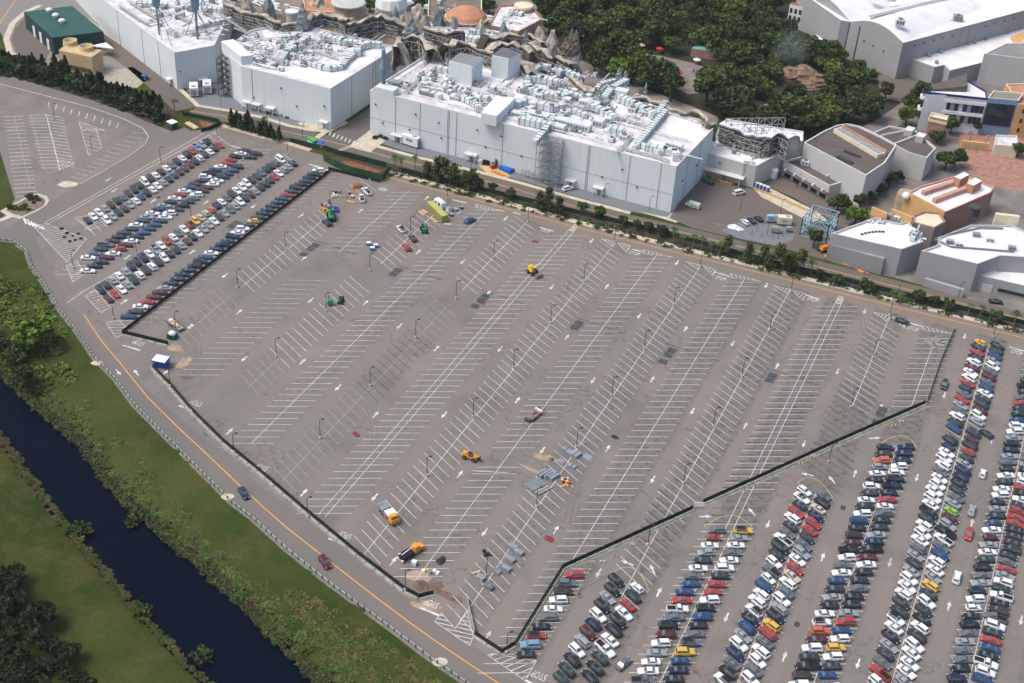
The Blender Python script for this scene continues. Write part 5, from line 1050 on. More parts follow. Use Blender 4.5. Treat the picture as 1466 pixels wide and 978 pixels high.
ROWS = [   # row, side of the spine, stall slant, spine x, offset, first y, pitch, cars from the near or far end (colour letter + kind letter, . = empty stall)
    ('K', 'L', -1, 4.1, -2.95, 384.83, 3.119, 'yh ds rs ns wu ms ws wu rs dh gs rs ss gs wu du bu . du nh ws wu wu gs ws wu ws wu ws kp du wu wu ws gu ss du ss wu ws wu du ds wk ws ks ss ds gs rp wu'),
    ('K', 'R', -1, 4.1, 2.48, 388.37, 3.134, 'ks ts bu ss wu gs mu gs bu ws ds du ms wu ss . du mh du rh th ss nu nu ks ds gs ss lh ms su kp wp gs bu wu ws ss yu ds wu du ks wu du wu ws ws ws ss'),
    ('L', 'L', 1, 20.2, -2.62, 373.17, 3.134, 'ku kp ds gs rs ns kv bs wu wu ss ku ns ss gs kh ws ds ws wu ns ss ds bh ws mh ss ws ts ku gs ss nu wu wh ks ku gs ss gs gs ku nu'),
    ('L', 'R', 0, 20.2, 2.78, 331.95, 2.709, 'gs ss ks ws wu rs ks ws ds ru rs rs ks ds us du ds gs rs ss wu tu wp ks uu gp wu ds rs bs ks wp wu bu'),
    ('J', 'L', 1, -12.0, -2.69, 319.14, 3.111, 'ku du ou sh ws ks wu ds ws du wu bu ks uu ms kp wu gs ws bs ds ss ks ws wk ou ms wu ds kp uu wu'),
    ('J', 'R', 1, -12.0, 2.29, 319.42, 3.12, 'nu nu ns wu wu kv np ns rs ws gu ks ds ss ns kp ms ws ku ds gs ks ku ss ru bs wu yu wu ds bs gs'),
    ('I', 'L', -1, -27.7, -2.87, 286.82, 3.081, 'wh wc ds rs wu ds gs wp kv ds wu gp wh bu wu wu wk ks bu ss wu nu gs ku wk'),
    ('I', 'R', -1, -27.7, 2.27, 290.33, 3.106, 'gh ku qs ns ru rs ds gs su ws rs qs wu gs wu su ku yu ru gs wu wu gs wu'),
    ('H', 'L', 1, -44.5, -2.64, 263.51, 3.116, 'gu rh ws sh ds ws gs bs bs rs wp gs ku mu wu ss ws ws gp'),
    ('H', 'R', 1, -44.5, 3.4, 263.34, 3.093, 'yk ss ws gs ws wu ds rs rs wu ku bu ks gs gk yu bs ns ks'),
    ('G', 'R', -1, -60.8, 2.5, 234.31, 3.13, 'wh tu rs ws ku kv ws wp ts ks ku'),
    ('G', 'L', -1, -60.8, -2.8, 231.35, 3.172, 'ku ku ss ku wu nu mu su wu ku ts tu'),
    ('F', 'R', 1, -76.2, 2.32, 228.53, 3.209, 'ru gu uu wu ws gu ks rk cu ks'),
    ('P', 'R', 1, -234.9, -2.48, 270.56, 3.084, 'bs ds ws rs ms ms ss ks ks ns ns uu du bs ws ns nu ds nu ws wu ds yh ds ns ns ds ks bs rs ds tu ks ds ns tu wu'),
    ('Q', 'R', -1, -251.4, 2.76, 275.85, 3.131, 'ms rs ws ss tu wu du wu du wu ks du ss ms ks ws ss ss ws ds ss gs ss wu ds us ss du du ts rs ws su ss ks'),
    ('Q', 'L', -1, -251.4, -2.79, 275.64, 3.144, 'nu du ss ws ss nu ku nu ws sp ws ru ws gs ws rk yu qs qh oh nu ws gs du ws wu wu us ds gu tu us gu wv'),
    ('R', 'R', 1, -267.1, 2.56, 282.85, 3.089, 'ws ks ds ms ws rh ms ws ks bs ts bs ds ws wu ds ku ds gs wu mu ds ws ws tu ts bs du . . ks tu'),
    ('R', 'L', 1, -267.1, -2.54, 291.97, 3.091, 'ws gs ts gp ms ks ds ds ws ts ss ws ns ss ks ws rs ws bs ms ts wu np ns ws rs rs ku ws ms'),
    ('S', 'R', -1, -282.9, 2.82, 314.67, 3.147, 'wu ss ks ks ss ws bh ku ws ws ss ns bh ms ts ms nu wu ds ws du rs'),
    ('S', 'L', -1, -282.9, -2.78, 308.38, 3.154, 'ns ws ws ss us tu gs ds du tu wv uu ws ns ws gs ns ws kv rs cp su nu'),
]
NAME = dict(F='file along the black fence', P='file along the left black fence')
RIGHTN = dict(G='sixth', H='fifth', I='fourth', J='third', K='second', L='first')
allc = []
for n_, sd_, sg, X, um, a0, b0, toks in ROWS:
    i = 0; lst = []
    for t in toks.split():
        if t != '.': lst.append((i, t))
        i += 1
    for k, (i, t) in enumerate(lst):
        u = um + random.uniform(-.22, .22); o = 1 if b0 > 0 else 1
        idx = i if n_ in 'PQRS' else -i
        w0 = a0 + b0 * idx; y = w0 + sg * TAN * u + random.uniform(-.1, .1); x = X + u
        ang = math.atan2(sg * math.sin(math.radians(28.3)), math.cos(math.radians(28.3))) if sg else 0
        inn = random.random() < .55                                   # nose in or backed in
        if (sd_ == 'R') == inn: ang += math.pi
        nb = [lst[k - 1][1] if k else None, lst[k + 1][1] if k + 1 < len(lst) else None]
        if n_ in 'PQRS': nb = nb[::-1]
        allc.append(dict(row=n_, side=sd_, k=k, n=len(lst), x=x, y=y, a=ang + random.uniform(-.025, .025), t=t, nb=nb, d=x * x + y * y))
nm_ = lambda t: f"{PAINT[t[0]][0]} {TYPES[t[1]]}"
def art(t): return ('orange' if False else '') + nm_(t)
ORD = 'first second third fourth fifth sixth seventh eighth ninth tenth eleventh twelfth thirteenth fourteenth fifteenth sixteenth seventeenth eighteenth nineteenth twentieth'.split()
def ordn(k): return ORD[k] if k < 20 else ('twenty ' if k < 30 else 'thirty ' if k < 40 else 'forty ' if k < 50 else 'fifty ') .strip() + ('' if (k + 1) % 10 == 0 else '') + '-' + ORD[(k + 1) % 10 - 1] if (k + 1) % 10 else {30: 'thirtieth', 40: 'fortieth', 50: 'fiftieth'}[k + 1]
def ordinal(k):
    n = k + 1
    if n <= 20: return ORD[n - 1]
    if n % 10 == 0: return {30: 'thirtieth', 40: 'fortieth', 50: 'fiftieth'}[n]
    return {2: 'twenty', 3: 'thirty', 4: 'forty', 5: 'fifty'}[n // 10] + '-' + ORD[n % 10 - 1]
def place(c):
    if c['row'] in NAME: return NAME[c['row']]
    return f"{'left' if c['side'] == 'L' else 'right'} file, {RIGHTN[c['row']]} double row from right"
def lab1(c):
    b = [x for x in c['nb'] if x]
    if c['k'] == 0: return f"{nm_(c['t'])} at the far end of the {place(c)}"
    if len(b) == 2: return f"{nm_(c['t'])} with {nm_(b[0])} behind and {nm_(b[1])} in front, {place(c)}" if False else f"{nm_(c['t'])} between {nm_(b[0])} and {nm_(b[1])}, {place(c)}"
    return f"{nm_(c['t'])} at the near end of the {place(c)}"
right_lot = [c for c in allc if c['row'] not in 'PQRS']; right_lot.sort(key=lambda c: c['d'])
single_cars = right_lot[:288]; rest = right_lot[288:] + [c for c in allc if c['row'] in 'PQRS']
cnt = {}
for c in single_cars: c['lab'] = lab1(c); cnt[c['lab']] = cnt.get(c['lab'], 0) + 1
for c in single_cars:
    lab = c['lab']
    if cnt[lab] > 1 or len(lab.split()) > 16: lab = f"{nm_(c['t'])}, {ordinal(c['k'])} from the far end, {place(c)}"
    car_at(c['x'], c['y'], c['a'], c['t'][0], c['t'][1], lab, 'cars parked in the right hand lot', random.uniform(.94, 1.05))
# the cars past the first three hundred: one joined object with the same shapes
def join_cars(lst, name, label):
    V, Fc, Mi, mats = [], [], [], []; o = 0
    for c in lst:
        ca, sa = math.cos(c['a']), math.sin(c['a'])
        for nm, me, loc in proto(c['t'][0], c['t'][1]):
            if nm in ('headlight', 'tail_light', 'mirror'): continue
            co_ = np.empty(len(me.vertices) * 3); me.vertices.foreach_get('co', co_); co_ = co_.reshape(-1, 3) + loc
            w3 = np.stack([c['x'] + co_[:, 0] * ca - co_[:, 1] * sa, c['y'] + co_[:, 0] * sa + co_[:, 1] * ca, co_[:, 2] + .03], 1); V.append(w3)
            mi = []
            for m in me.materials:
                if m not in mats: mats.append(m)
                mi.append(mats.index(m))
            for p in me.polygons: Fc.append([o + v for v in p.vertices]); Mi.append(mi[p.material_index])
            o += len(co_)
    V = np.concatenate(V); org = Vector((V[:, 0].mean(), V[:, 1].mean(), 0)); me = bpy.data.meshes.new(name); me.from_pydata((V - np.array(org)).tolist(), [], Fc)
    for m in mats: me.materials.append(m)
    me.polygons.foreach_set('material_index', Mi); ob = bpy.data.objects.new(name, me); C.objects.link(ob); ob.location = org; ob['kind'] = 'stuff'; return ob
join_cars(rest, 'distant_parked_cars', '')
up_, dn_ = math.pi / 2, -math.pi / 2
for px, py, rz, t, lab in ((1352, 551, dn_, 'tu', 'dark green SUV driving down the empty lane beside the fenced area'), (1407, 678, up_, 'wh', 'white hatchback driving up the lane beside the second double row'), (1391, 731, up_, 'ss', 'silver sedan driving ahead of the red SUV in the lane'),
    (1387, 765, dn_, 'ru', 'red SUV driving alone down the lane between full rows'), (1370, 827, up_, 'wu', 'white SUV driving up the lane behind the red SUV'), (893, 950, 1.25, 'gs', 'blue grey sedan driving in the bottom lane beside the sixth row'), (1412, 621, 2.62, 'ks', 'black sedan half out of its stall in the lane'),
    (349, 706, dn_ + .95, 'ns', 'dark blue sedan on the perimeter road beside the grass'), (465, 805, dn_ + .95, 'mu', 'maroon SUV on the perimeter road below the dark blue sedan'), (1292, 460, -.12, 'ks', 'black sedan turning at the top road beside the zebra lines'),
    (468, 319, 2.6, 'ku', 'black SUV parked beside the green telehandler'), (518, 284, 2.2, 'wp', 'white pickup beside the orange skip, front one'), (525, 274, 2.55, 'wp', 'white pickup with dark bed, rear one of the pair'), (574, 328, 2.5, 'wk', 'white SUV with black roof alone near the lamp post'), (591, 341, 2.45, 'ms', 'maroon sedan beside the green forklift'), (582, 354, 2.45, 'ru', 'dark red SUV in front of the maroon sedan'),
    (673, 316, 1.2, 'bu', 'blue SUV alone beside the olive container'), (813, 270, 1.0, 'wu', 'white SUV parked by the foot of the escape stair'), (1058, 276, .95, 'wv', 'white minibus in the middle of the service yard'), (1067, 318, 2.45, 'wh', 'white hatchback, first of three cars in the yard'), (1076, 316, 2.45, 'ns', 'navy sedan, middle of three cars in the yard'), (1086, 313, 2.45, 'kh', 'black hatchback, last of three cars in the yard'), (1426, 432, .3, 'ks', 'black sedan under the canopy of the low grey annex')):
    x, y, _ = at(px, py, .6); car_at(x, y, rz, t[0], t[1], lab)
# ================================================================== TREES AND PLANTS
F_OAK = foliage('oak_leaves', (.022, .042, .013), (.090, .135, .040)); F_DARK = foliage('dark_leaves', (.016, .031, .012), (.062, .098, .036)); F_PINE = foliage('pine_needles', (.011, .027, .012), (.050, .085, .034))
F_BRIGHT = foliage('bright_leaves', (.040, .075, .012), (.120, .185, .030)); F_PALM = foliage('palm_leaves', (.022, .045, .016), (.080, .120, .045)); F_OLIVE = foliage('olive_leaves', (.026, .038, .012), (.085, .100, .040))
BARK = mat('bark', (.075, .058, .042), .95, .3, 1.5, .6); PALMB = mat('palm_bark', (.15, .125, .095), .95, .25, 2, .6)
def rot_cards(P, size, r, flat=.5, asp=1.0):
    """quads of the given sizes at points P, turned at random"""
    n = len(P); a = r.normal(size=(n, 3)); a[:, 2] *= flat; a /= np.linalg.norm(a, axis=1)[:, None]
    b = np.cross(a, r.normal(size=(n, 3))); b /= np.linalg.norm(b, axis=1)[:, None]; s = size[:, None] * .5
    V = np.stack([P - a * s - b * s * asp, P + a * s - b * s * asp, P + a * s + b * s * asp, P - a * s + b * s * asp], 1).reshape(-1, 3)
    return V, np.arange(4 * n).reshape(-1, 4)
def mesh_np(name, V, Fq, m):
    me = bpy.data.meshes.new(name); me.vertices.add(len(V)); me.vertices.foreach_set('co', V.ravel()); n = len(Fq); me.loops.add(n * 4); me.loops.foreach_set('vertex_index', Fq.ravel().astype(np.int32))
    me.polygons.add(n); me.polygons.foreach_set('loop_start', np.arange(0, n * 4, 4, dtype=np.int32)); me.polygons.foreach_set('loop_total', np.full(n, 4, np.int32)); me.update(calc_edges=True); me.materials.append(m); return me
def crown_pts(kind, seed, h, R):
    r = np.random.default_rng(seed); P, S = [], []
    if kind == 'broad':
        nb = 15; c0 = h * .62
        for i in range(nb):
            t = r.uniform(0, 2 * math.pi); q = R * math.sqrt(r.uniform(0, .62)); zc = c0 + r.uniform(-.20, .26) * h * (1 - q / R * .6); br = R * r.uniform(.28, .48)
            n = int(95 * r.uniform(.8, 1.2)); d = r.normal(size=(n, 3)); d /= np.linalg.norm(d, axis=1)[:, None]; d[:, 2] = d[:, 2] * .75; rad = br * r.uniform(.72, 1.1, n) ** .7
            P.append(np.array([q * math.cos(t), q * math.sin(t), zc]) + d * rad[:, None]); S.append(r.uniform(.45, 1.0, n) * (R / 4.5) ** .5)
    elif kind == 'pine':
        n = 950; t = r.uniform(0, 1, n) ** .8; z = h * (.12 + .88 * t); rr = R * (1 - t) ** .75 * (.72 + .36 * np.sin(t * 26 + r.uniform(0, .8, n))) * np.sqrt(r.uniform(.15, 1, n)); a = r.uniform(0, 2 * math.pi, n)
        rr *= 1 + .28 * np.sin(a * 5 + t * 9); P.append(np.stack([rr * np.cos(a), rr * np.sin(a), z], 1)); S.append(r.uniform(.4, .85, n))
    elif kind == 'tufted':                          # open young pine: separate tufts on visible limbs
        for i in range(16):
            t = r.uniform(.25, 1); a = r.uniform(0, 2 * math.pi); q = R * (1.05 - t * .8) * r.uniform(.5, 1); n = 34; d = r.normal(size=(n, 3)) * np.array([.42, .42, .34]) * R * .5
            P.append(np.array([q * math.cos(a), q * math.sin(a), h * t]) + d); S.append(r.uniform(.3, .62, n))
    elif kind == 'bush':
        n = 240; d = r.normal(size=(n, 3)); d /= np.linalg.norm(d, axis=1)[:, None]; d[:, 2] = np.abs(d[:, 2]); P.append(d * np.array([R, R, h]) * r.uniform(.6, 1.05, n)[:, None] * (1 + .25 * np.sin(d[:, :1] * 7))); S.append(r.uniform(.3, .62, n) * (R / 1.4) ** .5)
    return np.concatenate(P), np.concatenate(S), r
def trunk_mesh(kind, seed, h, R):
    r = random.Random(seed); mb = MB(); base = .05 * h * (.75 if kind != 'broad' else 1)
    if kind == 'broad':
        mb.tube((0, 0, 0), (.1, 0, h * .3), base, 7, 0, base * .7)
        for i in range(5):
            a = i * 1.26 + r.uniform(-.3, .3); e = (R * .55 * math.cos(a), R * .55 * math.sin(a), h * r.uniform(.55, .72)); mb.tube((.1, 0, h * .28), e, base * .5, 5, 0, base * .16)
        mb.tube((.1, 0, h * .3), (0, 0, h * .8), base * .6, 5, 0, base * .15)
    else:
        mb.tube((0, 0, 0), (0, 0, h * .95), base * .6, 6, 0, base * .1)
        for i in range(9 if kind == 'tufted' else 4):
            t = .25 + .07 * i; a = i * 2.4; mb.tube((0, 0, h * t), (R * .7 * (1.05 - t) * math.cos(a), R * .7 * (1.05 - t) * math.sin(a), h * (t + .08)), base * .2, 4, 0, base * .08)
    return mb
TREES = {}
def tree_kind(key, kind, h, R, m, variants=3):
    out = []
    for v in range(variants):
        hs = 1 + .1 * (v - 1); P, S, r = crown_pts(kind, hash((key, v)) % 9999 if False else sum(map(ord, key)) + v * 17, h * hs, R); V, Fq = rot_cards(P, S, r)
        tm = trunk_mesh(kind, v + 3, h * hs, R).build('trunk', BARK); tme = tm.data; bpy.data.objects.remove(tm)
        out.append((mesh_np('crown', V, Fq, m), tme))
    TREES[key] = out
tree_kind('oak', 'broad', 10, 4.6, F_OAK, 4); tree_kind('dark', 'broad', 10.5, 4.8, F_DARK, 4); tree_kind('corner', 'broad', 9, 4.2, foliage('vignette_dark_leaves', (.007, .014, .005), (.028, .046, .016)), 3); tree_kind('bright', 'broad', 8, 3.8, F_BRIGHT, 2); tree_kind('olive', 'broad', 8.5, 3.8, F_OLIVE, 2)  # corner trees: lens vignette painted into the leaf colour, darker than the other leaves
tree_kind('pine', 'pine', 9, 2.5, F_PINE, 3); tree_kind('youngpine', 'tufted', 7, 2.2, F_OLIVE, 3); tree_kind('street', 'broad', 6.4, 2.7, F_DARK, 3)
def palm():
    mb = MB(); mb.tube((0, 0, 0), (.12, 0, 5.2), .2, 7, 0, .15); tm = mb.build('trunk', PALMB); me = tm.data; bpy.data.objects.remove(tm); r = random.Random(3); cb = MB()
    for i in range(22):
        a = i * 2.399; el = r.uniform(-.2, .9); L_ = r.uniform(1.7, 2.3); pv = None
        for k in range(5):
            t = k / 4; p = Vector((.12 + L_ * t * math.cos(a) * math.cos(el), L_ * t * math.sin(a) * math.cos(el), 5.2 + L_ * (t * math.sin(el) - .75 * t * t))); w_ = .36 * (1 - t * .75); sx = Vector((-math.sin(a), math.cos(a), 0)) * w_
            if pv is not None: cb.add([pv[0], pv[1], p + sx, p - sx], [(0, 1, 2, 3)])
            pv = (p - sx, p + sx)
    o = cb.build('crown', F_PALM); c = o.data; bpy.data.objects.remove(o); return c, me
TREES['palm'] = [palm()]
def plant_tree(key, p, label, group, sc=1.0, name='tree', cat='tree'):
    cr, tr = random.choice(TREES[key]); o = thing(name, (p[0], p[1], p[2] if len(p) > 2 else 0), label, cat, group); o.rotation_euler = (0, 0, random.uniform(0, 6.28)); o.scale = (sc * random.uniform(.9, 1.1), sc * random.uniform(.9, 1.1), sc * random.uniform(.88, 1.12))
    for nm, me in (('trunk', tr), ('crown', cr)): c = bpy.data.objects.new(nm, me); C.objects.link(c); c.parent = o
    return o
BUSHM = {}
def bush_mesh(m, v):
    k = (m.name, v)
    if k not in BUSHM: P, S, r = crown_pts('bush', 50 + v, 1.2, 1.4); V, Fq = rot_cards(P, S, r); BUSHM[k] = mesh_np('shrub', V, Fq, m)
    return BUSHM[k]
def bush(p, sc, m, label, group=None, flat=1.0):
    o = bpy.data.objects.new('shrub', bush_mesh(m, random.randrange(3))); C.objects.link(o); o.location = (p[0], p[1], p[2] if len(p) > 2 else 0); o.rotation_euler = (0, 0, random.uniform(0, 6)); o.scale = (sc, sc * random.uniform(.8, 1.2), sc * flat); return tag(o, label, 'shrub', group)
def scatter(P, n, dmin, seed):
    r = random.Random(seed); xs = [p[0] for p in P]; ys = [p[1] for p in P]; o = []; tries = 0
    while len(o) < n and tries < n * 60:
        tries += 1; x, y = r.uniform(min(xs), max(xs)), r.uniform(min(ys), max(ys))
        if inside_poly(x, y, P) and all((x - a) ** 2 + (y - b) ** 2 > dmin * dmin for a, b in o): o.append((x, y))
    return o
# the wood behind the show buildings
WOOD = W(pts('795,-25 880,-35 1000,-35 1090,-25 1128,30 1165,75 1200,88 1262,120 1268,150 1255,180 1195,182 1165,200 1130,205 1085,190 1030,172 985,160 945,150 905,128 880,118 850,108 812,86 790,60 782,20'))
CLEAR = [W(pts(t)) for t in ('1105,10 1170,20 1185,75 1150,75 1120,50', '1085,150 1120,140 1130,172 1100,175', '908,76 945,81 985,74 1034,88 1040,118 1028,138 985,146 955,134 930,122 910,104', '1112,104 1150,100 1188,118 1182,152 1112,146', '1255,160 1285,145 1290,185 1258,185')]
WOODG = 'trees of the wood behind the long show building'
for x, y in scatter(WOOD, 285, 4.3, 4):
    if any(inside_poly(x, y, c) for c in CLEAR): continue
    k = random.choices(('oak', 'dark', 'bright', 'olive'), (.46, .34, .06, .14))[0]
    q = proj((x, y, 4)); zone = ('along the top edge of the wood' if q[1] < 18 else 'close behind the roof of the long building' if q[1] > 88 + (q[0] - 790) * .27 and q[0] < 1040 else 'left of the plaza in the wood' if q[0] < 900 else 'round the plaza in the wood' if q[0] < 1050 else 'beside the grey sound stage' if q[1] < 70 + (q[0] - 1130) * .5 else 'above the low wing and theatre')
    plant_tree(k, (x, y, 0), {'oak': 'mid green broadleaf tree ', 'dark': 'dark green broadleaf tree ', 'bright': 'light green broadleaf tree ', 'olive': 'olive green broadleaf tree '}[k] + zone, WOODG, random.uniform(.8, 1.4), 'broadleaf_tree')
for i, (x, y, s, k) in enumerate(((1192, 112, 1.1, 'bright'), (1273, 210, .7, 'dark'), (1288, 202, .7, 'dark'), (1300, 160, .9, 'dark'), (1322, 172, .9, 'dark'), (1312, 150, .9, 'dark'), (1296, 180, .9, 'oak'), (1340, 205, .7, 'oak'), (1360, 192, .7, 'oak'), (1395, 190, .6, 'oak'), (1418, 186, .7, 'dark'), (1440, 190, .6, 'oak'), (1352, 244, .8, 'dark'), (1366, 240, .8, 'dark'), (1462, 175, .8, 'dark'), (1455, 225, .6, 'dark'))):
    plant_tree(k, at(x, y), 'dark broadleaf tree among the street buildings at right' if k != 'bright' else 'bright green tree at the edge of the clearing', 'trees among the right hand buildings', s, 'broadleaf_tree')
plant_tree('dark', at(1198, 304), 'dark round tree beside the grey annex of the theatre', None, .85, 'broadleaf_tree'); plant_tree('bright', at(1223, 322), 'bright green round tree at the corner of the slate grey block', None, 1.05, 'broadleaf_tree'); plant_tree('oak', at(1164, 354), 'round dark tree in front of the blue gantry', None, .62, 'broadleaf_tree')
for x, y in pts('1230,300 1245,290 1258,280 1272,270 1285,262'): plant_tree('dark', at(x, y), 'low dark tree in the shade along the theatre wall', 'trees along the theatre wall', .5, 'broadleaf_tree')
for x, y in pts('520,8 530,16 575,14 586,8 600,14 626,10 634,2 608,20 330,4 340,10 470,10 445,10 700,20 695,10 780,30 770,16 785,48 792,20 770,2 755,-6'): plant_tree(random.choice(('dark', 'oak')), at(x, y), 'dark tree squeezed between the themed buildings at the top edge', 'trees between the themed buildings', .7, 'broadleaf_tree')
# pine hedge, top left
HG = pts('-20,92 0,100 30,108 60,116 90,124 120,134 150,144 180,155 205,164 232,176')
for i, (a, b) in enumerate(zip(HG[:-1], HG[1:])):
    for k in range(10):
        t = (k + random.random()) / 10; x, y = a[0] + (b[0] - a[0]) * t, a[1] + (b[1] - a[1]) * t - random.uniform(0, 9)
        plant_tree(random.choice(('pine', 'pine', 'street')), at(x, y), 'dark pine in the upper left hedge row, ' + ('its left end' if x < 70 else 'above the curved lot edge' if x < 150 else 'its right end by the kiosk'), 'pines of the upper left hedge row', random.uniform(.75, 1.2), 'pine_tree')
for x, y in pts('332,182 345,186 352,188 362,190 372,194 382,197 392,200 400,203 340,181 356,186 377,193 388,196'): plant_tree('pine', at(x, y), 'dark bushy pine in the clump beside the service road', 'pines of the clump by the service road', random.uniform(.55, .8), 'pine_tree')
# trees along the shop-side pavement
ST = 'street trees along the pavement'
for x, y in pts('612,262 628,266 637,268 650,272 665,276 678,278 772,306 785,310 800,314 1070,383 1092,384 1112,390 1130,396 1142,400 1100,392 1120,398 1040,372'): plant_tree('youngpine', at(x, y - 6), 'open young pine with separate tufts ' + ('near the olive container' if x < 720 else 'in front of the stair tower' if x < 900 else 'below the service yard'), ST, random.uniform(.95, 1.3), 'pine_tree')
for x, y in pts('685,280 704,283 731,292 856,320 891,331 910,336 928,340 945,346 832,312 1172,408 1200,416 1237,427 1312,440 1336,446 1356,452 1428,470'): plant_tree('street', at(x, y - 7), 'dark dense street tree ' + ('near the blue tarpaulin' if x < 800 else 'along the right half of the long building' if x < 1000 else 'below the slate grey blocks'), ST, random.uniform(.6, .95), 'street_tree')
for x, y in pts('565,248 574,251 594,246 238,178 379,192 368,196 963,352 977,356 991,360 1003,362 1018,366 1030,368 1278,436 1288,440 1385,455 1402,459 1415,466 1450,472 250,165 1160,398'): plant_tree('palm', at(x, y - 4), 'cabbage palm in the planting along the pavement', 'palms along the pavement', random.uniform(.8, 1.1), 'palm_tree', 'palm')
# lower-left wood and scrub on the canal banks
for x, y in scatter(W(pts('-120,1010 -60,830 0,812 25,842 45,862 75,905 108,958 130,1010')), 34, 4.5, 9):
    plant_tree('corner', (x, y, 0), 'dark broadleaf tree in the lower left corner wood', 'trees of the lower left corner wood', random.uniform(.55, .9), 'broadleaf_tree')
for x, y in pts('-20,480 6,512 22,522 -30,515 38,562 30,550'): plant_tree('dark', at(x, y), 'dark tree leaning over the canal at the left edge', 'trees over the canal', random.uniform(.5, .75), 'broadleaf_tree')
p = at(55, 500); plant_tree('bright', (p[0], p[1], -1.5), 'big light green tree on the bank near the left edge', None, 1.5, 'broadleaf_tree')
for x, y in pts('195,742 190,748 202,738'): bush(at(x, y, -.6), 1.3, F_OLIVE, 'brownish scrub jutting into the canal', 'scrub jutting into the canal')
for i, (x, y) in enumerate(pts('205,880 118,760 290,940')): bush(at(x, y, -.4), 1.6, F_OAK, ('green bush on the far canal bank near the middle', 'small green bush on the far canal bank, upper one', 'low green bush on the far canal bank near the bottom')[i])
def scrub(name, P, n, mats, smin, smax, seed, flat=.7):
    """uncountable bank vegetation joined into one mesh"""
    r = np.random.default_rng(seed); pl = scatter(P, n, .4, seed); V, Fq, Mi, o = [], [], [], 0
    for i, (x, y) in enumerate(pl):
        me = bush_mesh(mats[0], i % 3); k = r.integers(70, 130); idx = r.choice(len(me.polygons), k, replace=False)
        co_ = np.empty(len(me.vertices) * 3); me.vertices.foreach_get('co', co_); co_ = co_.reshape(-1, 4, 3)[idx]; s = r.uniform(smin, smax); a = r.uniform(0, 6.28); ca, sa = math.cos(a), math.sin(a)
        q = np.stack([x + s * (co_[..., 0] * ca - co_[..., 1] * sa), y + s * (co_[..., 0] * sa + co_[..., 1] * ca), co_[..., 2] * s * flat - .25], -1); V.append(q.reshape(-1, 3)); Mi += [i * 7 % len(mats)] * k; o += k
    V = np.concatenate(V); me = mesh_np(name, V, np.arange(len(V)).reshape(-1, 4), mats[0])
    for m in mats[1:]: me.materials.append(m)
    me.polygons.foreach_set('material_index', Mi); ob = bpy.data.objects.new(name, me); C.objects.link(ob); ob['kind'] = 'stuff'
F_REED = foliage('dry_reeds', (.042, .038, .016), (.115, .095, .042)); F_GRASS = foliage('bank_grass', (.020, .038, .009), (.070, .104, .024))
bankR = pts('-40,500 20,530 60,575 100,610 150,672 200,722 260,780 330,842 400,905 470,965 560,1030 640,1030 560,960 470,900 380,830 290,752 215,680 150,600 95,540 60,470 30,400 -40,400')
scrub('bank_scrub', W(bankR), 900, [F_GRASS, F_OLIVE, F_OAK, F_GRASS], .5, 1.15, 3, .30)
scrub('bank_scrub', W(pts('0,395 55,410 90,470 105,545 60,570 20,525 0,500 -60,470 -60,390')), 190, [F_GRASS, F_OAK, F_BRIGHT, F_GRASS], .8, 1.7, 5, .55)
scrub('bank_reeds', W(pts('410,842 460,862 560,925 640,985 600,1010 500,950 420,890')), 260, [F_REED, F_GRASS], .5, 1.1, 6, .4)
scrub('water_edge_reeds', W(pts('0,533 60,592 118,640 145,684 190,732 258,789 342,863 432,955 460,985 470,972 440,946 350,855 264,780 200,726 153,677 124,634 66,584 6,526')), 420, [F_DARK, F_REED, F_OAK], .5, 1.0, 7, .6)
scrub('water_edge_reeds', W(pts('-40,590 0,617 49,684 107,763 197,865 268,944 304,980 296,984 258,947 187,868 98,768 40,690 -8,626')), 240, [F_REED, F_GRASS, F_OLIVE], .35, .75, 8, .5)
# shrubs in the beds
for x, y in [(0 + a / 3.911, 240 + b / 3.911) for a, b in ((60, 225), (80, 232), (165, 165), (175, 180), (205, 165), (140, 215), (190, 200), (120, 235), (215, 185), (160, 240))]: bush((*at(x, y)[:2], .1), random.uniform(.5, .9), random.choice((F_BRIGHT, F_OLIVE, F_OLIVE)), 'low shrub planted in the kerbed island at left', 'shrubs of the kerbed island')
for x, y in pts('88,328 96,334 104,338 112,335 108,344 92,340 100,346 116,342'): bush(at(x, y), random.uniform(.28, .45), F_OLIVE, 'scrubby shrub on the hatched corner of the left lot', 'shrubs on the hatched corner')
for x, y in pts('375,158 382,162 390,160 398,163 405,166 412,168 537,198 545,196 552,199 541,193'): bush(at(x, y), random.uniform(.6, 1.0), F_OLIVE, 'grey green shrub in the gravel bed by the blue walls', 'shrubs in the gravel beds')
scrub('hedge_understorey', W(pts('560,252 600,263 720,294 860,330 1000,365 1100,389 1220,418 1350,450 1466,478 1466,468 1350,440 1220,408 1100,378 1000,354 860,319 720,283 600,253 560,244')), 330, [F_DARK, F_PINE, F_DARK], .5, 1.0, 12, .8)
scrub('hedge_understorey', W(pts('-10,106 90,128 150,148 215,172 236,182 240,174 220,164 150,138 90,118 -10,94')), 160, [F_DARK, F_PINE], .7, 1.3, 13, .9)
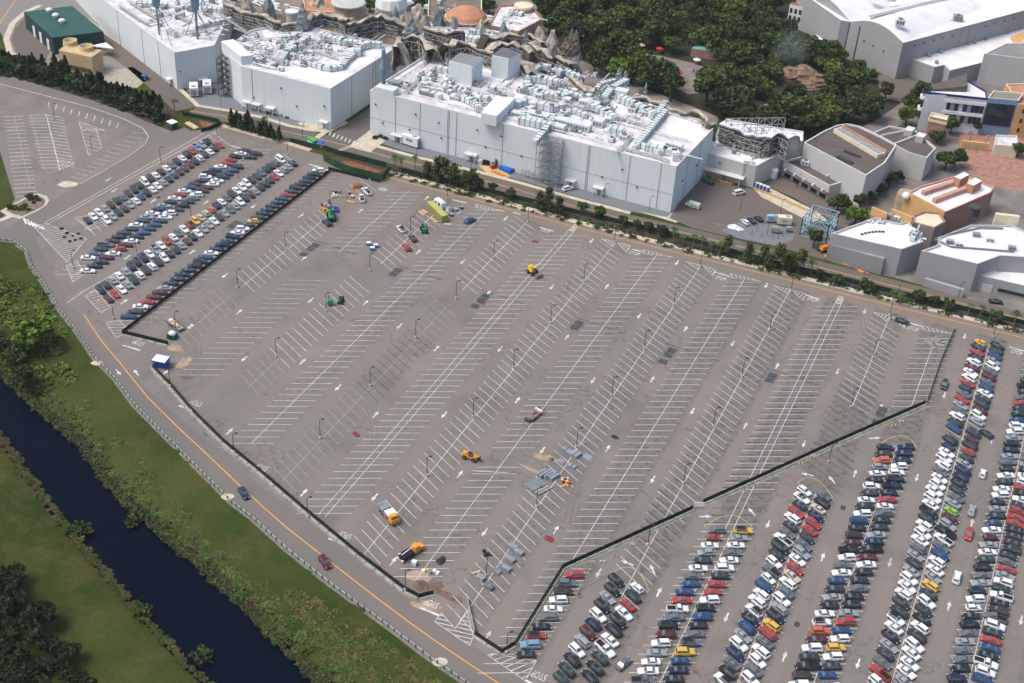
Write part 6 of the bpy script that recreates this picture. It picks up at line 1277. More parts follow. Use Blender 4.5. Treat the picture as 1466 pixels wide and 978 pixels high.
# ================================================================== SITE FURNITURE
BLKM = mat('black_lamp_metal', (.018, .017, .018), .5, 0); SCREEN = mat('black_mesh_screen', (.010, .016, .020), .9, .25, .5); GSCREEN = mat('green_mesh_screen', (.016, .060, .024), .9, .2, .3); DGSCREEN = mat('dark_green_mesh_screen', (.008, .030, .022), .9, .25, .3)
RAILG = mat('galvanised_rail', (.36, .37, .37), .55, .12, .5); PALEG = mat('weathered_barrier', (.30, .33, .27), .9, .2, .5); WOODM = mat('raw_timber', (.52, .36, .17), .85, .2, 1.2)
YELM = mat('machine_yellow', (.62, .40, .03), .45, .08, .8); ORAM = mat('machine_orange', (.66, .27, .03), .45, .08, .8); GRNM = mat('machine_green', (.012, .22, .085), .45, .1, .8); BLUET = mat('blue_tarpaulin', (.015, .10, .42), .6, .15, .6); REDM = mat('red_paint', (.42, .03, .03), .5, .1, .6)
OLIVEM = mat('olive_container', (.25, .27, .075), .6, .12, .5); RUST = mat('rusty_deck', (.20, .13, .11), .9, .3, .8); SLATEB = mat('grey_blue_slab', (.21, .25, .285), .8, .15, .6); SKIN = mat('skin', (.42, .26, .18), .6, 0)
# lamp posts
def lamp_proto():
    r = []
    mb = MB(); mb.tube((0, 0, 0), (0, 0, 6.6), .11, 8, 0, .075); r.append(('post', mb, BLKM))
    mb = MB(); mb.lathe((0, 0, 0), [(.36, 0), (.36, .75), (.30, .8)], 10); r.append(('concrete_base', mb, KERBM))
    mb = MB(); mb.tube((0, 0, 6.55), (.5, .2, 6.75), .05, 6); mb.box((.85, .35, 6.68), (.85, .42, .14), .38); r.append(('lamp_head', mb, BLKM)); return [(n, mb.build(n, m), m) for n, mb, m in r]
LP_ = [(n, o.data) for n, o, m in lamp_proto()]
for o in [o for o in C.objects if o.name.split('.')[0] in ('post', 'concrete_base', 'lamp_head') and o.parent is None]: bpy.data.objects.remove(o)
LAMPS = [(x, y) for x, y in pts('''340.4,411.5 408.6,357.6 473,298 529.5,258 640,286 587.6,334.6 529.5,388 706.5,370.4 652.8,428 466.9,445.8 595,484 395.8,511 530,553 458.4,628.3 677,597.6 611,682 440.5,741 580,845.6 696,825 755.5,317.8 879.4,347.6 1002,382.6 835.3,403.3 788,463 964.4,437 922,499.4 735,526.7 875.5,566.8 825,640.7 768,726 1062,539.6 1020.7,611 978,692.5 1132,417 1101.5,473.4 1273.4,451.6 1421,483.6 1249,513 1217.7,583 1186,662 927,781 725,935 105,384.5 163,457 252,472.7 196,365 274,314 342,260 230.5,235 244,554 335,649 78,171 132,218.6 310.7,194 412,222''')]
LAMPLAB = 'slim black lamp post standing on a white base in the parking lot'
for i, (x, y) in enumerate(LAMPS):
    o = thing('lamp_post', at(x, y), LAMPLAB, 'lamp post', 'lamp posts of the parking lots'); o.rotation_euler = (0, 0, .3)
    for n, me in LP_: c = bpy.data.objects.new(n, me); C.objects.link(c); c.parent = o
for x, y in pts('264,126 317,152 596,232 674,243 865,284 929,302 1060,300 1117,306 1140,270 1285,425 1371,426 433,196 401,184 630,262'):
    o = thing('lamp_post', at(x, y), 'thin black lamp post along the service road', 'lamp post', 'lamp posts of the service road'); o.scale = (.8, .8, .9)
    for n, me in LP_[:1] + LP_[2:]: c = bpy.data.objects.new(n, me); C.objects.link(c); c.parent = o
# screen fences
def fence(name, line, h, panel, label, m, base=None, post=BLKM, lean=0, braces=True):
    root = thing(name, (*line[0][:2], .02), label, 'fence'); tot = []
    for a, b in zip(line[:-1], line[1:]):
        d = Vector(b[:2]) - Vector(a[:2]); l = d.length; k = max(1, round(l / panel)); rz = math.atan2(d.y, d.x); nv = Vector((-d.y, d.x)).normalized()
        for i in range(k):
            p, q = Vector(a[:2]).lerp(Vector(b[:2]), i / k), Vector(a[:2]).lerp(Vector(b[:2]), (i + 1) / k); c = (p + q) / 2; ln = l / k
            mb = MB(); sag = random.uniform(.0, .12); n_ = 3
            vs = []
            for j in range(n_ + 1):
                t = (j / n_ - .5) * (ln - .06); s_ = math.sin(j / n_ * math.pi) * .05; x, y = math.cos(rz) * t - math.sin(rz) * s_, math.sin(rz) * t + math.cos(rz) * s_; vs += [(c.x + x, c.y + y, .12), (c.x + x, c.y + y, h - sag * math.sin(j / n_ * math.pi))]
            f = [(2 * j, 2 * j + 2, 2 * j + 3, 2 * j + 1) for j in range(n_)]; mb.add(vs, f); mb.add([(v[0] - math.sin(rz) * .05, v[1] + math.cos(rz) * .05, v[2]) for v in vs], [g[::-1] for g in f])
            mb.add([v for v in vs[1::2]] + [(v[0] - math.sin(rz) * .05, v[1] + math.cos(rz) * .05, v[2]) for v in vs[1::2]], [(j, j + 1, n_ + 2 + j, n_ + 1 + j) for j in range(n_)])
            mb.build('screen_panel', m, root)
            pm = MB(); pm.tube((p.x, p.y, 0), (p.x, p.y, h + .06), .05, 6); pm.build('post', post, root)
            if base: MB().box((c.x + nv.x * base, c.y + nv.y * base, .02), (ln * .92, .55, .42), rz, 0, (1, .5)).build('barrier_block', PALEG, root)
            if braces and i % 2 == 0: bm_ = MB(); bm_.tube((p.x, p.y, h * .7), (p.x - nv.x * 1.3 * (1 if base is None or base > 0 else -1), p.y - nv.y * 1.3 * (1 if base is None or base > 0 else -1), .05), .04, 4); bm_.build('brace', post, root)
    return root
fence('construction_fence', W(pts('545,262 470,243.5')), 1.4, 3.66, 'short run of black screen fence along the top edge of the closed lot', SCREEN)
fence('construction_fence', W(pts('473,246 175,478')), 1.35, 3.66, 'long straight black screen fence beside the left rows of cars', SCREEN, -.6)
fence('construction_fence', W(pts('175,478 241,494')), 1.5, 3.66, 'short black screen fence at the left corner of the closed lot', SCREEN, -.6)
fence('construction_fence', W(pts('218.5,526 245.5,554 276,590 319.6,633 370,674 434,729 513,794.5 580,845.6 600,856 621,851')), 1.4, 3.66, 'black screen fence running along the perimeter road', SCREEN, -.6)
fence('construction_fence', W(pts('668,858 679,908')), 1.5, 3.0, 'low thin fence across the gap by the brown dirt', RAILG, None, RAILG)
fence('construction_fence', W(pts('679.7,909 718.5,935 737,924 789,840 805.5,813.5 992,729')), 1.4, 3.66, 'black screen fence bending round the file of cars at the bottom', SCREEN, -.6)
fence('construction_fence', W(pts('1006,720.5 1090,683 1192.6,636 1324.7,578')), 1.4, 3.66, 'black screen fence slanting up between the closed lot and full rows', SCREEN, -.6)
fence('mesh_fence', W(pts('1326,577 1345,520 1366,472')), 1.6, 3.66, 'pale see through fence line up the right side of the closed lot', RAILG, None, RAILG)
fence('green_hoarding', W(pts('462,222 464,231 480,240 500,248 548,260 556,250 553,240')), 3.0, 3.0, 'bright green hoarding round the red soil pit by the pavement', GSCREEN)
fence('green_hoarding', W(pts('466,216 480,221 510,229 553,240')), 2.2, 3.0, 'dark green hoarding behind the red soil pit', DGSCREEN)
fence('green_hoarding', W(pts('416,204 440,210 455,214')), 2.0, 3.0, 'dark green hoarding below the green van', DGSCREEN)
fence('green_hoarding', W(pts('262,166 285,170 313,176 316,180 300,187 288,190')), 1.8, 3.0, 'green hoarding round the small compound at the lot entrance', DGSCREEN)
fence('service_fence', W(pts('572,246 640,262 735,285 865,316 943,334 1100,377.5 1193,399.5 1346,437.5 1466,466 1560,490')), 1.9, 4.0, 'long dark green screen fence behind the pavement trees', DGSCREEN, None, BLKM, 0, False)
SOILR = mat('red_soil', (.19, .085, .05), .95, .3, .5, .6); sheet('pit_floor', W(pts('466,221 482,239 546,258 552,242 512,230')), .024, MULCH); sheet('soil_pit', W(pts('486,231 500,238 540,249 545,244 512,234')), .03, SOILR); sheet('soil_pit', W(pts('284,172 308,178 311,183 290,182')), .03, SOILR)
def heap(name, px, rx, ry, h, m, label, cat, n=14, seed=0):
    c = at(*px); mb = MB(); r = random.Random(seed + int(px[0])); k = 4; vs = []
    for j in range(k):
        t = j / (k - 1)
        for i in range(n): a = 2 * math.pi * i / n; q = (1 - t * .92) * r.uniform(.8, 1.2); vs.append((c[0] + rx * q * math.cos(a), c[1] + ry * q * math.sin(a), .02 + h * t * r.uniform(.85, 1.1)))
    mb.add(vs, [(j * n + i, j * n + (i + 1) % n, (j + 1) * n + (i + 1) % n, (j + 1) * n + i) for j in range(k - 1) for i in range(n)] + [tuple(range((k - 1) * n, k * n))])
    return single(name, mb, m, label, cat)
heap('soil_heap', (602, 839), 2.4, 1.8, .9, DIRT, 'brown soil heap inside the fence corner by the road', 'soil heap'); heap('soil_heap', (505, 234), 3.5, 1.2, .7, SOILR, 'red soil heap in the hoarded pit', 'soil heap')
heap('debris_heap', (789, 658), 1.0, .9, .8, mat('brush', (.16, .13, .07), .95, .4, .8), 'small brush heap above the grey slabs', 'debris'); heap('debris_heap', (548, 271), 1.8, 1.3, .35, PALEG, 'pale green debris patch near the top fence', 'debris'); heap('debris_heap', (632, 803), 1.2, 1.8, .7, mat('dark_spoil', (.03, .03, .035), .9, .3, .8), 'dark spoil heap below the orange tow truck', 'debris')
heap('debris_heap', (489, 282), 2.6, 1.4, .5, mat('mixed_debris', (.18, .15, .10), .95, .5, 1.4), 'mixed timber debris near the top of the closed lot', 'debris')
# guard rail along the perimeter road
GR = []
for a, b in zip(GUARD[:-1], GUARD[1:]):
    k = max(1, int(math.hypot(b[0] - a[0], b[1] - a[1]) / 1.95)); GR += [(a[0] + (b[0] - a[0]) * i / k, a[1] + (b[1] - a[1]) * i / k) for i in range(k)]
gr = thing('guard_rail', (*GR[0], 0), 'grey guard rail on dark posts along the grass side of the perimeter road', 'guard rail')
mb = MB(); mb.ribbon(GR, .16, .42, h=.34); mb.build('rail_beam', RAILG, gr); pm = None
for p in GR:
    if pm is None: o = MB().box((0, 0, 0), (.34, .34, .85)).build('post', DKSTEEL, gr, local=True); pm = o.data
    else: o = bpy.data.objects.new('post', pm); C.objects.link(o); o.parent = gr
    o.location = (p[0] - gr.location.x, p[1] - gr.location.y, 0)
mb = MB(); mb.ribbon(GUARD, 1.1, .030, off=-.4); mb.build('guard_rail_verge', mat('verge_gravel', (.15, .148, .13), .95, .3, .8), kind='structure')
# ------------------------------------------------------------------ plant and vehicles on the site
WHL = {}
def wheels(root, spots, r, w_=.3):
    k = (r, w_)
    for x, y in spots:
        if k not in WHL: mb = MB(); mb.tube((0, -w_ / 2, 0), (0, w_ / 2, 0), r, 12, 0); mb.tube((0, -w_ / 2 - .01, 0), (0, w_ / 2 + .01, 0), r * .5, 8, 1); o = mb.build('wheel', [TYRE, HUB], root, local=True); WHL[k] = o.data
        else: o = bpy.data.objects.new('wheel', WHL[k]); C.objects.link(o); o.parent = root
        o.location = (x, y, r)
def P_(root, name, m, *boxes, tubes=()):
    mb = MB()
    for b in boxes: mb.box(*b)
    for t in tubes: mb.tube(*t)
    return mb.build(name, m, root, local=True)
def spot(name, px, rz, label, cat, z=.03, group=None):
    o = thing(name, (*at(*px)[:2], z), label, cat, group); o.rotation_euler = (0, 0, rz); return o
hd = lambda a, b: math.atan2(at(*b)[1] - at(*a)[1], at(*b)[0] - at(*a)[0])
t = spot('flatbed_truck', (556, 740), hd((545, 725), (566, 753)), 'orange cabbed works truck with grey crates on its flat bed', 'truck')
P_(t, 'chassis', DKSTEEL, ((0, 0, .55), (7.6, 1.0, .3))); wheels(t, [(x, s * 1.0) for x in (2.7, -1.6, -2.8) for s in (-1, 1)], .5)
P_(t, 'cab', ORAM, ((3.0, 0, .8), (1.9, 2.3, 1.2)), ((2.8, 0, 2.0), (1.5, 2.1, .85), 0, 0, (.8, .9))); P_(t, 'windscreen', CGLASS, ((3.56, 0, 2.02), (.1, 1.8, .7)))
P_(t, 'headboard_roof', WHITEB, ((1.3, 0, 2.5), (2.6, 2.5, .14))); P_(t, 'flat_bed', RUST, ((-1.4, 0, .9), (5.0, 2.4, .2)))
for i, x in enumerate((-1.9, -2.9, -3.6)): P_(t, 'crate', SLATEB, ((x, 0, 1.1), (.85 if i else 1.3, 2.1, .75)))
t = spot('tow_truck', (589, 794), hd((574, 803), (603, 785)), 'orange tow truck with black body and raised white boom', 'truck')
P_(t, 'chassis', DKSTEEL, ((-.6, 0, .5), (6.6, 1.1, .35))); wheels(t, [(x, s * .95) for x in (2.3, -1.9) for s in (-1, 1)], .48)
P_(t, 'cab', ORAM, ((1.3, 0, .75), (1.9, 2.1, 1.5), 0, 0, (.8, .85))); P_(t, 'bonnet', ORAM, ((2.8, 0, .7), (1.6, 2.0, .8), 0, 0, (.9, .9))); P_(t, 'windscreen', CGLASS, ((2.15, 0, 1.45), (.1, 1.6, .6))); P_(t, 'roof', ORAM, ((1.2, 0, 2.24), (1.3, 1.7, .12)))
P_(t, 'recovery_body', BLACKP, ((-1.7, 0, .85), (3.6, 2.2, .7))); P_(t, 'boom', WHITEB, tubes=(((-3.2, .1, 1.7), (.4, -.1, 2.5), .12, 6),)); P_(t, 'stinger', WHITEB, ((-3.7, 0, .55), (.5, 2.2, .2)), ((-3.2, .8, 1.5), (.6, .3, .25)))
def telehandler(px, rz, label, m, cabside=1, sc=1.0):
    t = spot('telehandler', px, rz, label, 'telehandler'); t.scale = (sc, sc, sc)
    P_(t, 'body', m, ((0, 0, .7), (4.2, 1.5, .75), 0, 0, (.92, .9)), ((-1.6, 0, 1.4), (1.1, 1.3, .45))); wheels(t, [(x, s * .95) for x in (1.45, -1.35) for s in (-1, 1)], .62, .4)
    P_(t, 'cab', CGLASS, ((.2, cabside * .45, 1.45), (1.3, .8, 1.0), 0, 0, (.8, .85))); P_(t, 'cab_roof', BLACKP, ((.2, cabside * .45, 2.45), (1.1, .75, .08)))
    P_(t, 'boom', m, tubes=(((-2.0, -cabside * .35, 1.75), (2.5, -cabside * .35, 1.35), .24, 6),)); P_(t, 'fork', BLACKP, ((2.7, -cabside * .2, .5), (.12, 1.2, .9)), ((3.2, -cabside * .5, .45), (1.0, .12, .08)), ((3.2, cabside * .1, .45), (1.0, .12, .08))); return t
telehandler((673, 657), hd((661, 653), (685, 661)), 'orange telehandler alone in the lower middle of the empty lot', ORAM, -1); telehandler((474, 313), -.95, 'large green telehandler beside the dark SUV', GRNM, 1, 1.25); telehandler((607, 331), 2.2, 'green telehandler near the olive container', GRNM, 1); telehandler((1014, 262), -.5, 'green telehandler by the low wing in the yard', GRNM, 1, .9)
telehandler((488, 433), 1.9, 'dark green lift machine, right one of the pair in the empty lot', mat('machine_dark_green', (.01, .07, .045), .5, .1, .8), 1, .75)
t = spot('light_tower', (473, 437), .4, 'green trailer generator, left one of the pair in the empty lot', 'generator'); P_(t, 'housing', GRNM, ((0, 0, .5), (1.8, 1.2, 1.3), 0, 0, (.9, .9))); wheels(t, [(0, .7), (0, -.7)], .35); P_(t, 'drawbar', BLACKP, tubes=(((.8, 0, .5), (2, 0, .4), .06, 5),)); P_(t, 'mast', BLACKP, tubes=(((-.4, 0, 1.8), (-.4, 0, 3.2), .07, 5),)); P_(t, 'lamp_bar', BLACKP, ((-.4, 0, 3.2), (.2, 1.2, .2)))
t = spot('wheel_loader', (764, 393), 2.7, 'yellow wheel loader with white pole and rusty attachment', 'loader'); P_(t, 'body', YELM, ((1.0, 0, .9), (2.6, 2.0, 1.2), 0, 0, (.85, .85)), ((1.7, 0, 2.0), (1.2, 1.4, .5))); wheels(t, [(x, s * 1.1) for x in (1.8, -.2) for s in (-1, 1)], .68, .5)
P_(t, 'cab', CGLASS, ((-.1, 0, 1.6), (1.2, 1.3, 1.2), 0, 0, (.85, .85))); P_(t, 'cab_roof', YELM, ((-.1, 0, 2.8), (1.1, 1.2, .1))); P_(t, 'bucket', RUST, ((-2.4, 0, .3), (1.5, 2.6, .9), 0, 0, (.75, 1))); P_(t, 'lift_arm', BLACKP, tubes=(((-.6, .6, 1.2), (-1.9, .6, .7), .14, 5), ((-.6, -.6, 1.2), (-1.9, -.6, .7), .14, 5))); P_(t, 'pole', WHITEB, tubes=(((1.4, -.9, 2.0), (.3, -3.0, 3.0), .1, 5),))
t = spot('flatbed_trailer', (764, 597), 1.35, 'flatbed trailer with rusty deck, white bar and raised ramps', 'trailer'); P_(t, 'deck', RUST, ((-.2, 0, .75), (4.8, 2.3, .18))); wheels(t, [(x, s * 1.1) for x in (-1.4, -.4) for s in (-1, 1)], .42); P_(t, 'front_bar', WHITEB, ((2.35, 0, .93), (.5, 2.4, .5))); P_(t, 'ramp', BLACKP, ((3.4, .9, .8), (1.6, .25, .12))); P_(t, 'ramp', BLACKP, ((3.4, -.9, .8), (1.6, .25, .12))); P_(t, 'tail', DKSTEEL, ((-2.9, 0, .4), (.9, 1.8, .55))); P_(t, 'winch', DKSTEEL, ((.4, 0, .93), (1.5, .35, .2)))
t = spot('equipment_float', (251, 468), -.36, 'grey float carrying yellow timber near the left fence corner', 'trailer'); P_(t, 'deck', SLATEB, ((0, 0, .6), (6.6, 2.3, .3))); wheels(t, [(x, s * 1.0) for x in (-1.6, -.6, 1.6) for s in (-1, 1)], .4)
for i, (x, y) in enumerate(((-.6, -.5), (.4, .3), (1.3, -.2), (-1.3, .5))): P_(t, 'timber_bundle', WOODM, ((x, y, .9), (1.5, .7, .35), .2 * i))
P_(t, 'side_rail', DKSTEEL, ((0, 1.15, .9), (6.6, .1, .35)), ((0, -1.15, .9), (6.6, .1, .35))); P_(t, 'white_sack', WHITEB, ((-2.4, .2, .9), (.9, 1.2, .5)))
t = spot('tool_container', (247, 484), .1, 'small green container with white curved top beside the float', 'container'); P_(t, 'container_box', GRNM if False else mat('deep_green', (.008, .09, .055), .5, .1, .6), ((0, 0, .05), (2.6, 2.2, 1.5))); MB().lathe((0, .1, 1.5), [(1.25, 0), (1.1, .5), (.6, .85), (.1, .9)], 10, sq=.8).build('dome_lid', WHITEB, t, local=True); P_(t, 'door', BLACKP, ((0, -1.12, .2), (.9, .06, 1.2)))
for i, (x, y) in enumerate(((275, 467), (271, 470))): q = at(x, y); single('sack', MB().box((q[0], q[1], .03), (1.2, .9, .4), .4, 0, (.7, .7)), WHITEB, 'white sack on the ground right of the float, ' + ('upper' if i == 0 else 'lower') + ' one', 'sack')
t = spot('site_booth', (231, 524), .18, 'site booth with white roof and blue edges at the fence end', 'booth'); P_(t, 'roof', WHITEB, ((0, 0, 2.5), (4.2, 3.4, .16))); P_(t, 'roof_trim', BLUET, ((0, 1.75, 2.35), (4.4, .1, .35)), ((0, -1.75, 2.35), (4.4, .1, .35)), ((2.15, 0, 2.35), (.1, 3.4, .35)), ((-2.15, 0, 2.35), (.1, 3.4, .35))); P_(t, 'booth_wall', BLUET, ((0, .2, .05), (3.6, 2.6, 2.3)))
for x in (-1.95, 1.95):
    for y in (-1.5, 1.5): P_(t, 'post', BLKM, tubes=(((x, y, 0), (x, y, 2.5), .06, 5),))
P_(t, 'window', CGLASS, ((0, -1.12, 1.1), (2.2, .06, .9)))
t = spot('container', (626, 308), -.62, 'long olive green container lying aslant near the top of the lot', 'container'); P_(t, 'container_box', OLIVEM, ((0, 0, .15), (11.6, 2.5, 2.5))); P_(t, 'roof_panel', mat('olive_top', (.38, .37, .12), .6, .1, .5), ((0, 0, 2.66), (11.5, 2.4, .06)))
for k in range(19): 
    for s in (-1, 1): P_(t, 'wall_rib', OLIVEM, ((-5.4 + k * .6, s * 1.27, .3), (.18, .06, 2.2)))
P_(t, 'door', OLIVEM, ((5.83, .6, .3), (.06, 1.1, 2.2)), ((5.83, -.6, .3), (.06, 1.1, 2.2)))
t = spot('caravan', (630, 296), -.5, 'silver site caravan behind the olive container', 'trailer'); P_(t, 'shell', WHITEB, ((0, 0, .5), (5.4, 2.3, 2.0), 0, 0, (.9, .85)), ((0, 0, 2.5), (3.6, 1.4, .3))); wheels(t, [(.2, 1.0), (.2, -1.0)], .36); P_(t, 'door', BLACKP, ((.8, -1.13, .6), (.8, .1, 1.7))); P_(t, 'window', CGLASS, ((-1.3, -1.1, 1.3), (1.1, .1, .6))); P_(t, 'drawbar', BLKM, tubes=(((-2.6, 0, .5), (-3.8, 0, .4), .07, 5),))
for i, (x, y, a, b, h, m, l) in enumerate(((642, 303, 1.6, 1.4, 1.6, WHITEB, 'white cabinet at the end of the silver caravan'), (652, 302, 2.0, 1.4, .9, RUST, 'rusty bin right of the silver caravan'), (646, 309, 1.8, 1.0, .8, mat('teal_bin', (.03, .07, .07), .6, .1, .6), 'dark teal bin behind the olive container end'), (658, 305, 1.6, 1.6, .15, WHITEB, 'white board lying right of the olive container'), (661, 299, 1.0, .9, .8, BLACKP, 'small black drum right of the rusty bin'))):
    t = spot('site_bin', (x, y), -.4, l, 'site equipment'); P_(t, 'box', m, ((0, 0, .03), (a, b, h), 0, 0, (.94, .94))); P_(t, 'rim', GREYM, ((0, 0, h + .03), (a * 1.02, b * 1.02, .07)))
for i, (x, y, ln) in enumerate(((604, 306, 3.6), (608, 304, 3), (619, 314, 2), (624, 318, 2), (641, 322, 3.2), (503, 290, 3.4))): t = spot('timber_stack', (x, y), -.5 + i * .1 if i < 4 else (.35 if i == 4 else .1), ('longest timber stack left of the olive container', 'shorter timber stack beside the longest one', 'small timber stack against the olive container side', 'last timber stack near the olive container end', 'loose planks at the near end of the olive container', 'yellow timber stack left of the white pickups')[i], 'timber stack'); [P_(t, 'plank', WOODM, ((0, (k - 1) * .32, .03 + .0 * k), (ln * random.uniform(.85, 1), .28, random.uniform(.2, .5)))) for k in range(3)]
t = spot('skip', (510, 268), .9, 'orange skip behind the white pickups', 'skip'); P_(t, 'bin', ORAM, ((0, 0, .05), (3.2, 1.8, 1.3), 0, 0, (1.1, 1.08))); P_(t, 'load', RUST, ((0, 0, 1.36), (3.2, 1.7, .12)))
t = spot('material_rack', (468, 300), -.5, 'jumble of blue crates and orange rails near the top left lamp', 'material rack')
for k, (x, y, a, b, h, m) in enumerate(((-2, .6, 1.6, 1.4, 1.2, SLATEB), (-.4, .8, 1.8, 1.2, .9, RUST), (1.2, .9, 1.6, 1.3, 1.4, mat('dark_blue_crate', (.03, .05, .12), .6, .1, .6)), (2.8, .4, 1.4, 1.6, 1.1, SLATEB), (.4, -.4, 2.4, .9, .7, RUST))): P_(t, 'crate', m, ((x, y, .03), (a, b, h), .1 * k))
for k in range(14): P_(t, 'loose_piece', (RUST, WOODM, ORAM, BLUET, DKSTEEL, SLATEB)[k % 6], ((random.uniform(-3.6, 4), random.uniform(-1.4, 3.2), .03), (random.uniform(.5, 1.8), random.uniform(.3, .8), random.uniform(.4, 2.0)), random.uniform(0, 3)))
P_(t, 'orange_rails', ORAM, *[((-2 + k * .7, -1.2, .03 + (k % 2) * .3), (1.4, .35, .25), .3) for k in range(6)])
for i, (x, y) in enumerate(((528, 351), (538, 354), (533, 358))): t = spot('site_cart', (x, y), .5, ('left', 'right', 'front')[i] + ' one of the three small blue and white carts in the empty lot', 'cart'); P_(t, 'tub', mat('cart_blue', (.10, .22, .52), .5, .1, .6) if i == 0 else bpy.data.materials['cart_blue'], ((0, 0, .3), (1.7, 1.3, .7), 0, 0, (1.05, 1.05))); P_(t, 'lid', WHITEB, ((0, 0, 1.0), (1.5, 1.1, .15))); wheels(t, [(.5, .6), (-.5, .6), (.5, -.6), (-.5, -.6)], .2, .12)
t = spot('scrap_heap', (806, 690), .3, 'heap of yellow, red and white scrap beside the grey slabs', 'debris'); dmats = (ORAM, WOODM, REDM, WHITEB, BLACKP, CREAM)
for k in range(16): P_(t, 'scrap_piece', dmats[k % 6], ((random.gauss(0, 1.1), random.gauss(0, .9), .03), (random.uniform(.4, 1.5), random.uniform(.25, .6), random.uniform(.15, .6)), random.uniform(0, 3)))
t = spot('scrap_heap', (490, 281), .3, 'scattered timber and dark scrap right of the blue crates', 'debris')
for k in range(18): P_(t, 'scrap_piece', (WOODM, BLACKP, CREAM, GREYM, RUST, PALEG)[k % 6], ((random.gauss(0, 2.4), random.gauss(0, 1.5), .03), (random.uniform(.6, 2.2), random.uniform(.25, .7), random.uniform(.15, .7)), random.uniform(0, 3)))
# grey slabs, pipes and pallets in the lower middle
for i, (x, y, a, b, h, rz) in enumerate(((811, 646, 3.0, 1.5, .7, -.35), (824, 652, 2.5, 2.6, .9, -.3), (803, 660, 1.9, 1.7, .08, -.3), (819, 668, 2.2, 1.5, .5, -.2), (777, 680, 1.6, 3.2, 1.1, -.35), (784, 681, 1.6, 3.2, 1.2, -.35), (792, 684, 1.7, 3.2, 1.0, -.35), (841, 654, 2.5, 2.2, .06, -.4))):
    t = spot('slab_stack', (x, y), rz, ('thin upper grey blue slab stack by the lamp post', 'tallest square grey blue slab stack right of the lamp post', 'flat grey blue sheet lying between slab stacks', 'low grey stack with dark end below the square one', 'left one of the three grey blue bundles beside the pipes', 'middle one of the three grey blue bundles beside the pipes', 'right one of the three grey blue bundles beside the pipes', 'faint pale blue sheet on the tarmac right of the slabs')[i], 'slab stack')
    n_ = max(1, int(h / .3)); [P_(t, 'slab', SLATEB, ((random.uniform(-.06, .06), random.uniform(-.06, .06), .03 + k * h / n_), (a, b, h / n_ - .03))) for k in range(n_)]; 
    if h > .4: P_(t, 'strap', BLACKP, ((0, 0, .03), (.12, b + .14, h + .04)))
for i, (x, y) in enumerate(((734, 785), (743, 793), (731, 803), (725, 816), (711, 819), (688, 829), (700, 842))):
    t = spot('pallet_pack', (x, y), -.25, ('topmost grey pallet pack of the lower cluster', 'pale grey pallet pack, rightmost of the lower cluster', 'slim grey pallet pack in the middle of the lower cluster', 'wide grey pallet pack above the lane of the lower cluster', 'dark flat pallet pack on the white spine line', 'long slate pallet pack left of the lamp post foot', 'dark green grey pallet pack at the bottom of the cluster')[i], 'pallet'); m_ = (SLATEB, SLATEB, SLATEB, SLATEB, LOUV, SLATEB, mat('green_grey_pack', (.10, .14, .14), .8, .1, .6))[i]; P_(t, 'pallet_base', WOODM if i == 9 else LOUV, ((0, 0, .03), (2.4, 1.5, .18))); P_(t, 'load', m_, ((0, 0, .22), (2.3, 1.4, .75 if i != 4 else .3))); P_(t, 'wrap_strap', GREYM, ((0, 0, .21), (.1, 1.46, .8 if i != 4 else .34)))
t = spot('pipe_stack', (766, 694), 1.1, 'stack of long grey pipes laid beside the lamp post', 'pipes'); [P_(t, 'pipe', SLATEB if k % 2 else RAILG, tubes=(((-2.6 + .2 * (k % 3), -1.5 + k * .42, .16), (2.6, -1.5 + k * .42, .16), .15, 8),)) for k in range(8)]
t = spot('pipe_stack', (778, 703), 1.1, 'second bundle of grey beams right of the long pipes', 'pipes'); [P_(t, 'beam', RAILG if k % 2 else LOUV, ((0, -.6 + k * .4, .03), (4.6, .28, .3))) for k in range(4)]
t = spot('long_beam', (702, 677), .42, 'long pale beam lying across the stalls in the middle', 'beam'); P_(t, 'beam', RAILG, ((-2.2, 0, .03), (5.5, .4, .35)), ((2.6, .1, .03), (4.6, .28, .22))); P_(t, 'dark_beam', LOUV, ((6.5, .4, .03), (4.5, .2, .15)))
t = spot('crate_heap', (615, 820), .3, 'white and lime sacks heaped beside the orange tow truck', 'sacks'); [P_(t, 'sack', (WHITEB, mat('lime_sack', (.42, .45, .06), .8, .1, .6) if k == 1 else WHITEB, GREYM)[k % 3], ((-1.6 + .9 * k, .5 * (k % 2), .03), (1.0, .9, .6), .3 * k, 0, (.8, .8))) for k in range(5)]
t = spot('water_tank', (593, 809), .2, 'white cube water tank below the orange tow truck', 'tank'); P_(t, 'tank_body', WHITEB, ((0, 0, .2), (1.2, 1.1, 1.1))); P_(t, 'cage', GREYM, ((0, 0, .03), (1.3, 1.2, .16)), ((.62, 0, .2), (.05, 1.2, 1.1)), ((-.62, 0, .2), (.05, 1.2, 1.1)))
t = spot('pallet_pack', (697, 795), .2, 'black scrap near the lamp post of the lower cluster', 'debris'); P_(t, 'scrap', BLACKP, ((0, 0, .03), (1.6, 1.0, .5), .4), ((-1.0, 1.1, .03), (.8, .7, .4), .2)); t = spot('timber_stack', (682, 821), .9, 'short brown log left of the slate pallet pack', 'timber'); P_(t, 'log', WOODM, ((0, 0, .03), (2.0, .6, .5)))
t = spot('sign_board', (1000, 727), .45, 'white board closing the gap between two black fences', 'sign board'); P_(t, 'board', WHITEB, ((0, 0, .3), (2.6, .12, 1.6))); P_(t, 'leg', GREYM, ((-1.1, 0, .02), (.1, .8, .3)), ((1.1, 0, .02), (.1, .8, .3)))
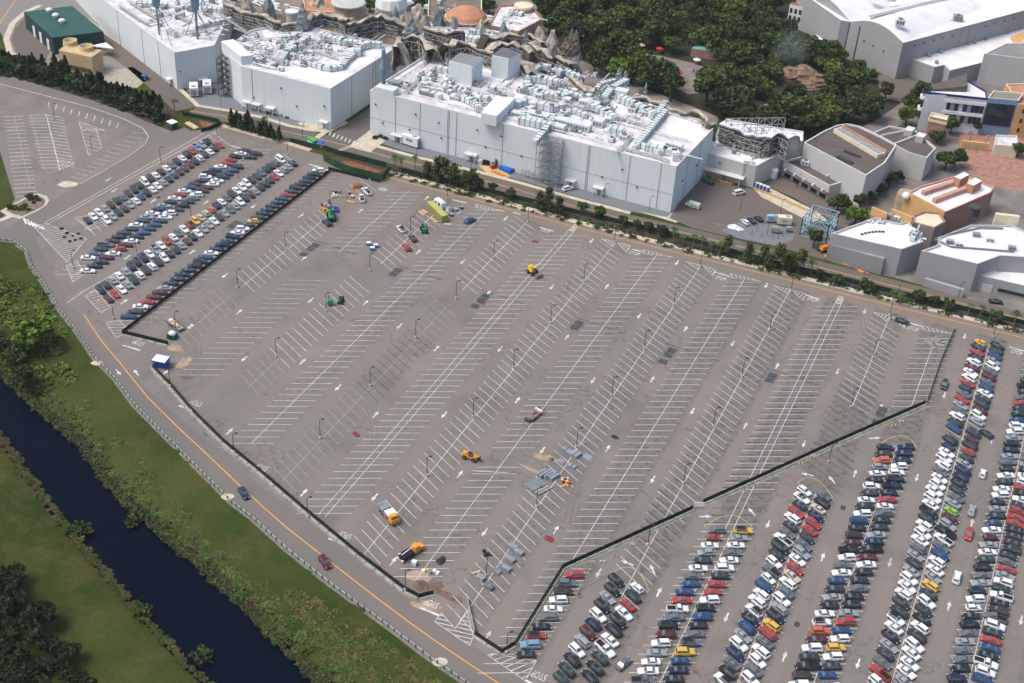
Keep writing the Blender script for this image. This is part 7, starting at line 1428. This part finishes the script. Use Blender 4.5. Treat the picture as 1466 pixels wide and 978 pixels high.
HATM = mat('grey_canvas', (.23, .235, .21), .9, .2, .6); t = spot('fallen_net', (1338, 492), 1.0, 'grey folded netting lying at the top right of the closed lot', 'netting'); [P_(t, 'net_fold', HATM, ((-2 + k * .8, math.sin(k * 1.7) * 1.4, .03), (1.0, 4.5 - k * .3, .25 + .15 * (k % 2)), .2 * k)) for k in range(7)]
# barricades along the fence foot
for i, (x, y) in enumerate(pts('862,806 880,797 905,781 1146,664 1163,655 1279,610 1290,605 840,818')): t = spot('barricade', (x, y), .5, 'small striped barricade at the foot of the slanting black fence', 'barricade', .02, 'barricades along the slanting fence'); P_(t, 'board', ORAM if i % 2 else WHITEB, ((0, 0, .6), (1.4, .08, .3))); P_(t, 'leg', WHITEB, ((-.5, 0, 0), (.08, .5, .6))); P_(t, 'leg', WHITEB, ((.5, 0, 0), (.08, .5, .6)))
# service yard and building-side things
def box_trailer(px, rz, l, w_, h, label, m=WHITEB):
    t = spot('box_trailer', px, rz, label, 'trailer'); P_(t, 'box_body', m, ((0, 0, .6), (l, w_, h))); P_(t, 'skirt', DKSTEEL, ((0, 0, .12), (l * .92, w_ * .9, .48))); wheels(t, [(-l * .3, s * w_ * .42) for s in (-1, 1)] + [(l * .3, s * w_ * .42) for s in (-1, 1)], .36)
    P_(t, 'roof_hatch', GREYM, ((l * .2, 0, h + .6), (l * .22, w_ * .5, .18))); P_(t, 'vent_panel', GREYM, ((0, -w_ / 2 - .02, h * .6), (l * .4, .05, h * .3))); P_(t, 'door', GREYM, ((l / 2 + .02, 0, .8), (.05, w_ * .7, h * .7))); return t
box_trailer((278, 135), -.95, 6.4, 3.4, 3.4, 'white generator housing, left one of the pair by the dark stair'); box_trailer((297, 131), -.95, 6.4, 3.4, 3.4, 'white generator housing, right one of the pair by the dark stair'); box_trailer((589, 208), -.1, 7.4, 3.2, 3.6, 'white generator housing against the front of the long show building'); box_trailer((424, 168), -.3, 4.4, 2.2, 1.8, 'small white box trailer in front of the left building')
box_trailer((1122, 321), .35, 5.0, 2.6, 2.6, 'cream box truck body in the gravel compound', CREAM); box_trailer((1104, 318), .5, 3.6, 1.6, 2.2, 'pale blue cabinet in the gravel compound', PB); box_trailer((1110, 333), .2, 3.0, 1.8, 1.6, 'grey green generator in the gravel compound', mat('grey_green', (.20, .27, .23), .6, .1, .6)); box_trailer((1129, 332), .3, 2.0, 1.4, 1.4, 'small grey box behind the cream truck body', GREYM)
def van(px, rz, label, m, m2):
    t = spot('van', px, rz, label, 'van'); P_(t, 'body', m, ((-.4, 0, .45), (4.3, 2.0, 1.7), 0, 0, (.97, .88)), ((2.3, 0, .45), (1.2, 1.9, .75), 0, 0, (.8, .95))); P_(t, 'windscreen', CGLASS, ((1.86, 0, 1.25), (.35, 1.6, .75), 0, 0, (.4, .9))); P_(t, 'side_panel', m2, ((-.6, -1.0, .8), (3.0, .06, .7))); P_(t, 'side_panel', m2, ((-.6, 1.0, .8), (3.0, .06, .7))); wheels(t, [(x, s * .9) for x in (1.7, -1.6) for s in (-1, 1)], .36); return t
van((448, 207), -.35, 'green panel van parked at the kerb of the service road', mat('van_green', (.03, .36, .10), .4, .05, .6), WHITEB); van((992, 297), 3.0, 'white van with lime green side parked against the building corner', WHITEB, mat('lime_panel', (.25, .5, .06), .5, .05, .6))
MINIM = {}
t = spot('tarpaulin_stack', (726, 244), -.3, 'blue tarpaulin over stacked goods beside the long building', 'covered stack'); P_(t, 'tarpaulin', BLUET, ((0, 0, .03), (5.6, 3.6, 1.3), 0, 0, (.9, .85)))
t = spot('material_rack', (713, 250), -.25, 'orange barriers stacked in front of the blue tarpaulin', 'barriers'); [P_(t, 'barrier', ORAM, ((-2.5 + k, (k % 2) * .7, .03), (1.6, .4, .6), .15)) for k in range(6)]
t = spot('forklift', (706, 241), 1.0, 'dark forklift with red body beside the orange barriers', 'forklift'); P_(t, 'body', REDM, ((0, 0, .4), (2.2, 1.3, .8))); P_(t, 'mast', BLACKP, ((1.2, 0, .2), (.2, 1.0, 3.2))); P_(t, 'overhead_guard', BLACKP, ((0, 0, 2.2), (1.2, 1.1, .08)), ((.5, .5, 1.2), (.08, .08, 1)), ((-.5, -.5, 1.2), (.08, .08, 1)), ((.5, -.5, 1.2), (.08, .08, 1)), ((-.5, .5, 1.2), (.08, .08, 1))); wheels(t, [(.8, .6), (.8, -.6), (-.7, .6), (-.7, -.6)], .32, .22)
t = spot('cable_drum', (694, 236), .4, 'black and white cable drums left of the forklift', 'cable drums'); [P_(t, 'drum', (WHITEB, BLACKP, BLACKP)[k], tubes=(((-1.6 + k * 1.3, -.4, 1.0), (-1.6 + k * 1.3, .4, 1.0), 1.0, 14),)) for k in range(3)]
sheet('sand_patch', W(pts('684,236 700,250 722,258 730,252 715,240')), .03, WOODM)
for i, (x, y, m) in enumerate(((460, 211, BLUET), (208, 114, BLUET))): t = spot('sun_umbrella', (x, y), 0, 'blue sun umbrella by the ' + ('green van' if i == 0 else 'yard corner near the hedge'), 'umbrella'); MB().lathe((0, 0, 1.9), [(1.5, 0), (.9, .35), (.05, .7)], 8).build('canopy', m, t, local=True); P_(t, 'pole', WHITEB, tubes=(((0, 0, 0), (0, 0, 2.5), .04, 5),)); P_(t, 'base_box', GREYM, ((0, 0, .02), (.9, .9, .5)))
t = spot('gate_kiosk', (247, 183), -.25, 'small dark green kiosk with white roof at the lot entrance', 'kiosk'); P_(t, 'kiosk_wall', GREENW, ((0, 0, .02), (3.0, 2.6, 2.4))); P_(t, 'roof', WHITEB, ((0, 0, 2.42), (3.5, 3.0, .2))); P_(t, 'window', CGLASS, ((0, -1.32, 1.1), (1.8, .06, .8)))
t = spot('timber_stack', (275, 181), -.35, 'row of pale planks in the small compound at the entrance', 'timber stack'); [P_(t, 'plank', WOODM if k % 2 else CREAM, ((-3 + k * .85, 0, .03), (.7, 2.0, .5))) for k in range(8)]
for i, (x, y) in enumerate(pts('1083,275 1088,277 1093,279 1098,281')): t = spot('portable_toilet', (x, y - 6), -.4, 'blue portable cabin in the row beside the yard wall', 'portable cabin', .02, 'blue portable cabins'); P_(t, 'cabin', BLUET, ((0, 0, 0), (1.2, 1.2, 2.1))); P_(t, 'roof', WHITEB, ((0, 0, 2.1), (1.3, 1.3, .15))); P_(t, 'door', SLATEB, ((0, -.62, .1), (.8, .04, 1.8)))
t = spot('timber_stack', (1022, 257), -.2, 'orange timber stacks along the low wing canopy', 'timber stack'); [P_(t, 'bundle', WOODM if k % 2 else ORAM, ((-6 + k * 1.6, (k % 3) * .4, .03), (1.4, 1.0, .7), .1 * k)) for k in range(9)]
q = at(1107, 254, 0); single('storage_tank', MB().lathe((q[0], q[1], 0), [(1.5, 0), (1.5, 3.4), (1.2, 3.8), (.2, 3.9)], 14), WHITEB, 'white upright tank in the corner by the theatre annex', 'tank', smooth=False)
fence('timber_barrier', W(pts('1080,272 1110,283 1140,296 1160,305')), 1.0, 2.0, 'row of pale timber barriers along the edge of the yard', WOODM, None, WOODM, 0, False); fence('timber_barrier', W(pts('1018,320 1040,325 1056,320 1068,326 1085,322')), .45, 2.4, 'low pale barrier line round the three parked cars in the yard', RAILG, None, RAILG, 0, False)
for i, (x, y) in enumerate(pts('1076,336 1083,331 1090,339 1098,337 1099,329 1106,341 1114,342 1120,338 1126,335')): q = at(x, y); single('marker_post', MB().tube((q[0], q[1], 0), (q[0], q[1], 2.2), .12, 6), RUST, 'slim rusty marker post in the gravel compound', 'post', 'marker posts of the gravel compound')
heap('boulder', (1052, 326), 3.0, 1.8, 1.3, WHITEB, 'white wrapped heap beside the three parked cars', 'covered heap')
t = spot('orange_excavator', (1178, 360), .9, 'orange excavator arm and boom beside the slate grey block', 'excavator'); P_(t, 'body', ORAM, ((0, 0, .9), (2.4, 2.0, 1.4), 0, 0, (.85, .9))); P_(t, 'track', BLACKP, ((0, .9, .03), (3.0, .5, .8))); P_(t, 'track', BLACKP, ((0, -.9, .03), (3.0, .5, .8))); P_(t, 'boom', ORAM, tubes=(((1, 0, 1.6), (2.6, 0, 4.2), .25, 6), ((2.6, 0, 4.2), (4.2, 0, 2.0), .2, 6))); P_(t, 'bucket', RUST, ((4.3, 0, 1.2), (.8, 1.0, .8)))
t = spot('timber_stack', (1198, 375), -.28, 'orange scaffold planks along the foot of the lean to', 'timber stack'); [P_(t, 'plank', ORAM if k % 3 == 0 else RUST, ((-4 + k * 2.2, .3 * (k % 2), .03), (2.1, .8, .5))) for k in range(8)]
# people: small standing figures, one continuous body each, hair and clothes as children
def person_mesh(stride):
    """standing body grown round a skeleton of joints"""
    mb = MB(); mb_v = [((0, 0, .95), .15), ((0, 0, 1.2), .16), ((0, 0, 1.42), .15), ((0, 0, 1.53), .06), ((.01, 0, 1.62), .10), ((.02, 0, 1.72), .09)]
    V = [p for p, r in mb_v]; R_ = [r for p, r in mb_v]; E = [(i, i + 1) for i in range(5)]
    for s in (-1, 1):
        o = len(V); V += [(0, s * .10, .88), (.10 * s * stride, s * .11, .48), (.16 * s * stride - .04, s * .11, .07), (.16 * s * stride + .12, s * .12, .04)]; R_ += [.095, .065, .045, .04]; E += [(0, o), (o, o + 1), (o + 1, o + 2), (o + 2, o + 3)]
        o = len(V); V += [(0, s * .20, 1.40), (-.06 * s * stride, s * .25, 1.12), (.08 - .08 * s * stride, s * .25, .88), (.1 - .08 * s * stride, s * .25, .78)]; R_ += [.06, .045, .035, .035]; E += [(2, o), (o, o + 1), (o + 1, o + 2), (o + 2, o + 3)]
    me = bpy.data.meshes.new('body'); me.from_pydata(V, E, []); ob = bpy.data.objects.new('body', me); C.objects.link(ob); ob.modifiers.new('s', 'SKIN')
    for i, r in enumerate(R_): me.skin_vertices[0].data[i].radius = (r, r)
    me.skin_vertices[0].data[0].use_root = True
    d = bpy.data.meshes.new_from_object(ob.evaluated_get(bpy.context.evaluated_depsgraph_get())); bpy.data.objects.remove(ob); d.name = 'body'; return d
PB_ = [person_mesh(s) for s in (.3, 1.2)]
SHIRTS = dict(red=REDM, white=WHITEB, blue=mat('blue_cloth', (.05, .12, .35), .9, .1, 2), black=BLACKP, yellow=YELM, pink=mat('pink_cloth', (.5, .2, .25), .9, .1, 2)); SHORT = mat('dark_trousers', (.03, .035, .05), .9, .1, 2); HAIR = mat('dark_hair', (.03, .02, .015), .8, 0)
def shirt_mesh(m):
    mb = MB(); mb.lathe((0, 0, 0), [(.17, .92), (.185, 1.1), (.205, 1.34), (.19, 1.44), (.09, 1.5)], 8, sq=1.05)
    for s in (-1, 1): mb.tube((0, s * .17, 1.43), (0, s * .26, 1.16), .085, 6, 0, .07)
    return mb
def person(px, shirt, label, group=None):
    t = spot('person', px, random.uniform(0, 6.28), label, 'person', .03, group); b = bpy.data.objects.new('body', random.choice(PB_)); C.objects.link(b); b.parent = t
    if not b.data.materials: b.data.materials.append(SKIN)
    k = ('shirt', shirt)
    if k not in MESHC: o = shirt_mesh(0).build('shirt', SHIRTS[shirt], t, local=True); MESHC[k] = o.data; mb = MB(); mb.lathe((0, 0, 0), [(.17, .84), (.175, .96), (.12, .97)], 8)
    else: o = bpy.data.objects.new('shirt', MESHC[k]); C.objects.link(o); o.parent = t
    if 'tr' not in MESHC:
        mb = MB(); mb.lathe((0, 0, 0), [(.18, .82), (.18, .97), (.1, .98)], 8)
        for s in (-1, 1): mb.tube((0, s * .1, .86), (.03 * s, s * .115, .5), .105, 6, 0, .085)
        o = mb.build('trousers', SHORT, t, local=True); MESHC['tr'] = o.data
    else: o = bpy.data.objects.new('trousers', MESHC['tr']); C.objects.link(o); o.parent = t
    if 'hair' not in MESHC: o = MB().lathe((0, 0, 0), [(.11, 1.62), (.118, 1.72), (.08, 1.81), (.02, 1.84)], 8).build('hair', HAIR, t, local=True); MESHC['hair'] = o.data
    else: o = bpy.data.objects.new('hair', MESHC['hair']); C.objects.link(o); o.parent = t
    return t
person((829, 855), 'black', 'person in dark clothes walking in the lane beside the black fence'); person((993, 963), 'red', 'person in red walking behind the blue car at the bottom'); person((583, 254), 'white', 'person in white on the pavement near the palms'); person((435, 183), 'black', 'person in dark clothes by the left building door'); person((1107, 845), 'yellow', 'person in yellow between the cars of the fourth row')
CR = [(W(pts('912,82 940,84 962,95 950,118 920,105')), 34), (W(pts('965,102 1000,98 1020,112 1000,128 975,124')), 14), (W(pts('1380,190 1440,196 1440,210 1385,205')), 12)]
for P, n_ in CR:
    for x, y in scatter(P, n_, .8, 77):
        px = proj((x, y, 0)); s_ = random.choice(list(SHIRTS)); person(px, s_, {'red': 'distant visitor in a red shirt', 'white': 'distant visitor in a white shirt', 'blue': 'distant visitor in a blue shirt', 'black': 'distant visitor in a dark shirt', 'yellow': 'distant visitor in a yellow shirt', 'pink': 'distant visitor in a pink shirt'}[s_] + (' on the plaza in the wood' if px[0] < 1200 else ' on the street by the white facade'), 'visitors on the plaza and street')
# small structures in the wood clearings
q = at(1010, 72); Bp = Bld('pavilion', [at(x, y, 4) for x, y in ((990, 69), (1028, 75), (1031, 69), (997, 64))], 4, 'long pavilion with bright teal roof in the wood clearing', wall=PINKW, roof=mat('teal_roof', (.10, .36, .30), .7, .1, .4), par=0)
Bp2 = Bld('pavilion', [at(x, y, 3.5) for x, y in ((1042, 77), (1058, 79), (1062, 71), (1046, 69))], 3.5, 'small pale roofed hut beside the teal pavilion', wall=PINKW, roof=ROOFD, par=0)
for i, (x, y, m) in enumerate(((944, 76, REDM), (917, 62, CREAM), (918, 71, CREAM), (997, 92, WHITEB), (972, 112, REDM), (1043, 97, CREAM), (1066, 102, CREAM), (1076, 104, CREAM), (882, 92, WHITEB), (892, 92, WHITEB))):
    t = spot('market_umbrella', (x, y), i, ('red umbrella at the far edge of the plaza', 'cream umbrella, upper one of the far pair', 'cream umbrella, lower one of the far pair', 'white canopied stall on the plaza', 'red stall at the left of the lower plaza', 'cream umbrella right of the lower plaza', 'cream umbrella in the trees, left one', 'cream umbrella in the trees, right one', 'white awning in the wood, left one', 'white awning in the wood, right one')[i], 'umbrella'); MB().lathe((0, 0, 2.2), [(1.8, 0), (1.0, .4), (.05, .8)], 8).build('canopy', m, t, local=True); P_(t, 'pole', WOODM, tubes=(((0, 0, 0), (0, 0, 2.8), .05, 5),)); P_(t, 'table', WOODM, ((0, 0, .7), (1.2, 1.2, .06)))
t = spot('plaza_column', (1041, 112), 0, 'tall white lattice column on the lower plaza', 'column'); mb = MB(); lattice(mb, (-.5, -.5), (.5, -.5), 0, 7, 1, .08); lattice(mb, (-.5, .5), (.5, .5), 0, 7, 1, .08); mb.build('column_frame', WHITEB, t, local=True); P_(t, 'column_cap', CREAM, ((0, 0, 7), (1.8, 1.8, .5)))
t = spot('fountain', (1034, 123), 0, 'round pale fountain on the lower plaza', 'fountain'); MB().lathe((0, 0, 0), [(2.6, 0), (2.6, .6), (2.3, .6), (2.2, .35)], 16).build('basin', CREAM, t, local=True); MB().lathe((0, 0, .3), [(.5, 0), (.3, 1.2), (.9, 1.4), (.1, 1.6)], 10).build('centre_piece', SLATEB, t, local=True)
# rocky outcrop in the wood
rk = thing('rock_outcrop', at(1150, 118), 'layered brown rock outcrop in the wood', 'rock outcrop')
for i, (x, y, rx, ry, h) in enumerate(((1132, 112, 6, 4, 5), (1150, 114, 8, 5, 6), (1168, 120, 6, 4, 4.5), (1158, 126, 5, 3, 3), (1128, 150, 3, 2.5, 3), (1095, 160, 3.5, 2.5, 3), (872, 74, 2.6, 2.2, 6), (1175, 70, 2.5, 2, 2))):
    c = at(x, y); mb = MB(); r = random.Random(i); n_ = 11; k = 6; vs = []
    for j in range(k):
        for a in range(n_): q = (1 - (j / k) ** 1.6 * .75) * r.uniform(.78, 1.2); vs.append((c[0] + rx * q * math.cos(a * 2 * math.pi / n_), c[1] + ry * q * math.sin(a * 2 * math.pi / n_), h * j / (k - 1) * r.uniform(.92, 1.05)))
    mb.add(vs, [(j * n_ + a, j * n_ + (a + 1) % n_, (j + 1) * n_ + (a + 1) % n_, (j + 1) * n_ + a) for j in range(k - 1) for a in range(n_)] + [tuple(range((k - 1) * n_, k * n_))]); m_ = mat('layered_rock', (.19, .125, .085), .95, .45, .5, .9) if i == 0 else bpy.data.materials['layered_rock']
    if i < 4: mb.build('boulder', m_, rk)
    else: single('rock_outcrop', mb, m_, ('small rock at the near edge of the wood, right one', 'small rock at the near edge of the wood, left one', 'pointed rock standing in the wood near the brown pinnacle', 'pale rock below the white facade')[i - 4], 'rock')
# ------------------------------------------------------------------ thin haze over the whole place
hz = bpy.data.materials.new('haze_air'); hz.use_nodes = True; N, L = nodes_of(hz); N.remove(N['Principled BSDF'])
pv = N.new('ShaderNodeVolumePrincipled'); pv.inputs['Color'].default_value = (.9, .94, 1, 1); pv.inputs['Density'].default_value = .00004; pv.inputs['Anisotropy'].default_value = .0
L.new(pv.outputs[0], N['Material Output'].inputs['Volume'])
MB().box((0, 2800, -4), (7300, 6700, 242)).build('haze', hz, kind='stuff')
# a drifting puff of steam above the wood's clearing
st = bpy.data.materials.new('steam'); st.use_nodes = True; N, L = nodes_of(st); N.remove(N['Principled BSDF'])
pv = N.new('ShaderNodeVolumePrincipled'); pv.inputs['Color'].default_value = (.75, .92, .88, 1)
g = N.new('ShaderNodeNewGeometry').outputs['Position']; tc = N.new('ShaderNodeTexCoord'); ln = N.new('ShaderNodeVectorMath'); ln.operation = 'LENGTH'; L.new(tc.outputs['Object'], ln.inputs[0])
fall = ramp_n(N, L, ln.outputs['Value'], .15, 1.0, 1, 0)
L.new(math_n(N, L, 'MULTIPLY', math_n(N, L, 'MULTIPLY', fall, fall), math_n(N, L, 'MULTIPLY', ramp_n(N, L, noise_n(N, L, g, .12, 3), .38, .7), .055)), pv.inputs['Density']); L.new(pv.outputs[0], N['Material Output'].inputs['Volume'])
mb = MB(); mb.lathe((0, 0, 0), [(.02, -1)] + [(math.sin(a), -math.cos(a)) for a in [i * math.pi / 8 for i in range(1, 8)]] + [(.02, 1)], 14)
o = mb.build('steam_puff', st, kind='stuff'); o.location = at(1133, 72, 16); o.scale = (11, 11, 13)
